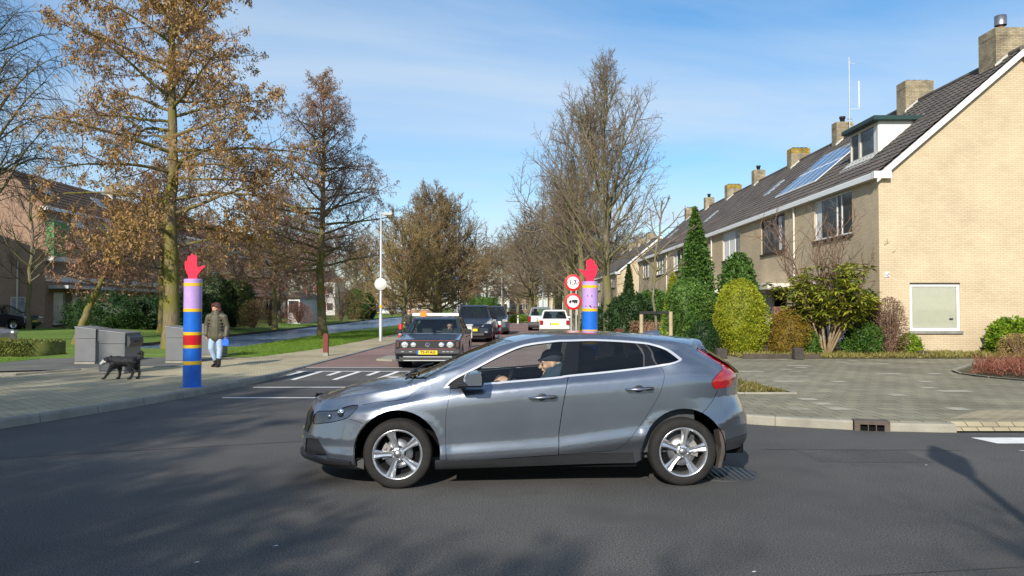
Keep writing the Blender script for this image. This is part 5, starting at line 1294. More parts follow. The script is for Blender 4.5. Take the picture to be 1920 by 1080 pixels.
capsule(jk, (.195, .0, 1.28), (.265, .03, 1.03), .08, .066); capsule(jk, (.265, .03, 1.03), (.272, -.075, .80), .066, .052)
capsule(jk, (-.195, .0, 1.28), (-.275, .04, 1.04), .08, .066); capsule(jk, (-.275, .04, 1.04), (-.225, -.09, .84), .066, .054)
for z in (.82, .90, .98, 1.06, 1.14, 1.22):   # quilting rolls
    for k in range(24):
        a = 2*math.pi*k/24; a2 = 2*math.pi*(k+1)/24; rx, ry = .182+.01*math.sin((z-.8)*5), .178
        capsule(jk, (rx*math.cos(a)*.93, ry*math.sin(a)*.78, z), (rx*math.cos(a2)*.93, ry*math.sin(a2)*.72, z), .019, .019, 6)
blend('jacket', jk, mat('olive_puffer', (.085, .075, .045), .55, var=.25, vscale=14, bump=.3, bscale=30), wm, .010, 2)
ct = []; capsule(ct, (-.10, .05, 1.385), (.10, .05, 1.385), .06, .06); capsule(ct, (-.1, .05, 1.38), (-.06, -.07, 1.36), .045, .04); capsule(ct, (.1, .05, 1.38), (.05, -.07, 1.36), .045, .04); blend('hood', ct, mat('olive_hood', (.07, .062, .038), .7), wm, .010, 2)
jn = []
capsule(jn, (-.085, .0, .84), (-.10, -.07, .48), .108, .075); capsule(jn, (-.10, -.07, .48), (-.035, .02, .20), .074, .056)      # left leg in picture: bent, stepping
capsule(jn, (.085, .0, .84), (.105, -.03, .46), .108, .075); capsule(jn, (.105, -.03, .46), (.09, -.06, .17), .074, .056); capsule(jn, (-.08, 0, .85), (.08, 0, .85), .12, .12)
blend('jeans', jn, mat('pale_denim', (.33, .45, .60), .85, var=.22, vscale=7, bump=.2, bscale=60), wm, .010, 2)
bt = []
capsule(bt, (-.03, .03, .22), (-.025, .045, .07), .062, .050); capsule(bt, (-.025, .045, .055), (-.055, -.095, .038), .046, .036)
capsule(bt, (.09, -.06, .20), (.09, -.055, .06), .062, .052); capsule(bt, (.09, -.055, .048), (.085, -.20, .036), .046, .036)
blend('boots', bt, mat('dark_boots', (.012, .010, .009), .5, bump=.2), wm, .008, 2)
hr = []; ell(hr, tuple(Ph(-.028, 0, .055)), (.112, .110, .105)); ell(hr, tuple(Ph(-.04, .03, -.03)), (.08, .095, .09)); ell(hr, tuple(Ph(-.02, .085, -.03)), (.05, .03, .07)); ell(hr, tuple(Ph(-.02, -.085, -.03)), (.05, .03, .07)); ell(hr, tuple(Ph(.030, .02, .098)), (.065, .07, .045)); ell(hr, tuple(Ph(.0, .075, .03)), (.06, .03, .07)); ell(hr, tuple(Ph(.0, -.075, .04)), (.05, .025, .05))
blend('hair', hr, mat('auburn_hair', (.07, .018, .012), .6, var=.4, vscale=30, bump=.6, bscale=80), wm, .008, 2)
b = MB()
for q in (-1, 1): b.ball(tuple(Ph(.078, q*.03, .006)), (.011, .011, .006), 8, 6)
b.build('eyes', M['eye'], wm); b = MB(); b.ball(tuple(Ph(.086, 0, -.047)), (.018, .018, .007), 8, 6); b.build('lips', M['lips'], wm)
# blue lead reel in her hand, held: a thing of its own
ld_ = thing('dog_lead', 'blue plastic dog lead reel in the hand of the woman', 'dog lead', (wo_x+.29, wo_y-.13, PZ+.64))
b = MB(); b.prism([(-.085, -.075), (.05, -.095), (.085, -.03), (.075, .06), (.03, .085), (-.07, .06)], -.02, .02, 'y'); b.build('reel_case', mat('blue_plastic', (.02, .14, .72), .35), ld_)
b = MB(); b.tube([(-.06, 0, .06), (-.05, 0, .10), (.03, 0, .11), (.04, 0, .07)], .012, 6); b.build('grip', mat('blue_grip', (.02, .10, .55), .5), ld_)

# ---- dog, black with grey-white muzzle, trotting to the left
dx_, dy_ = ground(232, 711, PZ)
dog = thing('dog', 'black shaggy dog with a grey muzzle trotting left past the grey bins', 'dog', (dx_, dy_, PZ), 0)
bd = []
capsule(bd, (-.14, 0, .385), (.05, 0, .375), .112, .105); capsule(bd, (.05, 0, .375), (.22, 0, .40), .10, .088); ell(bd, (-.17, 0, .35), (.11, .085, .13))
capsule(bd, (-.20, 0, .41), (-.31, -.01, .42), .085, .065); ell(bd, (-.355, -.015, .415), (.075, .062, .062)); capsule(bd, (-.40, -.02, .385), (-.465, -.03, .335), .042, .030)
for (y, k_, p) in ((-.065, 0, ((-.20, .33), (-.27, .20), (-.33, .10), (-.385, .022))), (.065, 0, ((-.16, .33), (-.115, .20), (-.12, .10), (-.135, .022))), (-.065, 1, ((.21, .38), (.15, .24), (.225, .13), (.165, .022))), (.065, 1, ((.20, .38), (.235, .25), (.30, .14), (.285, .022)))):
    r_ = (.062, .038, .026, .024) if k_ == 0 else (.088, .052, .027, .024)
    for i in range(3): capsule(bd, (p[i][0], y, p[i][1]), (p[i+1][0], y, p[i+1][1]), r_[i], r_[i+1])
    capsule(bd, (p[3][0], y, .024), (p[3][0]-.045, y, .020), .026, .020)
for q in (-1, 1): capsule(bd, (-.335, q*.055-.015, .455), (-.32, q*.075-.015, .39), .024, .020)
tl = [(.28, .43), (.34, .45), (.385, .50), (.39, .56), (.35, .585), (.315, .56)]
for i in range(5): capsule(bd, (tl[i][0], 0, tl[i][1]), (tl[i+1][0], 0, tl[i+1][1]), .022+.003*i, .025+.003*i)
dm_ = mat('dog_coat', (.010, .010, .011), .55, var=.5, vscale=18, bump=1, bscale=55)
body = blend('body', bd, dm_, dog, .009, 2)
# fur tufts standing off the skin
vs = np.array([v.co[:] for v in body.data.vertices]); ns = np.array([v.normal[:] for v in body.data.vertices]); r_ = np.random.default_rng(5)
idx = r_.choice(len(vs), 2600); base = vs[idx]; nn = ns[idx]; flow = np.tile(np.array([.75, 0, -.55]), (len(idx), 1)); L = r_.uniform(.018, .048, (len(idx), 1))*np.where(base[:, 2:3] > .2, 1, .45)*np.where(base[:, 0:1] < -.4, .3, 1)
tip = base+(nn*.45+flow*.9+r_.normal(0, .2, (len(idx), 3)))*L; sd_ = np.cross(nn, flow); sd_ /= np.linalg.norm(sd_, axis=1, keepdims=True)+1e-6
quads('fur', np.concatenate([base-sd_*.006, base+sd_*.006, tip], 0), np.stack([np.arange(len(idx)), np.arange(len(idx))+len(idx), np.arange(len(idx))+2*len(idx)], 1), dm_, dog)
gm = []; capsule(gm, (-.405, -.021, .388), (-.470, -.031, .333), .046, .033); ell(gm, (-.36, -.04, .375), (.05, .045, .03)); blend('muzzle', gm, mat('grey_muzzle', (.42, .42, .41), .8, var=.4, vscale=25), dog, .008, 2)
b = MB(); b.ball((-.498, -.034, .325), .015, 8, 6)
for q in (-1, 1): b.ball((-.415, q*.038-.02, .435), .009, 8, 6)
b.build('nose_and_eyes', M['blackgloss'], dog)
b = MB(); b.tube([(-.28+.0*math.cos(a), .075*math.cos(a), .415+.085*math.sin(a)) for a in np.linspace(0, 2*math.pi, 17)], .010, 6, caps=False); b.build('collar', mat('dark_collar', (.03, .03, .05), .6), dog)
# ================================================================== TREES AND SHRUBS
def tubes(P, Rd, n):
    """P (N,S,3) polylines, Rd (N,S) radii -> verts, quads"""
    N_, S_, _ = P.shape; T = np.empty_like(P); T[:, 1:-1] = P[:, 2:]-P[:, :-2]; T[:, 0] = P[:, 1]-P[:, 0]; T[:, -1] = P[:, -1]-P[:, -2]
    T /= np.linalg.norm(T, axis=2, keepdims=True)+1e-9; ref = np.where(np.abs(T[:, :1, 2:3]) > .8, np.array([[[1., 0, 0]]]), np.array([[[0., 0, 1]]]))
    U = np.cross(T, np.broadcast_to(ref, T.shape)); U /= np.linalg.norm(U, axis=2, keepdims=True)+1e-9; Wv = np.cross(T, U)
    a = np.arange(n)*2*np.pi/n; V = P[:, :, None, :]+Rd[:, :, None, None]*(U[:, :, None, :]*np.cos(a)[None, None, :, None]+Wv[:, :, None, :]*np.sin(a)[None, None, :, None])
    i = np.arange(N_)[:, None, None]*S_*n; s_ = np.arange(S_-1)[None, :, None]*n; k = np.arange(n)[None, None, :]; k2 = (k+1) % n
    F = np.stack([i+s_+k, i+s_+k2, i+s_+n+k2, i+s_+n+k], -1).reshape(-1, 4)
    return V.reshape(-1, 3), F
def grow(P, Rd, count, t0, ang, angj, L, Lf, seg, up, noise, rk, rend, r, t1=1.0, flat=None):
    """children of every parent polyline, all at once"""
    N_, S_, _ = P.shape; t_ = (np.arange(count)+r.uniform(0, 1, (N_, count)))/count*(t1-t0)+t0; x = t_*(S_-1); i = np.minimum(x.astype(int), S_-2); f = (x-i)[..., None]
    n_ = np.arange(N_)[:, None]; O = P[n_, i]*(1-f)+P[n_, i+1]*f; T = P[n_, i+1]-P[n_, i]; T /= np.linalg.norm(T, axis=2, keepdims=True)+1e-9; pr = Rd[n_, i]*(1-f[..., 0])+Rd[n_, i+1]*f[..., 0]
    ref = np.where(np.abs(T[..., 2:3]) > .9, np.array([1., 0, 0]), np.array([0., 0, 1])); U = np.cross(T, ref); U /= np.linalg.norm(U, axis=2, keepdims=True)+1e-9; Wv = np.cross(T, U)
    az = (np.arange(count)*2.39996)[None, :]+r.uniform(0, 6.28, (N_, 1))+r.normal(0, .4, (N_, count))
    A = np.radians(ang(t_) if callable(ang) else ang)+np.radians(angj)*r.normal(0, 1, (N_, count)); A = A[..., None]
    D = T*np.cos(A)+(U*np.cos(az)[..., None]+Wv*np.sin(az)[..., None])*np.sin(A)
    if flat: D[..., 2] *= flat; D /= np.linalg.norm(D, axis=2, keepdims=True)
    Ln = L*Lf(t_)*r.uniform(.7, 1.2, (N_, count))
    if N_ > 1: Ln = Ln*np.linalg.norm(np.diff(P, axis=1), axis=2).sum(1)[:, None]
    O = O.reshape(-1, 3); D = D.reshape(-1, 3); Ln = Ln.reshape(-1); pr = pr.reshape(-1)
    if N_ > 1: kk = Ln > .062*r.uniform(.6, 1.3, len(Ln)); O, D, Ln, pr = O[kk], D[kk], Ln[kk], pr[kk]
    M_ = len(O)
    C = np.empty((M_, seg+1, 3)); C[:, 0] = O; d = D
    for k in range(seg):
        u = up(k/seg) if callable(up) else up
        d = d+np.array([0, 0, u/seg])+r.normal(0, noise/math.sqrt(seg), (M_, 3)); d /= np.linalg.norm(d, axis=1, keepdims=True)+1e-9; C[:, k+1] = C[:, k]+d*(Ln/seg)[:, None]
    r0 = np.minimum(pr*.75, rk*Ln+rend); Rr = r0[:, None]*(1-np.linspace(0, 1, seg+1)[None, :])**.8+rend
    return C, Rr
def bark(name, c1, c2, moss=None, mz=4.0):
    m = bpy.data.materials.new(name); m.use_nodes = True; t = m.node_tree; b = t.nodes['Principled BSDF']; b.inputs['Roughness'].default_value = .9; b.inputs['Specular IOR Level'].default_value = .2
    g = N(t, 'ShaderNodeTexCoord'); mp = N(t, 'ShaderNodeMapping'); mp.inputs['Scale'].default_value = (6, 6, 1.4); t.links.new(g.outputs['Object'], mp.inputs[0])
    no = N(t, 'ShaderNodeTexNoise'); no.inputs['Scale'].default_value = 2; no.inputs['Detail'].default_value = 7; no.inputs['Roughness'].default_value = .7; t.links.new(mp.outputs[0], no.inputs['Vector'])
    r = N(t, 'ShaderNodeValToRGB'); r.color_ramp.elements[0].position = .35; r.color_ramp.elements[0].color = (*c1, 1); r.color_ramp.elements[1].position = .68; r.color_ramp.elements[1].color = (*c2, 1)
    t.links.new(no.outputs['Fac'], r.inputs[0]); out = r.outputs[0]
    if moss:
        n2 = N(t, 'ShaderNodeTexNoise'); n2.inputs['Scale'].default_value = 1.3; n2.inputs['Detail'].default_value = 5; t.links.new(g.outputs['Object'], n2.inputs['Vector'])
        mr = N(t, 'ShaderNodeMapRange'); mr.inputs[1].default_value = .42; mr.inputs[2].default_value = .58; t.links.new(n2.outputs['Fac'], mr.inputs[0])
        x = N(t, 'ShaderNodeMixRGB'); x.inputs[2].default_value = (*moss, 1); t.links.new(mr.outputs[0], x.inputs[0]); t.links.new(out, x.inputs[1]); out = x.outputs[0]
    t.links.new(out, b.inputs['Base Color'])
    bp = N(t, 'ShaderNodeBump'); bp.inputs['Strength'].default_value = .9; bp.inputs['Distance'].default_value = .03; t.links.new(no.outputs['Fac'], bp.inputs['Height']); t.links.new(bp.outputs[0], b.inputs['Normal'])
    return m
M['bark_alder'] = bark('mossy_bark', (.11, .085, .05), (.28, .22, .13), (.17, .155, .035))
M['bark_bare'] = bark('pale_mossy_bark', (.11, .095, .065), (.27, .23, .165), (.17, .155, .06))
M['twig_brown'] = mat('brown_twigs', (.18, .11, .07), .85, var=.35, vscale=1.5)
M['twig_grey'] = mat('grey_brown_twigs', (.17, .13, .085), .85, var=.35, vscale=1.2)
M['twig_dark'] = mat('dark_twigs', (.065, .048, .035), .85, var=.3, vscale=1.5)
M['twig_gold'] = mat('golden_brown_twigs', (.20, .14, .065), .85, var=.35, vscale=1.0)
M['catkin'] = leafmat('ochre_catkins', (.21, .12, .045), (.54, .34, .13), (.35, .21, .075), .2)
M['catkin_red'] = leafmat('red_brown_catkins', (.20, .11, .065), (.44, .26, .16), (.30, .17, .10), .2)
def finish(nm, label, cat, loc, trunkm, twigm, tr, fine, leaves=None, leafm=None, group=None, rz=0, lean=None):
    t_ = thing(nm, label, cat, loc, rz, group)
    V, F = [], []; k = 0
    for (P, Rd, n) in tr: v, f = tubes(P, Rd, n); V.append(v); F.append(f+k); k += len(v)
    quads('trunk', np.concatenate(V), np.concatenate(F), trunkm, t_, True)
    V, F, mi = [], [], []; k = 0
    for (P, Rd, n) in fine: v, f = tubes(P, Rd, n); V.append(v); F.append(f+k); k += len(v); mi += [0]*len(f)
    if leaves is not None:
        v, f = leaves; V.append(v); F.append(f+k); mi += [1]*len(f)
    quads('crown', np.concatenate(V), np.concatenate(F), twigm, t_, False, mats=[twigm]+([leafm] if leafm else []), mi=mi)
    return t_
def leafquads(C, size, r, hang=.6, jitter=.06, aspect=.45, n_each=1):
    """small drooping leaf / catkin faces round the given points"""
    C = np.repeat(C, n_each, 0); n = len(C); C = C+r.normal(0, jitter, (n, 3)); d = r.normal(0, 1, (n, 3)); d[:, 2] -= hang*2; d /= np.linalg.norm(d, axis=1, keepdims=True)
    s_ = np.cross(d, r.normal(0, 1, (n, 3))); s_ /= np.linalg.norm(s_, axis=1, keepdims=True)+1e-9; L = (size*r.uniform(.45, 1.55, (n, 1))); w = L*aspect*.5
    V = np.stack([C-s_*w, C+s_*w, C+s_*w*.7+d*L, C-s_*w*.7+d*L], 1).reshape(-1, 3); F = np.arange(4*n).reshape(-1, 4); return V, F
def trunkline(h, r0, r1, seg, r, lean=(0, 0), wob=.12, flare=1.35):
    z = np.linspace(0, 1, seg+1); P = np.zeros((1, seg+1, 3)); P[0, :, 2] = z*h; wx = np.cumsum(r.normal(0, wob/seg**.5, seg+1)); wy = np.cumsum(r.normal(0, wob/seg**.5, seg+1)); wx -= wx[0]; wy -= wy[0]
    P[0, :, 0] = wx+lean[0]*z*h; P[0, :, 1] = wy+lean[1]*z*h; Rr = (r0*(1-z)+r1*z)[None, :].copy(); Rr[0, 0] *= flare; P[0, 0, 2] = -.15
    return P, Rr
def alder(nm, label, loc, h, r0, spread, seed, leafsize=.085, nleaf=1, dens_=1.0, t0=.28, droop=-.25, leafm='catkin', twigm='twig_brown', group=None, lean=(0, 0), trunkm='bark_alder', cat='tree', bare=False, l1=52, n2=9, n3=7, n4=4, topw=.16):
    r = np.random.default_rng(seed); T, TR = trunkline(h, r0, .02, 24, r, lean)
    c1 = int(l1*dens_)
    L1, R1 = grow(T, TR, c1, t0, lambda t: 84-38*((t-t0)/(1-t0))**1.5, 8, spread, lambda t: (1.02-((t-t0)/(1-t0))**1.25*(1.02-topw))*(.75+.25*np.minimum(1, (t-t0)*8)), 10, lambda k: .15 if k < .4 else droop, .22, .014, .006, r)
    L2, R2 = grow(L1, R1, n2, .18, 52, 14, .46, lambda t: 1.1-.65*t, 6, -.05, .35, .009, .004, r)
    L3, R3 = grow(L2, R2, n3, .15, 48, 18, .46, lambda t: 1.15-.6*t, 4, -.25, .5, .006, .0032, r)
    L4, R4 = grow(L3, R3, n4, .2, 45, 20, .46, lambda t: 1.1-.4*t, 2, -.4, .6, .004, .0026, r)
    lv = None
    if not bare:
        pts = np.concatenate([L4[:, -1], L4[:, 1], L3[:, 2], L3[:, -1]]); 
        # patchy: whole sprays of the crown carry more
        ph = np.sin(pts[:, 0]*1.7+seed)+np.sin(pts[:, 1]*1.9+2*seed)+np.sin(pts[:, 2]*2.3+seed*3); keep = r.uniform(-2.2, 2.2, len(pts)) < ph+.8; pts = pts[keep]
        lv = leafquads(pts, leafsize, r, n_each=nleaf)
    return finish(nm, label, cat, loc, M[trunkm], M[twigm], [(T, TR, 12), (L1, R1, 6)], [(L2, R2, 4), (L3, R3, 3), (L4, R4, 3)], lv, M[leafm] if lv else None, group)
def bare(nm, label, loc, h, r0, spread, seed, t0=.24, l1=34, n2=9, n3=7, n4=4, ang0=46, twigm='twig_grey', trunkm='bark_bare', group=None, lean=(0, 0), up=.55, shape=None, forks=0, cat='tree', wob=.2, tw=1.0):
    r = np.random.default_rng(seed); T, TR = trunkline(h, r0, .02, 22, r, lean, wob)
    shape = shape or (lambda t: (1.0-((t-t0)/(1-t0))**1.7*.80)*(.7+.3*np.minimum(1, (t-t0)*6)))
    L1, R1 = grow(T, TR, l1, t0, lambda t: ang0+14-26*((t-t0)/(1-t0)), 7, spread, shape, 10, up, .22, .0125, .007, r)
    L2, R2 = grow(L1, R1, n2, .18, 42, 10, .50, lambda t: 1.1-.6*t, 6, .45, .28, .009, .004, r)
    L3, R3 = grow(L2, R2, n3, .15, 42, 14, .48, lambda t: 1.15-.6*t, 4, .3, .4, .006, .003, r)
    L4, R4 = grow(L3, R3, n4, .2, 42, 16, .45, lambda t: 1.1-.4*t, 2, .2, .5, .004, .0024, r)
    return finish(nm, label, cat, loc, M[trunkm], M[twigm], [(T, TR, 12), (L1, R1, 6)], [(L2, R2*(tw*.5+.5), 4), (L3, R3*tw, 3), (L4, R4*tw, 3)], None, None, group)

al1 = alder('alder_tree', 'tall alder with mossy trunk and ochre catkins, behind the bins by the left striped post', (-13.4, 30, .1), 17.4, .33, 5.3, 3, leafsize=.085, nleaf=3, l1=56, n2=10, dens_=1.0, t0=.22, droop=-.45, topw=.45)
al2 = alder('alder_tree', 'slender conical alder with reddish brown crown on the canal bank beside the lamp post', (-10.7, 43, .05), 14.6, .27, 5.2, 8, leafsize=.065, l1=74, leafm='catkin_red', t0=.24, droop=.05, dens_=1.0, n2=10, n3=7, n4=4, topw=.14)
# smaller, lower brown trees left of the canal
al3 = alder('leaning_tree', 'small tree leaning right with a pale sawn trunk, behind the leftmost bin', (-18.6, 32.5, .1), 5.6, .19, 3.1, 15, leafsize=.09, t0=.42, leafm='catkin_red', lean=(.38, 0), l1=34, droop=-.3, n3=6, n4=3)
sm = alder('small_alder', 'low brown alder between the leaning tree and the tall alder', (-20.3, 44, .3), 9.6, .2, 4.6, 21, leafsize=.10, leafm='catkin_red', l1=44, t0=.3, n3=6, n4=3)
dup(sm, (-15.6, 50, .3), 2.1, 'low brown alder right of the tall alder trunk, its crown over the roofs', .95)
False and dup(sm, (-22.6, 38, .3), 4.0, 'low ochre brown alder left of the tall alder, in front of the houses', (.95, .95, .92))
dup(al2, (-24.8, 62, .3), 1.0, 'brown alder rising behind the low alders across the canal', .62)
bt = bare('street_tree', 'slim bare young tree in front of the pink brick gable', (-28.6, 45, .3), 8.6, .16, 3.4, 31, t0=.28, l1=26, n2=7, n3=5, n4=3, ang0=58, twigm='twig_dark')
# hanging birch at the upper left edge
def weeping(nm, label, loc, h, r0, spread, seed, droop=-1.3, twigm='twig_dark', l1=40, group=None, n3=7, trunkm='bark_bare'):
    r = np.random.default_rng(seed); T, TR = trunkline(h, r0, .03, 20, r)
    L1, R1 = grow(T, TR, l1, .28, lambda t: 62-30*t, 8, spread, lambda t: 1.05-.55*t, 12, lambda k: .5 if k < .45 else droop, .2, .013, .006, r)
    L2, R2 = grow(L1, R1, 12, .2, 45, 14, .5, lambda t: 1.0-.3*t, 7, lambda k: .1 if k < .3 else droop*1.1, .3, .006, .0035, r)
    L3, R3 = grow(L2, R2, n3, .15, 36, 14, .55, lambda t: 1.0-.3*t, 4, droop*1.2, .3, .004, .0024, r)
    return finish(nm, label, 'tree', loc, M[trunkm], M[twigm], [(T, TR, 10), (L1, R1, 5)], [(L2, R2, 3), (L3, R3, 3)], None, None, group)
weeping('birch_tree', 'bare birch with arching hanging twigs at the upper left edge of the view', (-22.3, 31, .1), 14.4, .24, 6.6, 12, n3=9, l1=50)
# tall bare tree at the right kerb and the row behind it
G_R = 'bare trees along the right side of the street'
b1 = bare('bare_tree', 'tallest bare tree with a mossy forked trunk, right of the right striped post', (4.85, 38, PZ), 13.3, .25, 5.2, 40, t0=.20, l1=40, n2=10, n3=7, n4=4, up=.8, ang0=33, tw=1.0, group=G_R)
b2 = bare('bare_tree', 'dense bare tree behind the red and white round signs', (4.6, 50, PZ), 14.0, .30, 6.4, 41, t0=.2, l1=40, n2=10, n3=7, n4=4, up=.8, ang0=44, tw=1.4, group=G_R)
for i, (x, y, s_, q, l) in enumerate([(4.9, 61, .92, 1, 'bare tree third along the right of the street'), (5.3, 74, .95, 2, 'bare tree fourth along the right of the street'), (5.8, 90, .9, 1, 'bare tree fifth along the right of the street'), (6.4, 108, .95, 2, 'bare tree sixth along the right of the street'), (7.0, 128, .9, 1, 'bare tree at the far end of the right row')]):
    dup(b1 if q == 1 else b2, (x, y, PZ), 1.3+i*1.9, l, (s_*1.15, s_*1.15, s_))
b3 = bare('bare_tree', 'wide spreading bare tree with twin trunks beyond the low hedge in the middle', (1.9, 80, PZ), 11.5, .26, 6.0, 44, t0=.16, l1=44, n2=9, n3=7, n4=3, up=.5, ang0=62, tw=1.8, group='bare trees in the middle distance')
for i, (x, y, s_, l) in enumerate([(2.9, 98, 1.0, 'bare tree behind the twin trunked tree'), (-1.2, 112, 1.0, 'bare tree over the far end of the street'), (10.5, 104, 1.15, 'bare tree beyond the far terrace'), (-12.5, 118, .9, 'brown bare tree between the canal end and the street'), (-24, 90, 1.0, 'bare tree on the far canal bank beyond the shrubs'), (-22, 72, .85, 'bare tree on the far canal bank behind the slender alder'), (-30, 128, 1.2, 'distant bare tree above the parked cars'), (-5, 150, 1.1, 'most distant bare tree left of the street end'), (16, 135, 1.3, 'distant bare tree above the far terrace roofs')]+[(x_, y_, s_, 'far off bare tree on the skyline above the %s' % l_) for x_, y_, s_, l_ in ((-42, 150, 1.2, 'left terrace end'), (-34, 165, 1.3, 'distant brick houses'), (-17, 160, 1.3, 'canal end'), (-11, 140, 1.1, 'ochre thicket'), (-8, 128, 1.0, 'distant pale house'), (1, 140, 1.1, 'distant white house'), (3.5, 165, 1.4, 'distant pinkish house'), (9, 150, 1.2, 'distant tan house'), (26, 160, 1.4, 'rightmost roofs'))]):
    dup(b3, (x, y, .1), 2.2+i*1.7, l, s_, group='bare trees in the middle distance')
# big many-stemmed clump left of the street
bc = bare('willow_clump', 'broad dense bare clump with dark green stems left of the street behind the cars', (-6.4, 66, .1), 10.6, .38, 7.2, 50, t0=.08, l1=84, n2=12, n3=8, n4=3, up=.5, ang0=58, tw=2.0, twigm='twig_gold', shape=lambda t: 1.0-.72*t, trunkm='bark_alder', cat='tree')
M['twig_ochre'] = mat('ochre_twigs', (.27, .19, .07), .85, var=.3, vscale=1.2)
bcc = bare('ochre_tree', 'ochre brown bushy tree in front of the big bare clump', (-8.2, 58, .1), 7.6, .22, 4.6, 53, t0=.14, l1=50, n2=10, n3=7, n4=3, up=.4, ang0=64, tw=1.8, twigm='twig_ochre', shape=lambda t: 1.0-.6*t)
wl = weeping('willow_tree', 'yellowish weeping willow beyond the canal by the parked cars', (-18.5, 96, .1), 9.5, .3, 5.4, 60, twigm='twig_ochre', l1=44, droop=-1.6)
wl.scale = (1, 1, 1)
# trees behind the photographer: their shadows fall across the road
G_B = 'trees behind the viewpoint'
for i, (x, y, s_, q, l) in enumerate([(-14.2, -7.5, (.8, .8, .78), 3, 'brown leafed alder behind the viewpoint at left'), (-17, -4.5, .95, 2, 'bare tree behind the viewpoint, leftmost'), (-8.6, -11.0, (.95, .95, .74), 2, 'bare tree behind the viewpoint, left of the middle'), (-5.0, -11.0, (.9, .9, .64), 2, 'bare tree behind the viewpoint, middle'), (-10, -10.5, (.9, .9, .8), 1, 'bare tree behind the viewpoint, rear'), (1.2, -6.6, (.75, .75, .56), 1, 'low bare tree behind the viewpoint at right'), (-11.5, -5.5, (.95, .95, .85), 2, 'dense bare tree just left of the viewpoint'), (-5.6, -5.6, (.8, .8, .46), 2, 'lowest bare tree behind the viewpoint'), (-15.5, -10.5, 1.0, 2, 'bare tree behind the viewpoint, far left'), (-10.6, -12.8, (.9, .9, .60), 3, 'alder behind the viewpoint, farther back at left'), (-6.6, -13.8, (.9, .9, .60), 2, 'bare tree behind the viewpoint, farther back'), (-7.8, -6.8, (.85, .85, .58), 2, 'bare tree behind the viewpoint, nearest at left'), (-12.2, -9.4, (.9, .9, .68), 3, 'alder behind the viewpoint among the bare trees')]):
    dup((None, b1, b2, al1)[q], (x, y, 0), .7+i*1.3, l, s_, group=G_B)

# ------------------------------------------------------------------ shrubs: leaf faces through the crown's outer volume
def shrub(nm, label, loc, w, d, h, n, size, m, seed, shape='egg', cat='shrub', hang=0, aspect=.6, core=.80, group=None, stem=True, lump=.10, twm='twig_brown', twigs=0, upb=.3, depth=.22, z0=.0):
    r = np.random.default_rng(seed); t_ = thing(nm, label, cat, loc, 0, group)
    def rad(zz):   # relative radius at relative height
        if shape == 'egg': return np.sqrt(np.maximum(0, 1-((zz-.42)/np.where(zz > .42, .58, .50))**2))
        if shape == 'cone': return np.maximum(.03, (1-zz)**.8)*np.minimum(1, .55+zz*4)
        if shape == 'dome': return np.sqrt(np.maximum(0, 1-((zz-.30)/np.where(zz > .30, .70, .55))**2))
        if shape == 'column': return np.minimum(1, (1-zz)*4)**.5*np.minimum(1, .7+zz*2)
        if shape == 'spire': return np.maximum(.02, np.where(zz < .42, .9+.1*np.sin(zz*7), (1-(zz-.42)/.58)**.95))
        if shape == 'box': return np.where(zz < .93, 1.0, .9)
    def lumpf(a, z): return 1+lump*(np.sin(3*a+z*5+seed)+np.sin(5*a-z*9+2*seed)*.7+np.sin(9*a+z*17+seed*3)*.5)
    zz = r.uniform(0, 1, n*2); keep = r.uniform(0, 1, n*2) < rad(zz)*.85+.15; zz = zz[keep][:n]; nn = len(zz); a = r.uniform(0, 2*np.pi, nn)
    q = 1-depth*r.uniform(0, 1, nn)**1.5; rr = rad(zz)*lumpf(a, zz)*q*(1+.085*np.sin(a*11+zz*23+seed)*np.sin(zz*31-a*7)+.07*(r.uniform(0, 1, nn) > .88)*r.uniform(0, 1, nn))
    C = np.stack([np.cos(a)*rr*w/2, np.sin(a)*rr*d/2, z0+zz*(h-z0)], 1); out = np.stack([np.cos(a), np.sin(a), np.full(nn, upb)], 1)
    dr = out*.8+r.normal(0, .55, (nn, 3)); dr[:, 2] -= hang; dr /= np.linalg.norm(dr, axis=1, keepdims=True); s_ = np.cross(dr, r.normal(0, 1, (nn, 3))); s_ /= np.linalg.norm(s_, axis=1, keepdims=True); L = size*r.uniform(.6, 1.35, (nn, 1)); ww = L*aspect*.5
    V = np.stack([C-s_*ww*.5, C+dr*L*.45+s_*ww, C+dr*L, C+dr*L*.45-s_*ww], 1).reshape(-1, 3); F = np.arange(4*nn).reshape(-1, 4)
    VV, FF, k = [V], [F], len(V)
    if core:
        nu, nv = 26, 16; Z, A = np.meshgrid(np.linspace(.015, .97, nv), np.arange(nu)*2*np.pi/nu, indexing='ij'); rr = rad(Z)*lumpf(A, Z)*core*(1+r.normal(0, .05, Z.shape))
        cv = np.stack([np.cos(A)*rr*w/2, np.sin(A)*rr*d/2, z0+Z*(h-z0)*.985], -1).reshape(-1, 3); i = np.arange(nv-1)[:, None]*nu; j = np.arange(nu)[None, :]
        cf = np.stack([i+j, i+(j+1) % nu, i+nu+(j+1) % nu, i+nu+j], -1).reshape(-1, 4); VV.append(cv); FF.append(cf+k); k += len(cv)
    quads('foliage', np.concatenate(VV), np.concatenate(FF), m, t_)
    if stem:
        sv, sf, k = [], [], 0; c = max(3, twigs)
        P = np.zeros((c, 5, 3)); az = r.uniform(0, 6.28, c); sp = r.uniform(.2, .9, c)
        for q in range(5): f_ = q/4; P[:, q, 0] = np.cos(az)*(.03+sp*f_*w*.42); P[:, q, 1] = np.sin(az)*(.03+sp*f_*d*.42); P[:, q, 2] = f_*h*(.75+.3*(1-sp))-.02*(q == 0)
        R_ = np.linspace(.022, .006, 5)[None, :].repeat(c, 0); v, f_ = tubes(P, R_, 5); quads('stem', v, f_, M[twm], t_, True)
    return t_
LG = leafmat
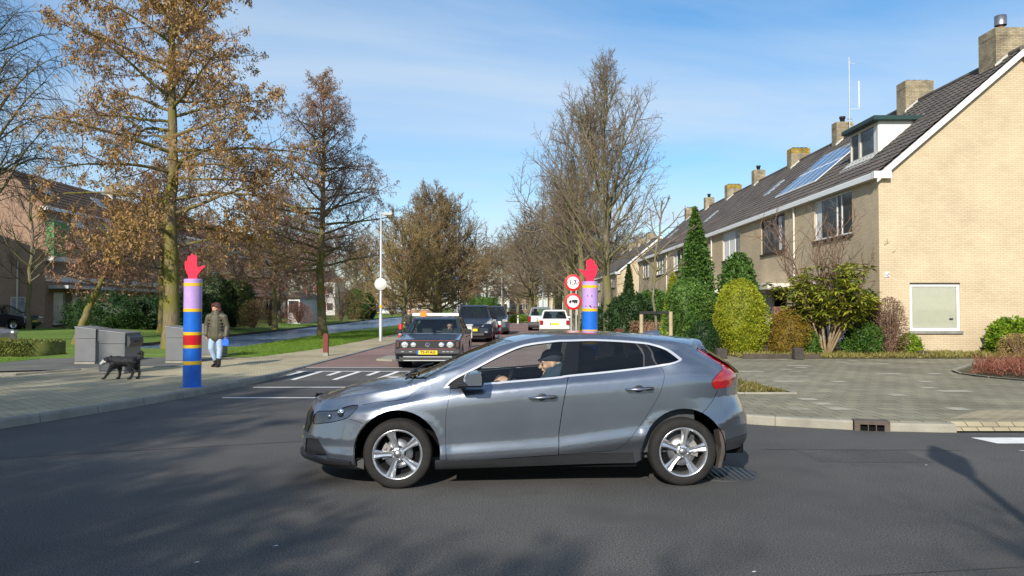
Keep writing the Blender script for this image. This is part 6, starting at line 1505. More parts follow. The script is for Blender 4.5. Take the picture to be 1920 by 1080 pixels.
M['lf_yellow'] = LG('yellow_green_foliage', (.11, .15, .012), (.54, .52, .04), (.29, .32, .02), .22)
M['lf_orange'] = LG('bronze_foliage', (.12, .08, .015), (.36, .22, .03), (.22, .15, .02), .2)
M['lf_green'] = LG('green_foliage', (.025, .075, .012), (.11, .20, .03), (.06, .13, .02), .15)
M['lf_bright'] = LG('bright_green_foliage', (.04, .10, .018), (.19, .30, .06), (.10, .19, .035), .2)
M['lf_dark'] = LG('dark_green_foliage', (.012, .035, .010), (.045, .09, .02), (.025, .06, .014), .1)
M['lf_mahonia'] = LG('glossy_yellow_green_leaves', (.09, .14, .02), (.52, .47, .05), (.26, .29, .035), .2, .4)
M['lf_laurel'] = LG('laurel_leaves', (.05, .12, .012), (.34, .42, .03), (.15, .25, .02), .15, .3)
M['lf_brown'] = LG('dead_brown_leaves', (.13, .07, .04), (.36, .22, .14), (.22, .13, .08), .15)
M['lf_rust'] = LG('rust_brown_twigs_leaves', (.14, .045, .025), (.34, .14, .08), (.22, .08, .05), .1)
M['lf_tan'] = LG('tan_dry_leaves', (.26, .16, .06), (.50, .34, .15), (.38, .25, .10), .15)
def at_px(px, Y): return (px-960)*Y/1425
GZ = PZ+.01
shrub('yellow_conifer', 'egg shaped yellow-green clipped conifer, brightest shrub of the front garden', (at_px(1391, 24.3), 24.4, GZ), 1.62, 1.5, 2.42, 17000, .055, M['lf_yellow'], 1, 'egg', hang=-.2, lump=.085)
shrub('bronze_conifer', 'rounded bronze-brown conifer right of the yellow egg shaped one', (at_px(1481, 24.2), 24.3, GZ), 1.40, 1.3, 1.45, 11000, .05, M['lf_orange'], 2, 'dome', lump=.06)
shrub('green_shrub', 'small bright green shrub at the foot of the bronze conifer', (at_px(1517, 24.0), 24.0, GZ), .62, .6, .80, 2600, .06, M['lf_green'], 3, 'dome')
shrub('tall_conifer', 'tall pointed dark green conifer in front of the terrace', (at_px(1304, 28.5), 28.5, GZ), 1.40, 1.4, 5.25, 11000, .12, M['lf_green'], 4, 'spire', lump=.16, depth=.45, core=.68)
shrub('hedge_conifer', 'upright green conifer clump left of the yellow egg shaped one', (at_px(1292, 25.2), 25.4, GZ), 1.45, 1.3, 2.50, 11000, .075, M['lf_bright'], 5, 'column', lump=.10)
shrub('golden_conifer', 'golden conifer behind the green clump, left of the tall conifer', (at_px(1262, 27.5), 27.5, GZ), 1.1, 1.0, 2.75, 6000, .08, M['lf_yellow'], 6, 'cone', lump=.08)
shrub('round_shrub', 'low round dark green shrub at the left end of the front garden', (at_px(1318, 24.0), 24.0, GZ), .98, .9, 1.10, 7000, .045, M['lf_dark'], 7, 'dome', lump=.03)
shrub('dark_conifer', 'dark green conifer whose tip shows above the yellow egg shaped one', (at_px(1386, 27.0), 27.0, GZ), 1.3, 1.2, 3.45, 6500, .11, M['lf_green'], 8, 'egg', lump=.24)
shrub('yellow_shrub', 'narrow yellow-green shrub between the green clump and the egg shaped conifer', (at_px(1335, 26.3), 26.3, GZ), .55, .5, 1.75, 1800, .08, M['lf_yellow'], 9, 'column', lump=.12)
shrub('ivy_column', 'dark ivy climbing the corner of the house beside the white window', (at_px(1628, 24.5), 24.45, GZ), .55, .4, 2.1, 2600, .08, M['lf_dark'], 10, 'column', lump=.12)
shrub('green_shrub', 'bushy green shrub under the white ground floor window', (at_px(1618, 24.0), 24.0, GZ), 1.15, .8, 1.05, 4200, .085, M['lf_green'], 11, 'dome', lump=.12)
shrub('green_shrub', 'small green shrub below the gable window, right of the dead vine', (at_px(1706, 24.1), 24.2, GZ), .72, .55, .68, 1900, .075, M['lf_laurel'], 12, 'dome', lump=.10)
shrub('laurel_shrub', 'bright green laurel against the gable wall at the right edge', (at_px(1895, 24.2), 24.1, GZ), 1.6, .9, 1.18, 3200, .13, M['lf_laurel'], 13, 'dome', aspect=.5, lump=.10)
shrub('dry_shrub', 'dry tan shrub in front of the laurel at the right edge', (at_px(1903, 23.5), 23.4, GZ), 1.25, .7, .72, 3200, .05, M['lf_tan'], 14, 'dome', core=0, depth=.7, aspect=.35, twigs=24)
# dead vine bush: tangled stems with brown leaves
shrub('dead_vine', 'tangled brown leafless vine bush at the corner of the gable', (at_px(1668, 24.0), 24.0, GZ), 1.15, .8, 1.85, 5200, .055, M['lf_brown'], 15, 'egg', core=0, depth=.75, aspect=.4, twigs=40, hang=.3)
r_ = np.random.default_rng(77)
def stems(nm, label, loc, n, h, spread, rad_, m, seed, cat='shrub', curl=.3, seg=7, sub=6, leaves=None, leafm=None, lsize=.1, fan=1.0, ln=3):
    r = np.random.default_rng(seed); P = np.zeros((n, seg+1, 3)); az = r.uniform(0, 6.28, n); d = np.stack([np.cos(az)*fan*r.uniform(.15, .6, n), np.sin(az)*fan*r.uniform(.15, .6, n), np.ones(n)], 1); d /= np.linalg.norm(d, axis=1, keepdims=True); P[:, 0] = np.stack([np.cos(az), np.sin(az), 0*az], 1)*.07
    L = h*r.uniform(.75, 1.08, n)
    for k in range(seg): d = d+r.normal(0, curl/seg**.5, (n, 3))+np.array([0, 0, .15/seg]); d /= np.linalg.norm(d, axis=1, keepdims=True); P[:, k+1] = P[:, k]+d*(L/seg)[:, None]
    Rr = np.linspace(rad_, .007, seg+1)[None, :].repeat(n, 0)
    L2, R2 = grow(P, Rr, sub, .35, 38, 12, .28, lambda t: 1.1-.5*t, 4, .4, .35, .01, .004, r); L3, R3 = grow(L2, R2, 4, .2, 36, 14, .42, lambda t: 1.1-.4*t, 3, .3, .4, .006, .0028, r)
    lv = None
    if leafm:
        pts = np.concatenate([L3[:, -1], L2[:, -1], L3[:, 1]]); lv = leafquads(pts, lsize, r, hang=-.1, jitter=.05, aspect=.55, n_each=ln)
    return finish(nm, label, cat, loc, m, m, [(P, Rr, 8)], [(L2, R2, 4), (L3, R3, 3)], lv, leafm, None)
stems('bare_shrub', 'bare vase shaped shrub reaching up between the two upstairs windows', (at_px(1560, 24.9), 25.2, GZ), 15, 5.0, 1.3, .020, M['twig_brown'], 19, fan=.5, curl=.22, sub=12)
# multi-stemmed evergreen with whorls of long leaves
def whorls(loc, seed, label):
    r = np.random.default_rng(seed); n = 13; seg = 8; P = np.zeros((n, seg+1, 3)); az = np.linspace(0, 6.28, n, endpoint=False)+r.normal(0, .2, n); sp = r.uniform(.15, .62, n); P[:, 0, :2] = np.stack([np.cos(az), np.sin(az)], 1)*.06
    d = np.stack([np.cos(az)*sp, np.sin(az)*sp*.8, np.ones(n)], 1); d /= np.linalg.norm(d, axis=1, keepdims=True); L = r.uniform(1.9, 2.9, n)
    for k in range(seg): d = d+r.normal(0, .07, (n, 3)); d /= np.linalg.norm(d, axis=1, keepdims=True); P[:, k+1] = P[:, k]+d*(L/seg)[:, None]
    Rr = np.linspace(.042, .016, seg+1)[None, :].repeat(n, 0)
    L2, R2 = grow(P, Rr, 14, .40, 50, 14, .28, lambda t: 1.0-.2*t, 4, .5, .2, .02, .008, r)
    tips = np.concatenate([L2[:, -1], P[:, -1], L2[:, 2]]); V = []
    C = np.repeat(tips, 12, 0); m_ = len(C); a = np.tile(np.arange(12)*2*np.pi/12, len(tips))+np.repeat(r.uniform(0, 6, len(tips)), 12); el = r.normal(.02, .28, m_)
    D = np.stack([np.cos(a)*np.cos(el), np.sin(a)*np.cos(el), np.sin(el)], 1); Ls = r.uniform(.18, .34, (m_, 1)); s_ = np.cross(D, np.array([0, 0, 1.])); s_ /= np.linalg.norm(s_, axis=1, keepdims=True); s_[:, 2] += r.normal(0, .3, m_); w = .034
    dn = np.array([0, 0, -.05]); V = np.stack([C, C+D*Ls*.5+s_*w, C+D*Ls+dn, C+D*Ls*.5-s_*w], 1).reshape(-1, 3); F = np.arange(4*m_).reshape(-1, 4)
    return finish('mahonia_shrub', label, 'shrub', loc, mat('pale_stem', (.30, .22, .12), .8, var=.3), M['twig_brown'], [(P, Rr, 8)], [(L2, R2, 5)], (V, F), M['lf_mahonia'])
whorls((at_px(1548, 24.1), 24.05, GZ), 5, 'large many stemmed evergreen with whorls of glossy yellow-green leaves before the house')
# hedges and planting further back on the right
shrub('rhododendron', 'dark leafy rhododendron bush left of the staked young tree', (at_px(1188, 33), 33.5, GZ), 2.3, 1.6, 2.15, 6500, .13, M['lf_dark'], 20, 'dome', aspect=.45, lump=.09)
shrub('rhododendron', 'green leafy rhododendron bush behind the staked young tree', (at_px(1236, 33), 34.5, GZ), 2.0, 1.6, 2.3, 6000, .13, M['lf_green'], 21, 'dome', aspect=.45, lump=.09)
shrub('cypress', 'slim dark green cypress right of the tallest bare tree', (at_px(1179, 37), 37, GZ), 1.0, 1.0, 3.6, 5500, .09, M['lf_dark'], 22, 'cone', lump=.06)
shrub('brown_hedge', 'brown leafed hedge behind the two wooden stakes', (at_px(1222, 28), 28.4, GZ), 1.5, .8, 1.0, 3600, .07, M['lf_brown'], 23, 'box', lump=.08)
shrub('yellow_shrub', 'low yellow-green plant at the foot of the right wooden stake', (at_px(1250, 24.5), 25.0, GZ), .5, .5, .75, 1200, .07, M['lf_laurel'], 24, 'dome', lump=.12)
shrub('garden_shrub', 'dark evergreen bush beside the trunk of the tallest bare tree', (at_px(1118, 42), 42.5, GZ), 1.6, 1.6, 1.5, 3600, .11, M['lf_dark'], 25, 'dome', lump=.1)
shrub('heather', 'reddish heather clump right of the tallest bare tree', (at_px(1160, 31), 31, GZ), .8, .6, .62, 1500, .05, M['lf_rust'], 26, 'dome')
shrub('heather', 'pale heather clump beside the roof aerial, under the rhododendron', (at_px(1187, 30), 30, GZ), .85, .6, .55, 1500, .05, M['lf_tan'], 27, 'dome')
for k, (px, Y, w, h, m, l) in enumerate([(1140, 46, 2.2, 1.3, 'lf_green', 'green hedge behind the tallest bare tree'), (1205, 50, 3, 1.6, 'lf_dark', 'dark hedge before the fourth house of the terrace'), (1190, 62, 3, 1.5, 'lf_green', 'green hedge before the far end of the near terrace'), (1150, 72, 3.5, 1.8, 'lf_dark', 'dark hedge before the far terrace gable')]):
    shrub('garden_hedge', l, (at_px(px, Y)+.6, Y, GZ), w, 1.2, h, 3200, .13, M[m], 30+k, 'box', lump=.06)
# left: low hedge, evergreens, brown bushes on the far bank
def hedge(nm, label, x0, x1, y, d, h, m, n, size, seed, zb=.05):
    r = np.random.default_rng(seed); C = np.stack([r.uniform(x0, x1, n), y+r.uniform(-d/2, d/2, n), zb+r.uniform(0, h, n)], 1); face = r.integers(0, 3, n); C[face == 0, 1] = y-d/2; C[face == 1, 2] = zb+h*(.94+.06*np.sin(C[face == 1, 0]*3))
    dr = r.normal(0, .6, (n, 3)); dr[:, 2] += .4; dr[:, 1] -= .5*(face == 0); dr /= np.linalg.norm(dr, axis=1, keepdims=True); s_ = np.cross(dr, r.normal(0, 1, (n, 3))); s_ /= np.linalg.norm(s_, axis=1, keepdims=True); L = size*r.uniform(.6, 1.3, (n, 1))
    V = np.stack([C, C+dr*L*.5+s_*L*.3, C+dr*L, C+dr*L*.5-s_*L*.3], 1).reshape(-1, 3); k = len(V); cb_ = np.array([(x, y+q*(d/2-.03), z) for z in (zb, zb+h*.93) for (x, q) in ((x0+.03, -1), (x1-.03, -1), (x1-.03, 1), (x0+.03, 1))])
    F = np.concatenate([np.arange(4*n).reshape(-1, 4), np.array([(0, 1, 5, 4), (1, 2, 6, 5), (2, 3, 7, 6), (3, 0, 4, 7), (4, 5, 6, 7)])+k]); o = quads(nm, np.concatenate([V, cb_]), F, m); tag(o, label, 'hedge'); return o
hedge('low_hedge', 'low clipped hedge on the left lawn, left of the leftmost bin', -22, -14.9, 24.6, 1.8, .52, M['lf_laurel'] if False else LG('hedge_leaves', (.06, .08, .015), (.19, .20, .04), (.12, .14, .03), .1), 16000, .07, 3)
Ls = [('evergreen_shrub', 400, 52, 3.0, 3.7, 'lf_dark', 'dome', 'large dark evergreen behind the woman'), ('evergreen_shrub', 446, 53, 2.6, 3.4, 'lf_green', 'egg', 'green evergreen right of the large dark one'), ('evergreen_shrub', 205, 47, 5.0, 2.3, 'lf_dark', 'dome', 'wide black-green bush between the leaning tree and the tall alder'), ('evergreen_shrub', 285, 49, 4.2, 2.1, 'lf_dark', 'dome', 'black-green bush left of the tall alder trunk'), ('evergreen_shrub', 362, 50, 3.4, 2.5, 'lf_dark', 'dome', 'dark bush behind the left striped post'),
      ('brown_bush', 506, 56, 4.2, 3.6, 'lf_rust', 'dome', 'wide reddish brown bush on the far canal bank'), ('brown_bush', 476, 51, 2.2, 1.9, 'lf_tan', 'dome', 'low tan bush below the reddish brown one'), ('brown_bush', 560, 66, 2.6, 1.8, 'lf_rust', 'dome', 'small rust coloured bush left of the white garage'), ('evergreen_shrub', 668, 84, 2.6, 3.4, 'lf_green', 'egg', 'green bush among the trunks right of the slender alder'), ('evergreen_shrub', 690, 88, 2, 3.0, 'lf_dark', 'egg', 'dark bush near the bend of the canal'), ('brown_bush', 640, 76, 4.5, 4.4, 'lf_tan', 'dome', 'olive brown thicket right of the slender alder'), ('brown_bush', 600, 88, 7.0, 5.8, 'lf_rust', 'dome', 'tall brown thicket behind the slender alder'),
      ('brown_bush', 735, 118, 10, 6.0, 'lf_tan', 'dome', 'ochre thicket beyond the canal end'), ('brown_bush', 560, 105, 12, 7.0, 'lf_rust', 'dome', 'distant brown thicket above the white house')]
for k, (nm, px, Y, w, h, m, sh, l) in enumerate(Ls):
    tw = m not in ('lf_dark', 'lf_green'); shrub(nm, l, (at_px(px, Y), Y, .25), w, w*.7, h, int(4000+w*900), .14 if not tw else .10, M[m], 50+k, sh, lump=.12, core=.78 if not tw else 0, depth=.3 if not tw else .9, aspect=.5 if not tw else .22, twigs=6 if not tw else 60, twm='twig_dark')
# middle: low hedges with bulbs, rust hedge, green hedge by the posts
shrub('island_hedge', 'low green and brown planting with yellow flowers in the middle of the far crossing', (at_px(985, 74), 75, .1), 4.8, 2.2, .85, 5200, .11, M['lf_laurel'], 80, 'box', lump=.08)
shrub('island_hedge', 'rust coloured low hedge left of the yellow flowering planting', (at_px(938, 82), 83, .1), 3.4, 2, 1.0, 4200, .11, M['lf_rust'], 81, 'box', lump=.06)
shrub('reed_hedge', 'tall green reeds behind the black van', (at_px(905, 84), 86, .1), 3.4, 1.4, 2.7, 4000, .3, M['lf_green'], 82, 'box', aspect=.12, lump=.05)
# groundcover that nobody could count
def cover(nm, poly_pts, n, size, m, seed, z, hmax=.3, aspect=.2, label=None):
    r = np.random.default_rng(seed); xs = [p[0] for p in poly_pts]; ys = [p[1] for p in poly_pts]; X = r.uniform(min(xs), max(xs), n*2); Y = r.uniform(min(ys), max(ys), n*2)
    k = np.array([inpoly(a, b_, poly_pts) for a, b_ in zip(X, Y)]); X, Y = X[k][:n], Y[k][:n]; n = len(X); C = np.stack([X, Y, z+r.uniform(0, hmax, n)**1.0*(.4+.6*np.abs(np.sin(X*1.3)*np.cos(Y*1.7)))], 1)
    dr = r.normal(0, .6, (n, 3)); dr[:, 2] = np.abs(dr[:, 2])+.3; dr /= np.linalg.norm(dr, axis=1, keepdims=True); s_ = np.cross(dr, r.normal(0, 1, (n, 3))); s_ /= np.linalg.norm(s_, axis=1, keepdims=True); L = size*r.uniform(.5, 1.4, (n, 1)); w = L*aspect*.5
    V = np.stack([C-s_*w, C+s_*w, C+dr*L], 1).reshape(-1, 3); o = quads(nm, V, np.arange(3*n).reshape(-1, 3), m); o['kind'] = 'stuff'; tag(o, label, 'plants'); return o
cover('rust_groundcover', [(10.6, 17.6), (10.7, 17.0), (11.6, 14.9), (20, 13.4), (20, 20.0), (12.5, 20.0)], 26000, .16, M['lf_rust'], 5, PZ, .36, .12, 'knee high rust red twiggy planting in the right bed')
cover('bed_weeds', [(4.95, 13.6), (3.1, 13.6), (2.6, 17.9), (4.5, 17.8)], 5000, .10, LG('weeds', (.10, .08, .02), (.25, .22, .05), (.16, .14, .04), .1), 6, PZ-.02, .07, .35, 'weeds and litter in the small kerbed bed')
cover('garden_weeds', [(6.9, 22.9), (24, 22.9), (24, 24.8), (6.9, 24.8)], 16000, .13, LG('dry_weeds', (.13, .11, .03), (.32, .28, .08), (.22, .19, .05), .1), 7, PZ, .10, .25, 'dry grass and weeds along the gable wall')
lg = LG('grass_blades', (.08, .16, .014), (.22, .33, .04), (.14, .24, .022), .3)
cover('lawn_grass', [(-30, 16.2), (-13.7, 16.0), (-11.5, 17.0), (-14.4, 17.7), (-14.3, 22.8), (-30, 23.6)], 42000, .075, lg, 8, PZ-.02, .02, .12, 'short grass of the front lawn')
cover('verge_grass', [(-7.9, 24.2), (-7.15, 28), (-6.85, 36), (-6.4, 48), (-10.1, 48), (-10.3, 30), (-10.4, 24.4)], 42000, .085, lg, 9, .09, .03, .12, 'short grass of the verge beside the canal')

# ================================================================== STREET FURNITURE
def text(name, s_, size, m, parent, loc, rot, depth=.002, align='CENTER', bold=0):
    cu = bpy.data.curves.new(name, 'FONT'); cu.body = s_; cu.size = size; cu.extrude = depth; cu.align_x = align; cu.align_y = 'CENTER'; cu.offset = bold; cu.resolution_u = 3
    o = bpy.data.objects.new(name, cu); COL.objects.link(o); dg = bpy.context.evaluated_depsgraph_get(); me = bpy.data.meshes.new_from_object(o.evaluated_get(dg)); bpy.data.objects.remove(o)
    n = bpy.data.objects.new(name, me); me.materials.clear(); me.materials.append(m); COL.objects.link(n); n.parent = parent; n.location = loc; n.rotation_euler = rot; return n
M['blue'] = mat('blue_paint', (.006, .13, .56), .4, var=.14, vscale=5, coat=.15); M['red'] = mat('red_paint', (.62, .006, .012), .35, var=.05, coat=.3); M['handred'] = mat('hand_red', (.80, .008, .05), .4, var=.04)
M['lilac'] = mat('lilac_paint', (.48, .31, .64), .45, var=.10, coat=.2); M['yellow'] = mat('yellow_paint', (.78, .47, .01), .4, var=.05, coat=.2)
def post(loc, label, flip, seed):
    t_ = thing('striped_post', label, 'post', loc, 0, 'striped posts with red hands'); r = .168
    bands = [(0, .46, 'blue'), (.46, .54, 'yellow'), (.54, .83, 'blue'), (.83, .91, 'yellow'), (.91, 1.16, 'red'), (1.16, 1.235, 'yellow'), (1.235, 1.80, 'blue'), (1.80, 1.88, 'yellow'), (1.88, 2.03, 'lilac'), (2.03, 2.12, 'yellow')]
    bands = [(0, .43, 'blue'), (.43, .50, 'yellow'), (.50, .75, 'blue'), (.75, .81, 'yellow'), (.81, 1.00, 'red'), (1.00, 1.06, 'yellow'), (1.06, 1.45, 'blue'), (1.45, 1.51, 'yellow'), (1.51, 1.945, 'lilac'), (1.945, 2.005, 'yellow'), (2.005, 2.075, 'lilac')]
    ms = ['blue', 'yellow', 'red', 'lilac']; b = MB()
    for (a, c, m) in bands:
        e = .003 if m == 'yellow' else 0
        b.lathe([(r+e, a), (r+e, c)], 40, mi=ms.index(m))
        if e: b.lathe([(r, a), (r+e, a)], 40, mi=1); b.lathe([(r+e, c), (r, c)], 40, mi=1)
    b.lathe([(r, 2.075), (r-.012, 2.085), (0, 2.085)], 40, mi=3); b.lathe([(r+.05, -.01), (r+.05, .006), (r, .012)], 40, mi=0)
    b.build('column', [M[k] for k in ms], t_)
    # flat board hand, four fingers and a thumb
    o = [(-.085, 0), (-.088, .07), (-.125, .13), (-.155, .22), (-.160, .33), (-.150, .355), (-.125, .355), (-.113, .33), (-.105, .40), (-.103, .435), (-.085, .455), (-.062, .445), (-.055, .41), (-.048, .455), (-.040, .48), (-.018, .492), (.005, .482), (.012, .45), (.016, .42), (.024, .455), (.040, .472), (.062, .465), (.074, .44), (.076, .38), (.078, .26), (.095, .225), (.125, .235), (.19, .262), (.232, .262), (.238, .242), (.212, .222), (.165, .178), (.118, .118), (.085, .07), (.080, 0)]
    if flip: o = [(-x, z) for x, z in o][::-1]
    b = MB(); b.prism([(x, z+2.083) for x, z in o], -.02, .02, 'y'); h = b.build('hand', M['handred'], t_)
    b = MB(); s_ = -1 if flip else 1
    for x in (-.109, -.055, .014): b.prism([(s_*x-.003, 2.083+.235), (s_*x+.003, 2.083+.235), (s_*x+.003, 2.083+.36), (s_*x-.003, 2.083+.36)], -.0225, -.0202, 'y')
    b.build('finger_line', mat('hand_line', (.30, .01, .03), .5), h)
    if flip:
        b = MB()   # torn stickers on the lilac part
        def patch(pts):
            V = []
            for (u, z) in pts: a = -math.pi/2+u/r; V.append(((r+.004)*math.cos(a), (r+.004)*math.sin(a), z))
            b.add(V, [tuple(range(len(V)))])
        patch([(-.07, 1.80), (.03, 1.795), (.035, 1.755), (-.065, 1.762)]); b.build('torn_sticker', M['black'], t_); b = MB(); patch([(-.12, 1.575), (-.02, 1.578), (.08, 1.545), (.10, 1.515), (.0, 1.535), (-.11, 1.55)]); b.build('torn_sticker', M['black'], t_)
    return t_
g = ground(360, 725, PZ); post((g[0], g[1], PZ), 'striped post with red hand, thumb to the right, standing on the left pavement', False, 1)
post((1.66, 16.2, PZ), 'striped post with red hand, thumb to the left, behind the grey car roof', True, 2)

# round signs on their poles
def disc_sign(parent, z, kind, x=0):
    b = MB(); b.lathe([(0, -.028), (.288, -.028), (.30, -.024), (.30, -.016), (0, -.014)], 48, 'y', (x, 0, z), mi=0); s_ = b.build('round_sign', M['red' if kind != 'back' else 'galv'], parent)
    if kind != 'back':
        b = MB(); b.lathe([(.0, -.0315), (.215, -.0315)], 40, 'y', (x, 0, z)); b.build('sign_face', M['white'], s_)
        if kind == 'width':
            text('lettering', '1,7', .215, M['black'], s_, (x-.01, -.034, z), (R(90), 0, 0), .001, bold=.006); text('lettering', 'm', .10, M['black'], s_, (x+.125, -.034, z-.035), (R(90), 0, 0), .001, bold=.003)
            b = MB()
            for q in (-1, 1): b.prism([(x+q*.205, z-.035), (x+q*.205, z+.035), (x+q*.160, z)], -.034, -.0325, 'y')
            b.build('arrow_mark', M['black'], s_)
        else:
            b = MB(); b.box((x-.04, -.0345, z-.035), (x+.16, -.0325, z+.065)); b.prism([(x-.055, z-.035), (x-.145, z-.035), (x-.15, z+.005), (x-.115, z+.045), (x-.055, z+.045)], -.0345, -.0325, 'y')
            for q in (-.11, .05, .115): b.lathe([(0, -.036), (.028, -.036), (.028, -.0325)], 16, 'y', (x+q, 0, z-.045))
            b.build('lorry_mark', M['black'], s_)
    return s_
sg = thing('traffic_sign', 'two round red-ringed signs, width limit over lorry ban, left of the right striped post', 'road sign', (at_px(1074.5, 27), 27, PZ))
b = MB(); b.tube([(-.07, 0, 0), (-.07, 0, 2.3)], .028, 8); b.build('pole', M['galv'], sg); b = MB(); b.tube([(.11, 0, 0), (.11, 0, 2.3)], .028, 8); b.build('pole', M['galv'], sg)
disc_sign(sg, 2.40, 'width'); disc_sign(sg, 1.73, 'lorry')
# lamp post by the canal with the back of a sign
lp_ = thing('street_lamp', 'slim pale street lamp on the canal side, round sign seen from behind halfway up', 'street lamp', (at_px(714, 34.2), 34.2, PZ))
b = MB(); b.tube([(0, 0, 0), (0, 0, 1.2), (0, 0, 1.21), (0, 0, 5.75)], [.075, .072, .058, .038], 12); b.build('pole', M['galv'], lp_)
b = MB(); b.tube([(0, 0, 5.72), (.10, 0, 5.76)], .03, 8); b.box((.0, -.10, 5.70), (.52, .10, 5.80), bev=.03); lh = b.build('lamp_head', M['galv'], lp_)
b = MB(); b.box((.06, -.08, 5.675), (.48, .08, 5.705), bev=.008); b.build('lamp_glass', M['cream'], lh)
b = MB(); b.lathe([(0, -.075), (.27, -.075), (.275, -.068), (0, -.066)], 40, 'y', (.0, 0, 2.56)); sb = b.build('round_sign', mat('sign_back', (.62, .62, .60), .5), lp_)
b = MB(); b.box((-.05, -.066, 2.44), (.05, -.045, 2.48)); b.box((-.05, -.066, 2.66), (.05, -.045, 2.70)); b.build('bracket', M['steel'], sb)
b = MB(); b.lathe([(.061, 1.50), (.061, 1.62)], 14); b.build('yellow_band', M['yellow'], lp_)
# lamp behind the viewpoint whose shadow falls on the right of the road
l2 = thing('street_lamp', 'post-top street lamp behind the viewpoint, casting the long shadow at right', 'street lamp', (5.03-5.0*1.732*math.sin(SHADOW_AZ), 9.13-5.0*1.732*math.cos(SHADOW_AZ), 0))
b = MB(); b.tube([(0, 0, 0), (0, 0, 1), (0, 0, 4.1)], [.07, .055, .045], 12); b.build('pole', M['galv'], l2)
b = MB(); b.lathe([(.05, 4.02), (.10, 4.15), (.19, 4.55), (.19, 4.60), (.06, 4.95), (0, 5.04)], 20); b.build('lamp_head', M['galv'], l2)
# dark red post on the canal-side pavement
M['wine'] = mat('wine_red_paint', (.16, .022, .02), .5, var=.3, vscale=14)
g = ground(611, 667, PZ); rp = thing('low_post', 'short dark wine red post in front of the slender alder', 'post', (g[0], g[1], PZ))
b = MB(); b.prism([(-.075, -.075), (.075, -.075), (.075, .075), (-.075, .075)], .10, .66); b.prism([(-.06, -.06), (.06, -.06), (.06, .06), (-.06, .06)], .66, .70); b.build('shaft', M['wine'], rp)
b = MB(); b.box((-.078, -.078, 0), (.078, .078, .10)); b.build('foot', M['kerb_light'], rp)
# red and white bollards
def bollard(px, py, z, label, base='red', s_=1.0, Yo=None):
    g = ground(px, py, z); t_ = thing('bollard', label, 'bollard', (g[0], g[1], z), 0, 'red and white bollards at the narrowing'); r = .085*s_
    b = MB(); b.lathe([(r, 0), (r, .82), (r*.8, .86), (0, .87)], 20); b.build('shaft', M['red' if base == 'red' else 'white'], t_)
    b = MB()
    for (a, c) in (((.42, .60),) if base == 'red' else ((.24, .40), (.56, .70))): b.lathe([(r, a), (r+.004, a), (r+.004, c), (r, c)], 20)
    b.build('reflective_band', M['white' if base == 'red' else 'red'], t_); b = MB(); b.lathe([(r*1.5, 0), (r*1.5, .03), (r, .05)], 20); b.build('foot', M['kerb_light' if base == 'red' else 'kerb'], t_); return t_
bollard(751, 647, .1, 'red bollard with white band left of the old black hatchback'); bollard(920.5, 641, .1, 'red bollard with white band right of the black van'); bollard(936.5, 636, .1, 'white bollard with red bands beside the kerb right of the black van', 'white')
bollard(742, 632, .1, 'far red bollard half hidden behind the left one') if False else None
for px, Y in ((950, 71), (971, 71), (1018, 60)):
    t_ = thing('marker_post', {950: 'small white marker post before the rust hedge', 971: 'small white marker post before the yellow flowering planting', 1018: 'small white marker post left of the grey estate car'}[px], 'post', (at_px(px, Y), Y, .1)); b = MB(); b.box((-.07, -.07, 0), (.07, .07, .75)); b.build('shaft', M['white'], t_); b = MB(); b.box((-.075, -.075, .55), (.075, .075, .65)); b.build('band', M['black'], t_)
# small stone island at the narrowing
sheet('traffic_island', [(-3.95, 22.2), (-3.45, 21.9), (-3.1, 22.3), (-3.2, 23.6), (-3.85, 23.7)], .15, M['kerb_light'], thick=.08)
# barrier boom with its cabinet
bm_ = thing('barrier', 'white barrier boom with orange light and grey drive cabinet behind the old black hatchback', 'barrier', (-1.70, 29.6, .1))
b = MB(); b.box((-.16, -.2, .34), (.16, .2, .86), bev=.02); b.box((-.19, -.23, .82), (.19, .23, .88), bev=.02); b.build('cabinet', mat('cabinet_grey', (.50, .52, .50), .5), bm_)
b = MB(); b.box((-.12, -.15, .0), (.12, .15, .35)); b.build('pedestal', M['black'], bm_)
b = MB(); b.tube([(-.22, 0, .5), (-.42, 0, .5), (-.42, 0, .9), (-.22, 0, .9)], .02, 6); b.build('guard_rail', M['galv'], bm_)
b = MB(); b.box((-2.15, -.25, 1.20), (-.35, -.19, 1.32), bev=.02); b.tube([(-.6, -.22, 1.19), (-.16, -.15, .8)], .035, 6); boom = b.build('boom', M['white'], bm_)
b = MB(); b.prism([(-1.82, 1.16), (-1.62, 1.16), (-1.58, 1.26), (-1.64, 1.38), (-1.80, 1.38), (-1.86, 1.26)], -.28, -.255, 'y'); b.build('warning_light', M['orange'], boom)
# staked young tree
st = bare('young_tree', 'thin young tree held between two wooden stakes, right of the aerial of the grey car', (at_px(1233, 19.5), 19.5, PZ), 4.3, .035, 1.5, 91, t0=.42, l1=11, n2=4, n3=3, n4=2, ang0=52, trunkm='bark_bare')
for px, l in ((1202.5, 'left wooden tree stake with a dark strap'), (1257.5, 'right wooden tree stake with a dark strap')):
    t_ = thing('tree_stake', l, 'stake', (at_px(px, 19.5), 19.5, PZ), 0, 'wooden stakes of the young tree'); b = MB(); b.tube([(0, 0, 0), (0, 0, 1.42)], .05, 12); b.build('shaft', mat('stake_wood', (.42, .33, .20), .8, var=.25, vscale=6), t_)
    b = MB(); q = 1 if px < 1230 else -1; b.box((-.06, -.062, 1.36), (q*.38, -.045, 1.43)); b.build('strap', M['black'], t_)
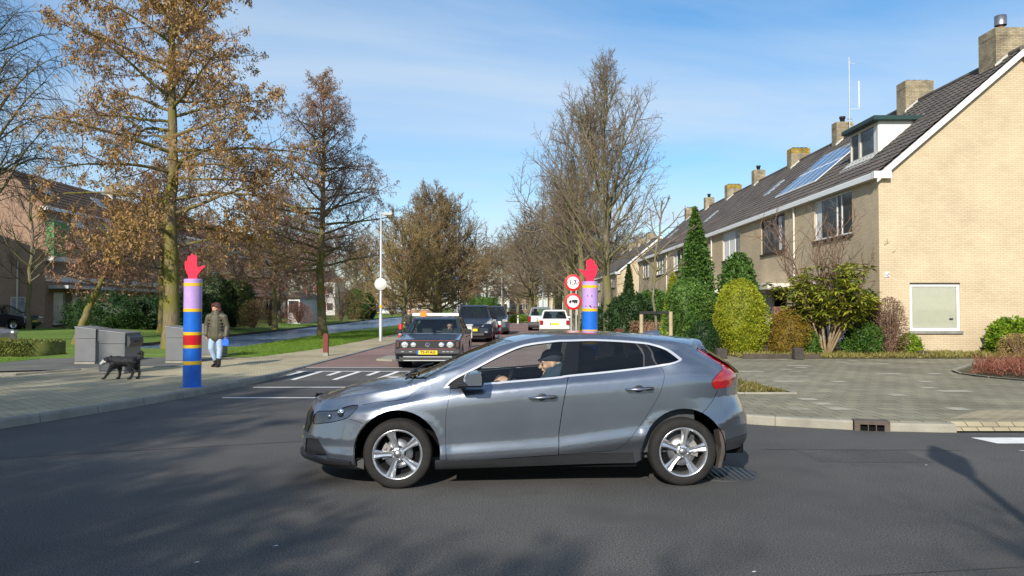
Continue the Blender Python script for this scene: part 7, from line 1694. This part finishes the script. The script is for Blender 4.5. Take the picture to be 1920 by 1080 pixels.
# terracotta pot
t_ = thing('plant_pot', 'small terracotta pot by the right wooden stake', 'pot', (at_px(1228, 26), 26, GZ)); b = MB(); b.lathe([(.0, 0), (.14, 0), (.20, .34), (.225, .34), (.225, .40), (.19, .40), (.18, .34), (0, .32)], 20); b.build('pot', mat('terracotta', (.50, .16, .06), .8), t_)
# underground waste container columns
M['binside'] = mat('grey_bin_panel', (.165, .17, .175), .42, metal=.3, var=.08, vscale=3); M['bindark'] = mat('dark_bin_panel', (.055, .058, .062), .45, var=.1)
def bin_(px0, px1, py, w, label, hood=True, d=.8, h=.98):
    g0 = ground((px0+px1)/2, py, PZ); t_ = thing('waste_bin', label, 'bin', (g0[0], g0[1]+d/2, PZ+.01), R(0), 'grey waste container columns')
    prof2 = [(-d/2, 0), (d/2, 0), (d/2, h*1.0), (d/2-.28, h*.985), (-d/2+.02, h)]
    b = MB(); x0, x1 = -w/2, w/2
    # body: straight back, lid falling to the right with the filling hood
    b.box((x0, -d/2, .055), (x1, d/2, h*.70-.004), bev=.01)
    b.build('housing', M['binside'], t_)
    b = MB(); b.prism([(x0, h*.70+.004), (x1, h*.70+.004), (x1, h*.93), (x0, h)], -d/2, d/2, 'y'); b.build('upper_panel', M['binside'], t_)
    b = MB(); b.prism([(x1+.002, h*.62), (x1+.05, h*.62), (x1+.10, h*.72), (x1+.08, h*.84), (x1+.002, h*.92)], -d/2+.06, d/2-.06, 'y'); hd = b.build('filling_drum', M['bindark'], t_)
    b = MB(); b.prism([(x0-.01, h+.003), (x1+.01, h*.933), (x1+.01, h*.955), (x0-.01, h+.028)], -d/2-.01, d/2+.01, 'y'); b.build('lid', mat('bin_lid', (.32, .33, .34), .35, metal=.6), t_)
    b = MB(); b.box((x0+.01, -d/2-.015, 0), (x1-.01, d/2, .05)); b.build('plinth', M['kerb_light'], t_)
    b = MB(); b.box((x1+.09, -.12, h*.72), (x1+.115, .12, h*.76), bev=.004); b.build('handle', M['black'], t_); return t_
bin_(140, 178, 683, .56, 'leftmost grey waste container, half behind its neighbour'); bin_(186, 232, 701, .60, 'grey waste container behind the head of the dog', d=.75); bin_(311, 350, 681, .60, 'grey waste container partly hidden by the left striped post'); bin_(372, 408, 670, .60, 'grey waste container behind the walking woman')
# garden edge: kerb board, two short dark blocks
t_ = thing('garden_edging', 'low dark board edging the front garden', 'edging', (6.9, 22.75, PZ)); b = MB(); b.box((0, -.03, 0), (9.2-6.9, .03, .13)); b.build('board', mat('dark_board', (.07, .055, .04), .8, var=.3), t_)
for px, py, w, h, l in ((1496, 674, .26, .34, 'dark square block at the garden edge below the bronze conifer'), (1352, 672, .30, .30, 'brown concrete block at the garden edge by the egg shaped conifer'), (1730, 668, .28, .16, 'low dark stone at the garden edge below the gable window')):
    g = ground(px, py, PZ); t_ = thing('edge_block', l, 'block', (g[0], g[1], PZ)); b = MB(); b.box((-w/2, -w/2, 0), (w/2, w/2, h), bev=.02); b.build('block', mat('block_stone', (.055, .045, .04), .85, var=.3), t_)
t_ = thing('garden_wall', 'low red brick wall beside the porch of the second house', 'wall', (at_px(1487, 30), 30, PZ)); b = MB(); b.box((-.8, -.1, 0), (.5, .1, 1.55)); b.build('brickwork', M['redbrick'], t_)
# gully in the kerb and a manhole grate in the road
t_ = thing('kerb_gully', 'cast iron gully inlet with three slots in the right kerb', 'drain', (4.83, 10.24, 0), R(-15)); b = MB()
b.box((-.22, -.02, .115), (.22, .20, .135)); b.box((-.22, -.03, .0), (-.15, .02, .114)); b.box((.15, -.03, .0), (.22, .02, .114)); b.box((-.055, -.028, .0), (-.045, .01, .114)); b.box((.045, -.028, .0), (.055, .01, .114)); b.box((-.15, -.029, .088), (.15, .02, .114)); b.build('frame', mat('cast_iron', (.10, .075, .06), .7, var=.3), t_)
b = MB(); b.box((-.15, .03, .0), (.15, .05, .09)); b.build('opening', M['void'], t_)
g = ground(1352, 888); t_ = thing('road_grate', 'round cast iron manhole grate in the road behind the rear wheel', 'manhole', (g[0], g[1], .004)); b = MB(); b.lathe([(.0, .002), (.36, .002), (.36, -.003)], 36)
b.build('cover', mat('iron_cover', (.06, .062, .066), .55, metal=.4), t_); b = MB()
for k in range(11):
    x = -.3+k*.06; L = math.sqrt(max(0, .33**2-x*x)); b.box((x-.012, -L, .0023), (x+.012, L, .007))
b.build('grate_bar', mat('iron_bar', (.08, .08, .085), .4, metal=.6), t_)
# distant things at the end of the street
def far_house(px0, px1, Y, zt, m, label, roof='tile_brown', wins=3, shutters=None):
    x0, x1 = at_px(px0, Y), at_px(px1, Y); t_ = thing('distant_house', label, 'house', (x0, Y, 0), 0, 'houses beyond the end of the street'); w = x1-x0; b = MB(); b.box((0, 0, 0), (w, 7, zt)); b.build('wall', m, t_)
    b = MB(); b.prism([(-.3, zt), (w+.3, zt), (w*.5, zt+min(3.2, w*.4))], -.3, 7.3, 'y'); b.build('roof', M[roof], t_)
    for k in range(wins):
        for z in ([1.0, 3.6] if zt > 4.5 else [1.0]):
            xx = w*(k+.5)/wins; b = MB(); b.box((xx-.55, -.03, z), (xx+.55, -.003, z+1.3)); f = b.build('window', M['white'], t_); b = MB(); b.box((xx-.46, -.036, z+.09), (xx+.46, -.031, z+1.21)); b.build('pane', M['pane'], f)
            if shutters: 
                b = MB(); b.box((xx-.85, -.05, z), (xx-.57, -.004, z+1.3)); b.build('shutter', M['red'], t_)
    return t_
wm_ = mat('white_render', (.66, .65, .62), .8, var=.08)
far_house(572, 628, 118, 5.6, wm_, 'white house with red shutters beyond the slender alder', wins=3, shutters=1)
far_house(918, 952, 150, 6.2, wm_, 'distant white house at the end of the street'); far_house(955, 1010, 165, 5.5, M['pinkbrick'], 'distant pinkish house behind the low hedges', wins=4); far_house(1030, 1110, 150, 5.8, M['gable'], 'distant tan house behind the red and white signs', wins=4)
far_house(745, 812, 172, 5.5, M['pinkbrick'], 'distant brick house beyond the canal end', wins=4); far_house(650, 735, 190, 5.2, M['pinkbrick'], 'distant brick houses above the parked cars', wins=5); far_house(845, 905, 175, 5.0, wm_, 'distant pale house behind the reeds', wins=4)
far_house(540, 562, 70, 2.5, wm_, 'small white garage on the far canal bank', wins=1)
for k, (px, Y, h, l) in enumerate([(862, 88, 4.6, 'white lamp column behind the black van, left of the pair'), (858, 92, 5.0, 'blue signed pole behind the black van'), (1018, 95, 6.5, 'thin lamp column behind the parked estate cars'), (941, 100, 5.5, 'thin distant lamp column at the end of the street')]):
    t_ = thing('distant_pole', l, 'pole', (at_px(px, Y), Y, .1)); b = MB(); b.tube([(0, 0, 0), (0, 0, h)], .07, 6); b.build('pole', M['galv'], t_)
    b = MB(); b.box((-.3, -.04, h-.1), (.3, .04, h+.12)); b.build('top_plate', M['blue' if k == 1 else 'galv'], t_)
# ================================================================== OTHER CARS
# local frame: +x is the front, z up from the road
def quadmap(a, b_, c, d):
    A, B_, C_, D_ = map(Vector, (a, b_, c, d)); n_ = (B_-A).cross(D_-A).normalized()
    return lambda u, v, o=0: tuple((A*(1-u)+B_*u)*(1-v)+(D_*(1-u)+C_*u)*v-n_*o)
def simple_car(nm, label, loc, rz, paint, L, w, prof, gh, ax, r, zs=1.0, front=None, group=None, bumper='paint', seats=True, detail=True, cat='car', glass='glass'):
    """prof: upper outline rear->front of the lower body; gh: (rear base x, rear roof x, front roof x, front base x, belt z, roof z, base half width, roof half width)"""
    t_ = thing(nm, label, cat, loc, rz, group); t_.scale = (1, 1, zs); zb = prof[0][1] if False else .20
    def arc(cx): return [(cx+(r+.05)*math.cos(a), r+(r+.05)*math.sin(a)) for a in np.linspace(-.25, math.pi+.25, 15)]
    P = list(prof)+[(prof[-1][0]-.12, zb)]+arc(ax[1])+arc(ax[0])+[(prof[0][0]+.15, zb+.04)]
    s_ = inset(P, .035) if area(P) else P; s2 = inset(P, .010)
    def clampz(pl, k): return [(p[0]*k, p[1]) for p in pl]
    sl = [(-w, clampz(s_, .975)), (-w+.035, clampz(s2, .988)), (-w+.16, P), (-w*.4, [(p[0]*1.006, p[1]+(.012 if p[1] > .6 else 0)) for p in P])]; sl = sl+[(-y, q) for y, q in sl[::-1]]
    b = MB(); n = len(P); V = [(p[0], y, p[1]) for y, pl in sl for p in pl]; F = [(i*n+k, i*n+(k+1) % n, i*n+n+(k+1) % n, i*n+n+k) for i in range(len(sl)-1) for k in range(n)]
    b.add(V, F); b.add([V[k] for k in range(n)], [tuple(range(n))]); b.add([V[(len(sl)-1)*n+k] for k in range(n)], [tuple(range(n))]); b.build('body', paint, t_)
    xa, xb, xc, xd, z0, z1, wb, wr = gh
    def corner(x, y, z): return (x, y, z)
    q = {'windscreen': quadmap((xd, -wb, z0), (xd, wb, z0), (xc, wr, z1), (xc, -wr, z1)), 'rear_screen': quadmap((xa, wb, z0), (xa, -wb, z0), (xb, -wr, z1), (xb, wr, z1))}
    b = MB(); e = .055
    for k, mp_ in q.items(): panel(b, lambda u, v, o, m=mp_: m(u, v, o), [(0, 0), (1, 0), (1, 1), (0, 1)], [(.05, .95, .05, .92)], .03)
    nside = 3 if (xc-xa) > 2.2 else 2; sides = []
    for sd in (-1, 1):
        m = quadmap((xa, sd*wb, z0), (xd, sd*wb, z0), (xc, sd*wr, z1), (xb, sd*wr, z1)) if sd < 0 else quadmap((xd, sd*wb, z0), (xa, sd*wb, z0), (xb, sd*wr, z1), (xc, sd*wr, z1))
        hs = [(.06+k*(.88/nside)+.012, .06+(k+1)*(.88/nside)-.012, .05, .90) for k in range(nside)]
        panel(b, lambda u, v, o, m=m: m(u, v, o), [(0, 0), (1, 0), (1, 1), (0, 1)], hs, .03); sides.append((m, hs))
    cr = [(xb, -wr, z1), (xb, wr, z1), (xc, wr, z1), (xc, -wr, z1), (xb+.12, -wr+.12, z1+.045), (xb+.12, wr-.12, z1+.045), (xc-.12, wr-.12, z1+.045), (xc-.12, -wr+.12, z1+.045)]
    b.add(cr, [(0, 1, 5, 4), (1, 2, 6, 5), (2, 3, 7, 6), (3, 0, 4, 7), (4, 5, 6, 7)]); b.build('roof', paint, t_)
    for k, mp_ in q.items(): b = MB(); b.add([mp_(u, v, .012) for u, v in ((.04, .04), (.96, .04), (.96, .93), (.04, .93))], [(0, 1, 2, 3)]); b.build(k, M[glass], t_)
    for m, hs in sides:
        for h_ in hs: b = MB(); b.add([m(u, v, .012) for u, v in ((h_[0]-.008, h_[2]-.01), (h_[1]+.008, h_[2]-.01), (h_[1]+.008, h_[3]+.01), (h_[0]-.008, h_[3]+.01))], [(0, 1, 2, 3)]); b.build('side_window', M[glass], t_)
    if seats:
        b = MB(); b.box((xa+.1, -wb+.06, .35), (xd-.05, wb-.06, z0-.25))
        for x in (xd-1.15, xd-2.0):
            for y in (-.36, .36): b.box((x, y-.22, z0-.3), (x+.12, y+.22, z0+.28), bev=.04); b.box((x, y-.12, z0+.28), (x+.1, y+.12, z0+.45), bev=.03)
        b.box((xd-.5, -wb+.06, z0-.2), (xd-.06, wb-.06, z0+.01)); b.build('cabin', M['seat'], t_)
    for cx in ax:
        for sd in (-1, 1):
            b = MB(); y0 = sd*(w-.01); b.lathe([(r*.62, y0), (r*.94, y0), (r, y0-sd*.02), (r, y0-sd*.18), (r*.6, y0-sd*.19)], 28, 'y', (cx, 0, r)); wh = b.build('wheel', M['rubber'], t_)
            b = MB(); b.lathe([(r*.64, y0+sd*.004), (r*.58, y0-sd*.02), (r*.2, y0-sd*.012), (0, y0-sd*.002)], 20, 'y', (cx, 0, r)); b.build('rim', M['alloy'], wh)
    b = MB()
    for cx in ax:
        for sd in (-1, 1): b.lathe([(r+.055, sd*(w-.03)), (r+.055, sd*(w-.3)), (0, sd*(w-.3))], 20, 'y', (cx, 0, r))
    b.box((ax[0]-.6, -w+.12, .19), (ax[1]+.55, w-.12, .26)); b.build('underbody', M['void'], t_)
    for sd in (-1, 1):
        b = MB(); b.box((xd-.22, sd*(w+.02), z0+.01), (xd-.10, sd*(w+.19), z0+.14), bev=.025); b.box((xd-.2, sd*(w-.07), z0+.01), (xd-.14, sd*(w+.05), z0+.05)); b.build('door_mirror', paint if bumper == 'paint' else M['black'], t_)
        for k in range(2):
            xx = xd-.95-k*.95
            b = MB(); b.box((xx-.08, sd*(w-.012), z0-.13), (xx+.08, sd*(w+.018), z0-.10), bev=.008); b.build('door_handle', M['black'], t_)
            b = MB(); b.box((xx+.16-.004, sd*(w-.005), .3), (xx+.16+.004, sd*(w+.0015), z0-.06)); b.build('door_gap', M['void'], t_)
    return t_
def plate(par, x, z, sgn, s_, y=0, ww=.52, hh=.11, rim=True):
    b = MB(); b.box((x, y-ww/2, z-hh/2), (x+sgn*.012, y+ww/2, z+hh/2)); p = b.build('number_plate', M['yellowplate'], par)
    b = MB(); yb = y-sgn*ww/2; b.box((x+sgn*.012, min(yb, yb+sgn*.045), z-hh/2), (x+sgn*.0135, max(yb, yb+sgn*.045), z+hh/2)); b.build('blue_band', M['blue'], p)
    if s_: text('lettering', s_, .092, M['black'], p, (x+sgn*.0145, y+sgn*.02, z), (R(90), 0, R(90)*sgn), .001, bold=.003)
    return p
P_navy = carpaint('dark_blue_paint', (.010, .015, .028), .1, .3); P_black = carpaint('black_paint', (.008, .010, .016), .2, .25); P_silver = carpaint('silver_paint', (.42, .44, .46), .7, .35); P_white = carpaint('white_paint_car', (.72, .72, .70), 0, .4); M['glassmid'] = glassmat('tinted_glass', (.30, .33, .34)); P_grey2 = carpaint('grey_paint', (.20, .22, .24), .6, .35); P_dk = carpaint('anthracite_paint', (.04, .045, .05), .5, .35)
M['bumper'] = mat('grey_bumper_plastic', (.05, .05, .052), .6, var=.15); M['lampglass'] = mat('lamp_glass', (.80, .81, .78), .12, metal=.6, coat=1, var=.25, vscale=25); M['redline'] = mat('red_trim', (.40, .03, .02), .4); M['bluedk'] = M['void']
TZ = .098
# old black hatchback with twin round lamps, nose to the camera
golf = simple_car('old_hatchback', 'old dark blue square hatchback with four round headlamps waiting at the narrowing', (-2.10, 21.15, TZ), R(-90)-.02, P_navy, 3.98, .83,
    [(-1.93, .36), (-1.97, .55), (-1.90, .90), (.0, .945), (.86, .955), (.95, .93), (1.84, .815), (1.88, .79), (1.89, .40), (1.84, .26)], (-1.80, -1.45, .12, .80, .93, 1.38, .765, .60), (-1.24, 1.23), .30, .90, bumper='black')
b = MB(); b.box((1.885, -.70, .575), (1.905, .70, .775)); gr = b.build('grille', M['black'], golf)
b = MB()
for k in range(6): b.box((1.905, -.42, .60+k*.028), (1.912, .42, .608+k*.028))
b.box((1.903, -.71, .775), (1.915, .71, .788)); b.box((1.903, -.71, .562), (1.915, .71, .575)); b.build('grille_bar', M['bumper'], gr)
b = MB(); b.box((1.906, -.72, .789), (1.917, .72, .797)); b.box((1.906, -.72, .553), (1.917, .72, .561)); b.build('red_trim', M['redline'], gr)
b = MB()   # round badge: ring with two stacked chevrons
b.lathe([(.044, 1.914), (.052, 1.918), (.058, 1.914)], 24, 'x', (0, 0, .675)); 
for pts in (((-.034, .704), (0, .670), (.034, .704)), ((-.040, .690), (-.018, .640), (0, .672), (.018, .640), (.040, .690))): b.tube([(1.916, y, z) for y, z in pts], .006, 5)
b.build('badge', M['chrome'], gr)
for y, r_ in ((-.575, .082), (.575, .082), (-.355, .066), (.355, .066)):
    b = MB(); b.lathe([(r_*1.1, 1.90), (r_*1.1, 1.918), (r_, 1.922)], 24, 'x', (0, y, .675), mi=0); hl = b.build('headlight', M['chrome'], golf)
    b = MB(); b.lathe([(r_, 1.920), (r_*.7, 1.932), (0, 1.938)], 24, 'x', (0, y, .675)); b.build('lens', M['lampglass'], hl)
for sd in (-1, 1):
    b = MB(); b.box((1.80, sd*.715, .60), (1.895, sd*.80, .76), bev=.012); b.build('indicator', mat('smoked_lens', (.10, .06, .05), .2, coat=1), golf)
b = MB(); b.box((1.70, -.83, .40), (1.96, .83, .55), bev=.035); bp_ = b.build('bumper', M['bumper'], golf); b = MB(); b.box((1.80, -.80, .20), (1.90, .80, .26), bev=.015); b.box((1.78, -.72, .26), (1.86, .72, .40)); b.build('front_lip', M['bumper'], bp_)
b = MB(); b.box((1.94, -.60, .225), (1.905, .60, .245)); b.box((1.87, -.62, .325), (1.905, .62, .345)); b.build('spoiler_line', M['galv'], bp_)
for y in (-.62, -.42, .42, .62, .52): b = MB(); b.box((1.958, y-.035, .475), (1.964, y+.035, .49)); b.build('bumper_lamp', M['galv'], bp_)
plate(bp_, 1.962, .462, 1, 'TS-97-RG')
b = MB()
for y0, y1 in ((-.62, -.25), (.02, .55)): b.tube([(.90, y0, .965), (.74, y1, 1.0)], .008, 5)
b.build('wiper', M['black'], golf)
def small_driver(par_loc, rz, x, y, z, label, zs=1):
    d = thing('person', label, 'person', par_loc, rz); d.scale = (1, 1, zs); sk = []; head_parts(sk, (x, y, z), (1, 0, 0), 1.0); capsule(sk, (x-.01, y, z-.05), (x-.03, y, z-.16), .055, .06)
    hand_parts(sk, (x+.34, y+.12, z-.30), (.6, 0, .8), (.6, -.5, -.4), 1, .8, 1); hand_parts(sk, (x+.34, y-.12, z-.30), (.6, 0, .8), (.6, .5, -.4), -1, .8, 1)
    capsule(sk, (x-.03, y, z-.14), (x-.06, y, z-.55), .07, .10)
    for q in (-1, 1): capsule(sk, (x-.03, y, z-.26), (x-.02, y+q*.19, z-.27), .04, .04); capsule(sk, (x-.02, y+q*.19, z-.27), (x+.10, y+q*.24, z-.42), .036, .032); capsule(sk, (x+.10, y+q*.24, z-.42), (x+.34, y+q*.12, z-.30), .032, .024)
    blend('body', sk, M['skin'], d, .012, 3)
    ct = []; capsule(ct, (x-.03, y-.15, z-.24), (x-.03, y+.15, z-.24), .08, .08); capsule(ct, (x-.03, y, z-.25), (x-.06, y, z-.60), .15, .16)
    for q in (-1, 1): capsule(ct, (x-.02, y+q*.2, z-.26), (x+.10, y+q*.24, z-.42), .06, .05); capsule(ct, (x+.10, y+q*.24, z-.42), (x+.32, y+q*.13, z-.32), .05, .04)
    blend('jacket', ct, M['seat'], d, .016, 3); ct = []; ell(ct, (x-.03, y, z+.055), (.098, .092, .085)); blend('hair', ct, mat('dark_hair', (.03, .02, .015), .7), d, .012, 2); return d
small_driver((-2.10, 21.15, TZ), R(-90)-.02, -.10, .36, 1.17, 'driver behind the windscreen of the old square hatchback', .90)
# black people carrier
van = simple_car('people_carrier', 'black people carrier with pale headlamps and yellow plate behind the old square hatchback', (-1.72, 35.3, TZ), R(-90)-.02, P_black, 4.4, .88,
    [(-2.15, .40), (-2.2, .7), (-2.12, 1.0), (.2, 1.03), (1.18, 1.04), (1.65, .97), (2.02, .80), (2.14, .62), (2.16, .42), (2.08, .24)], (-2.0, -1.75, .30, 1.22, 1.0, 1.60, .80, .62), (-1.35, 1.32), .32, 1.0, glass='glassmid')
b = MB()
for sd in (-1, 1): b.prism([(sd*.40, .68), (sd*.82, .74), (sd*.84, .96), (sd*.74, .93)], 1.90, 2.075, 'x') if False else None
for sd in (-1, 1):
    b = MB(); b.add([(2.125, sd*.42, .70), (1.98, sd*.84, .76), (1.80, sd*.865, .97), (1.93, sd*.72, .95), (2.10, sd*.42, .70), (1.93, sd*.82, .76), (1.75, sd*.84, .95), (1.88, sd*.70, .93)], [(0, 1, 2, 3), (4, 5, 6, 7), (0, 1, 5, 4), (1, 2, 6, 5), (2, 3, 7, 6), (3, 0, 4, 7)]); b.build('headlight', M['lampglass'], van)
b = MB(); b.box((2.10, -.55, .30), (2.19, .55, .42), bev=.02); b.box((2.14, -.34, .64), (2.17, .34, .70), bev=.01); b.build('grille', M['bumper'], van)
for sd in (-1, 1): b = MB(); b.box((2.15, sd*.58, .44), (2.185, sd*.70, .49), bev=.01); b.build('fog_lamp', M['lampglass'], van)
b = MB(); b.box((2.165, -.09, .70), (2.175, .09, .74)); b.build('chrome_trim', M['chrome'], van)
plate(van, 2.175, .555, 1, 'XT-BV-91' if False else None)
# white small estate seen from behind
pw = simple_car('estate_car', 'white small estate car seen from behind at the right kerb', (2.38, 43.4, TZ), R(90)-.03, P_white, 4.1, .82,
    [(-2.02, .36), (-2.05, .6), (-1.98, .92), (.6, .95), (1.0, .95), (1.85, .80), (1.95, .70), (1.96, .40), (1.9, .24)], (-1.95, -1.72, .25, 1.0, .92, 1.42, .755, .60), (-1.25, 1.22), .29, .96)
for sd in (-1, 1): b = MB(); b.box((-2.075, sd*.62, .60), (-1.96, sd*.80, .86), bev=.015); b.build('taillight', M['redlens'], pw)
b = MB(); b.box((-2.10, -.81, .36), (-1.95, .81, .52), bev=.03); b.build('bumper', P_white, pw); plate(pw, -2.075, .66, -1, None, 0, .50, .12)
b = MB(); b.box((-1.99, -.3, .99), (-2.01, .15, 1.02)); b.build('rear_wiper', M['black'], pw)
ge = simple_car('estate_car', 'grey estate car parked just beyond the white one', (1.95, 51.5, TZ), R(90)-.03, P_grey2, 4.4, .86, [(-2.1, .36), (-2.15, .6), (-2.08, .96), (.6, .98), (1.0, .98), (1.9, .82), (2.05, .70), (2.06, .40), (2.0, .24)], (-2.05, -1.8, .25, 1.05, .96, 1.50, .79, .62), (-1.35, 1.32), .31, 1.0)
for sd in (-1, 1): b = MB(); b.box((-2.17, sd*.66, .60), (-2.06, sd*.84, .95), bev=.015); b.build('taillight', M['redlens'], ge)
plate(ge, -2.165, .66, -1, None)
dk = simple_car('dark_car', 'dark car queueing behind the black people carrier', (-1.05, 44.5, TZ), R(-90)-.02, P_dk, 4.5, .88, [(-2.15, .40), (-2.2, .7), (-2.12, 1.0), (.2, 1.0), (1.05, 1.0), (1.85, .88), (2.1, .75), (2.16, .42), (2.08, .24)], (-2.0, -1.75, .2, 1.05, .98, 1.58, .80, .63), (-1.35, 1.32), .33, 1.0, glass='glassmid')
for sd in (-1, 1): b = MB(); b.box((2.02, sd*.55, .72), (2.13, sd*.84, .86), bev=.02); b.build('headlight', M['lampglass'], dk)
plate(dk, 2.14, .5, 1, None)
gen = [(-1.98, .38), (-2.0, .6), (-1.92, .93), (.3, .97), (.95, .97), (1.8, .82), (1.96, .70), (1.98, .42), (1.9, .24)]; ggh = (-1.85, -1.35, .15, .98, .93, 1.44, .78, .60)
a = simple_car('parked_car', 'dark blue car parked in front of the pink gable at the left edge', (-30.6, 45.6, .3), R(0), P_navy, 4.0, .84, gen, ggh, (-1.25, 1.25), .30, 1.0); plate(a, 1.985, .5, 1, None)
for sd in (-1, 1): b = MB(); b.box((1.86, sd*.52, .66), (1.985, sd*.80, .78), bev=.02); b.build('headlight', M['lampglass'], a)
c_ = simple_car('parked_car', 'silver car whose nose just shows at the left edge', (-19.75, 26.6, .03), R(0), P_silver, 4.0, .84, gen, ggh, (-1.25, 1.25), .30, 1.0); plate(c_, 1.985, .5, 1, None)
for sd in (-1, 1): b = MB(); b.box((1.86, sd*.52, .66), (1.985, sd*.80, .78), bev=.02); b.build('headlight', M['lampglass'], c_)
G_P = 'cars parked beyond the canal'
for k, (px, src, l) in enumerate(((697, c_, 'silver car parked beyond the canal, left of the distant white one'), (754, c_, 'pale grey car parked beyond the canal, right of the distant white one'), (712, a, 'dark car parked beyond the canal between the silver and white ones'), (741, a, 'dark car parked beyond the canal right of the white one'))):
    dup(src, (at_px(px, 156), 156, .02), R(-90), l, group=G_P)
wv = simple_car('parked_car', 'white car parked beyond the end of the canal', (at_px(727, 154), 154, .02), R(-90), P_white, 4.0, .84, gen, ggh, (-1.25, 1.25), .30, 1.0, group=G_P)
# cyclist by the water, seen small at the left of the boom
cy = thing('bicycle', 'bicycle ridden along the canal left of the boom', 'bicycle', (at_px(766, 33), 33.2, PZ), R(-80)); b = MB()
for x in (-.52, .52): b.lathe([(.33, -.012), (.345, 0), (.33, .012), (.315, 0), (.33, -.012)], 28, 'y', (x, 0, .345))
wh_ = b.build('wheels', M['rubber'], cy); wh_.name = 'tyres'
b = MB(); b.tube([(-.52, 0, .345), (-.12, 0, .32), (-.25, 0, .88)], .018, 6); b.tube([(-.12, 0, .32), (.36, 0, .82), (-.22, 0, .75)], .018, 6); b.tube([(.52, 0, .345), (.36, 0, .86), (.33, 0, 1.02)], .018, 6); b.tube([(.25, -.28, 1.05), (.34, 0, 1.04), (.25, .28, 1.05)], .014, 6); b.box((-.36, -.07, .88), (-.14, .07, .94), bev=.02); b.build('frame', M['black'], cy); cy.scale = (.82, .82, .82)
rd = thing('person', 'dark clothed cyclist riding towards us left of the boom', 'person', (at_px(766, 33), 33.2, PZ), R(-80)); sk = []; head_parts(sk, (.05, 0, 1.66), (1, 0, -.1), 1); capsule(sk, (.03, 0, 1.6), (.0, 0, 1.5), .05, .06); hand_parts(sk, (.24, -.25, 1.06), (1, 0, 0), (0, 0, -1), -1, .8, 1); hand_parts(sk, (.24, .25, 1.06), (1, 0, 0), (0, 0, -1), 1, .8, 1); capsule(sk, (0, 0, 1.5), (-.2, 0, 1.0), .08, .10)
for q in (-1, 1): capsule(sk, (-.02, 0, 1.42), (-.02, q*.19, 1.42), .04, .04); capsule(sk, (-.02, q*.19, 1.42), (.02, q*.28, 1.16), .04, .032); capsule(sk, (.02, q*.28, 1.16), (.25, q*.25, 1.06), .032, .024)
blend('body', sk, M['skin'], rd, .012, 3)
ct = []; capsule(ct, (-.22, 0, 1.0), (-.05, 0, 1.38), .16, .15); capsule(ct, (-.02, -.16, 1.42), (-.02, .16, 1.42), .08, .08)
for q in (-1, 1): capsule(ct, (-.02, q*.19, 1.42), (.02, q*.28, 1.16), .06, .05); capsule(ct, (.02, q*.28, 1.16), (.24, q*.25, 1.06), .05, .04)
blend('coat', ct, mat('camouflage_coat', (.06, .06, .045), .8, var=.6, vscale=9), rd, .014, 3); ct = []
capsule(ct, (-.22, -.09, .97), (.15, -.11, .80), .085, .065); capsule(ct, (.15, -.11, .80), (.02, -.11, .38), .062, .045); capsule(ct, (-.22, .09, .97), (.08, .11, .62), .085, .065); capsule(ct, (.08, .11, .62), (-.14, .11, .24), .062, .045); capsule(ct, (.02, -.11, .36), (.14, -.11, .31), .04, .035); capsule(ct, (-.14, .11, .20), (-.02, .11, .15), .04, .035); blend('trousers', ct, M['cloth_navy'], rd, .014, 3)
ct = []; ell(ct, (.02, 0, 1.72), (.10, .095, .085)); blend('hat', ct, mat('dark_hat', (.03, .03, .03), .8), rd, .012, 2); rd.scale = (.82, .82, .82)
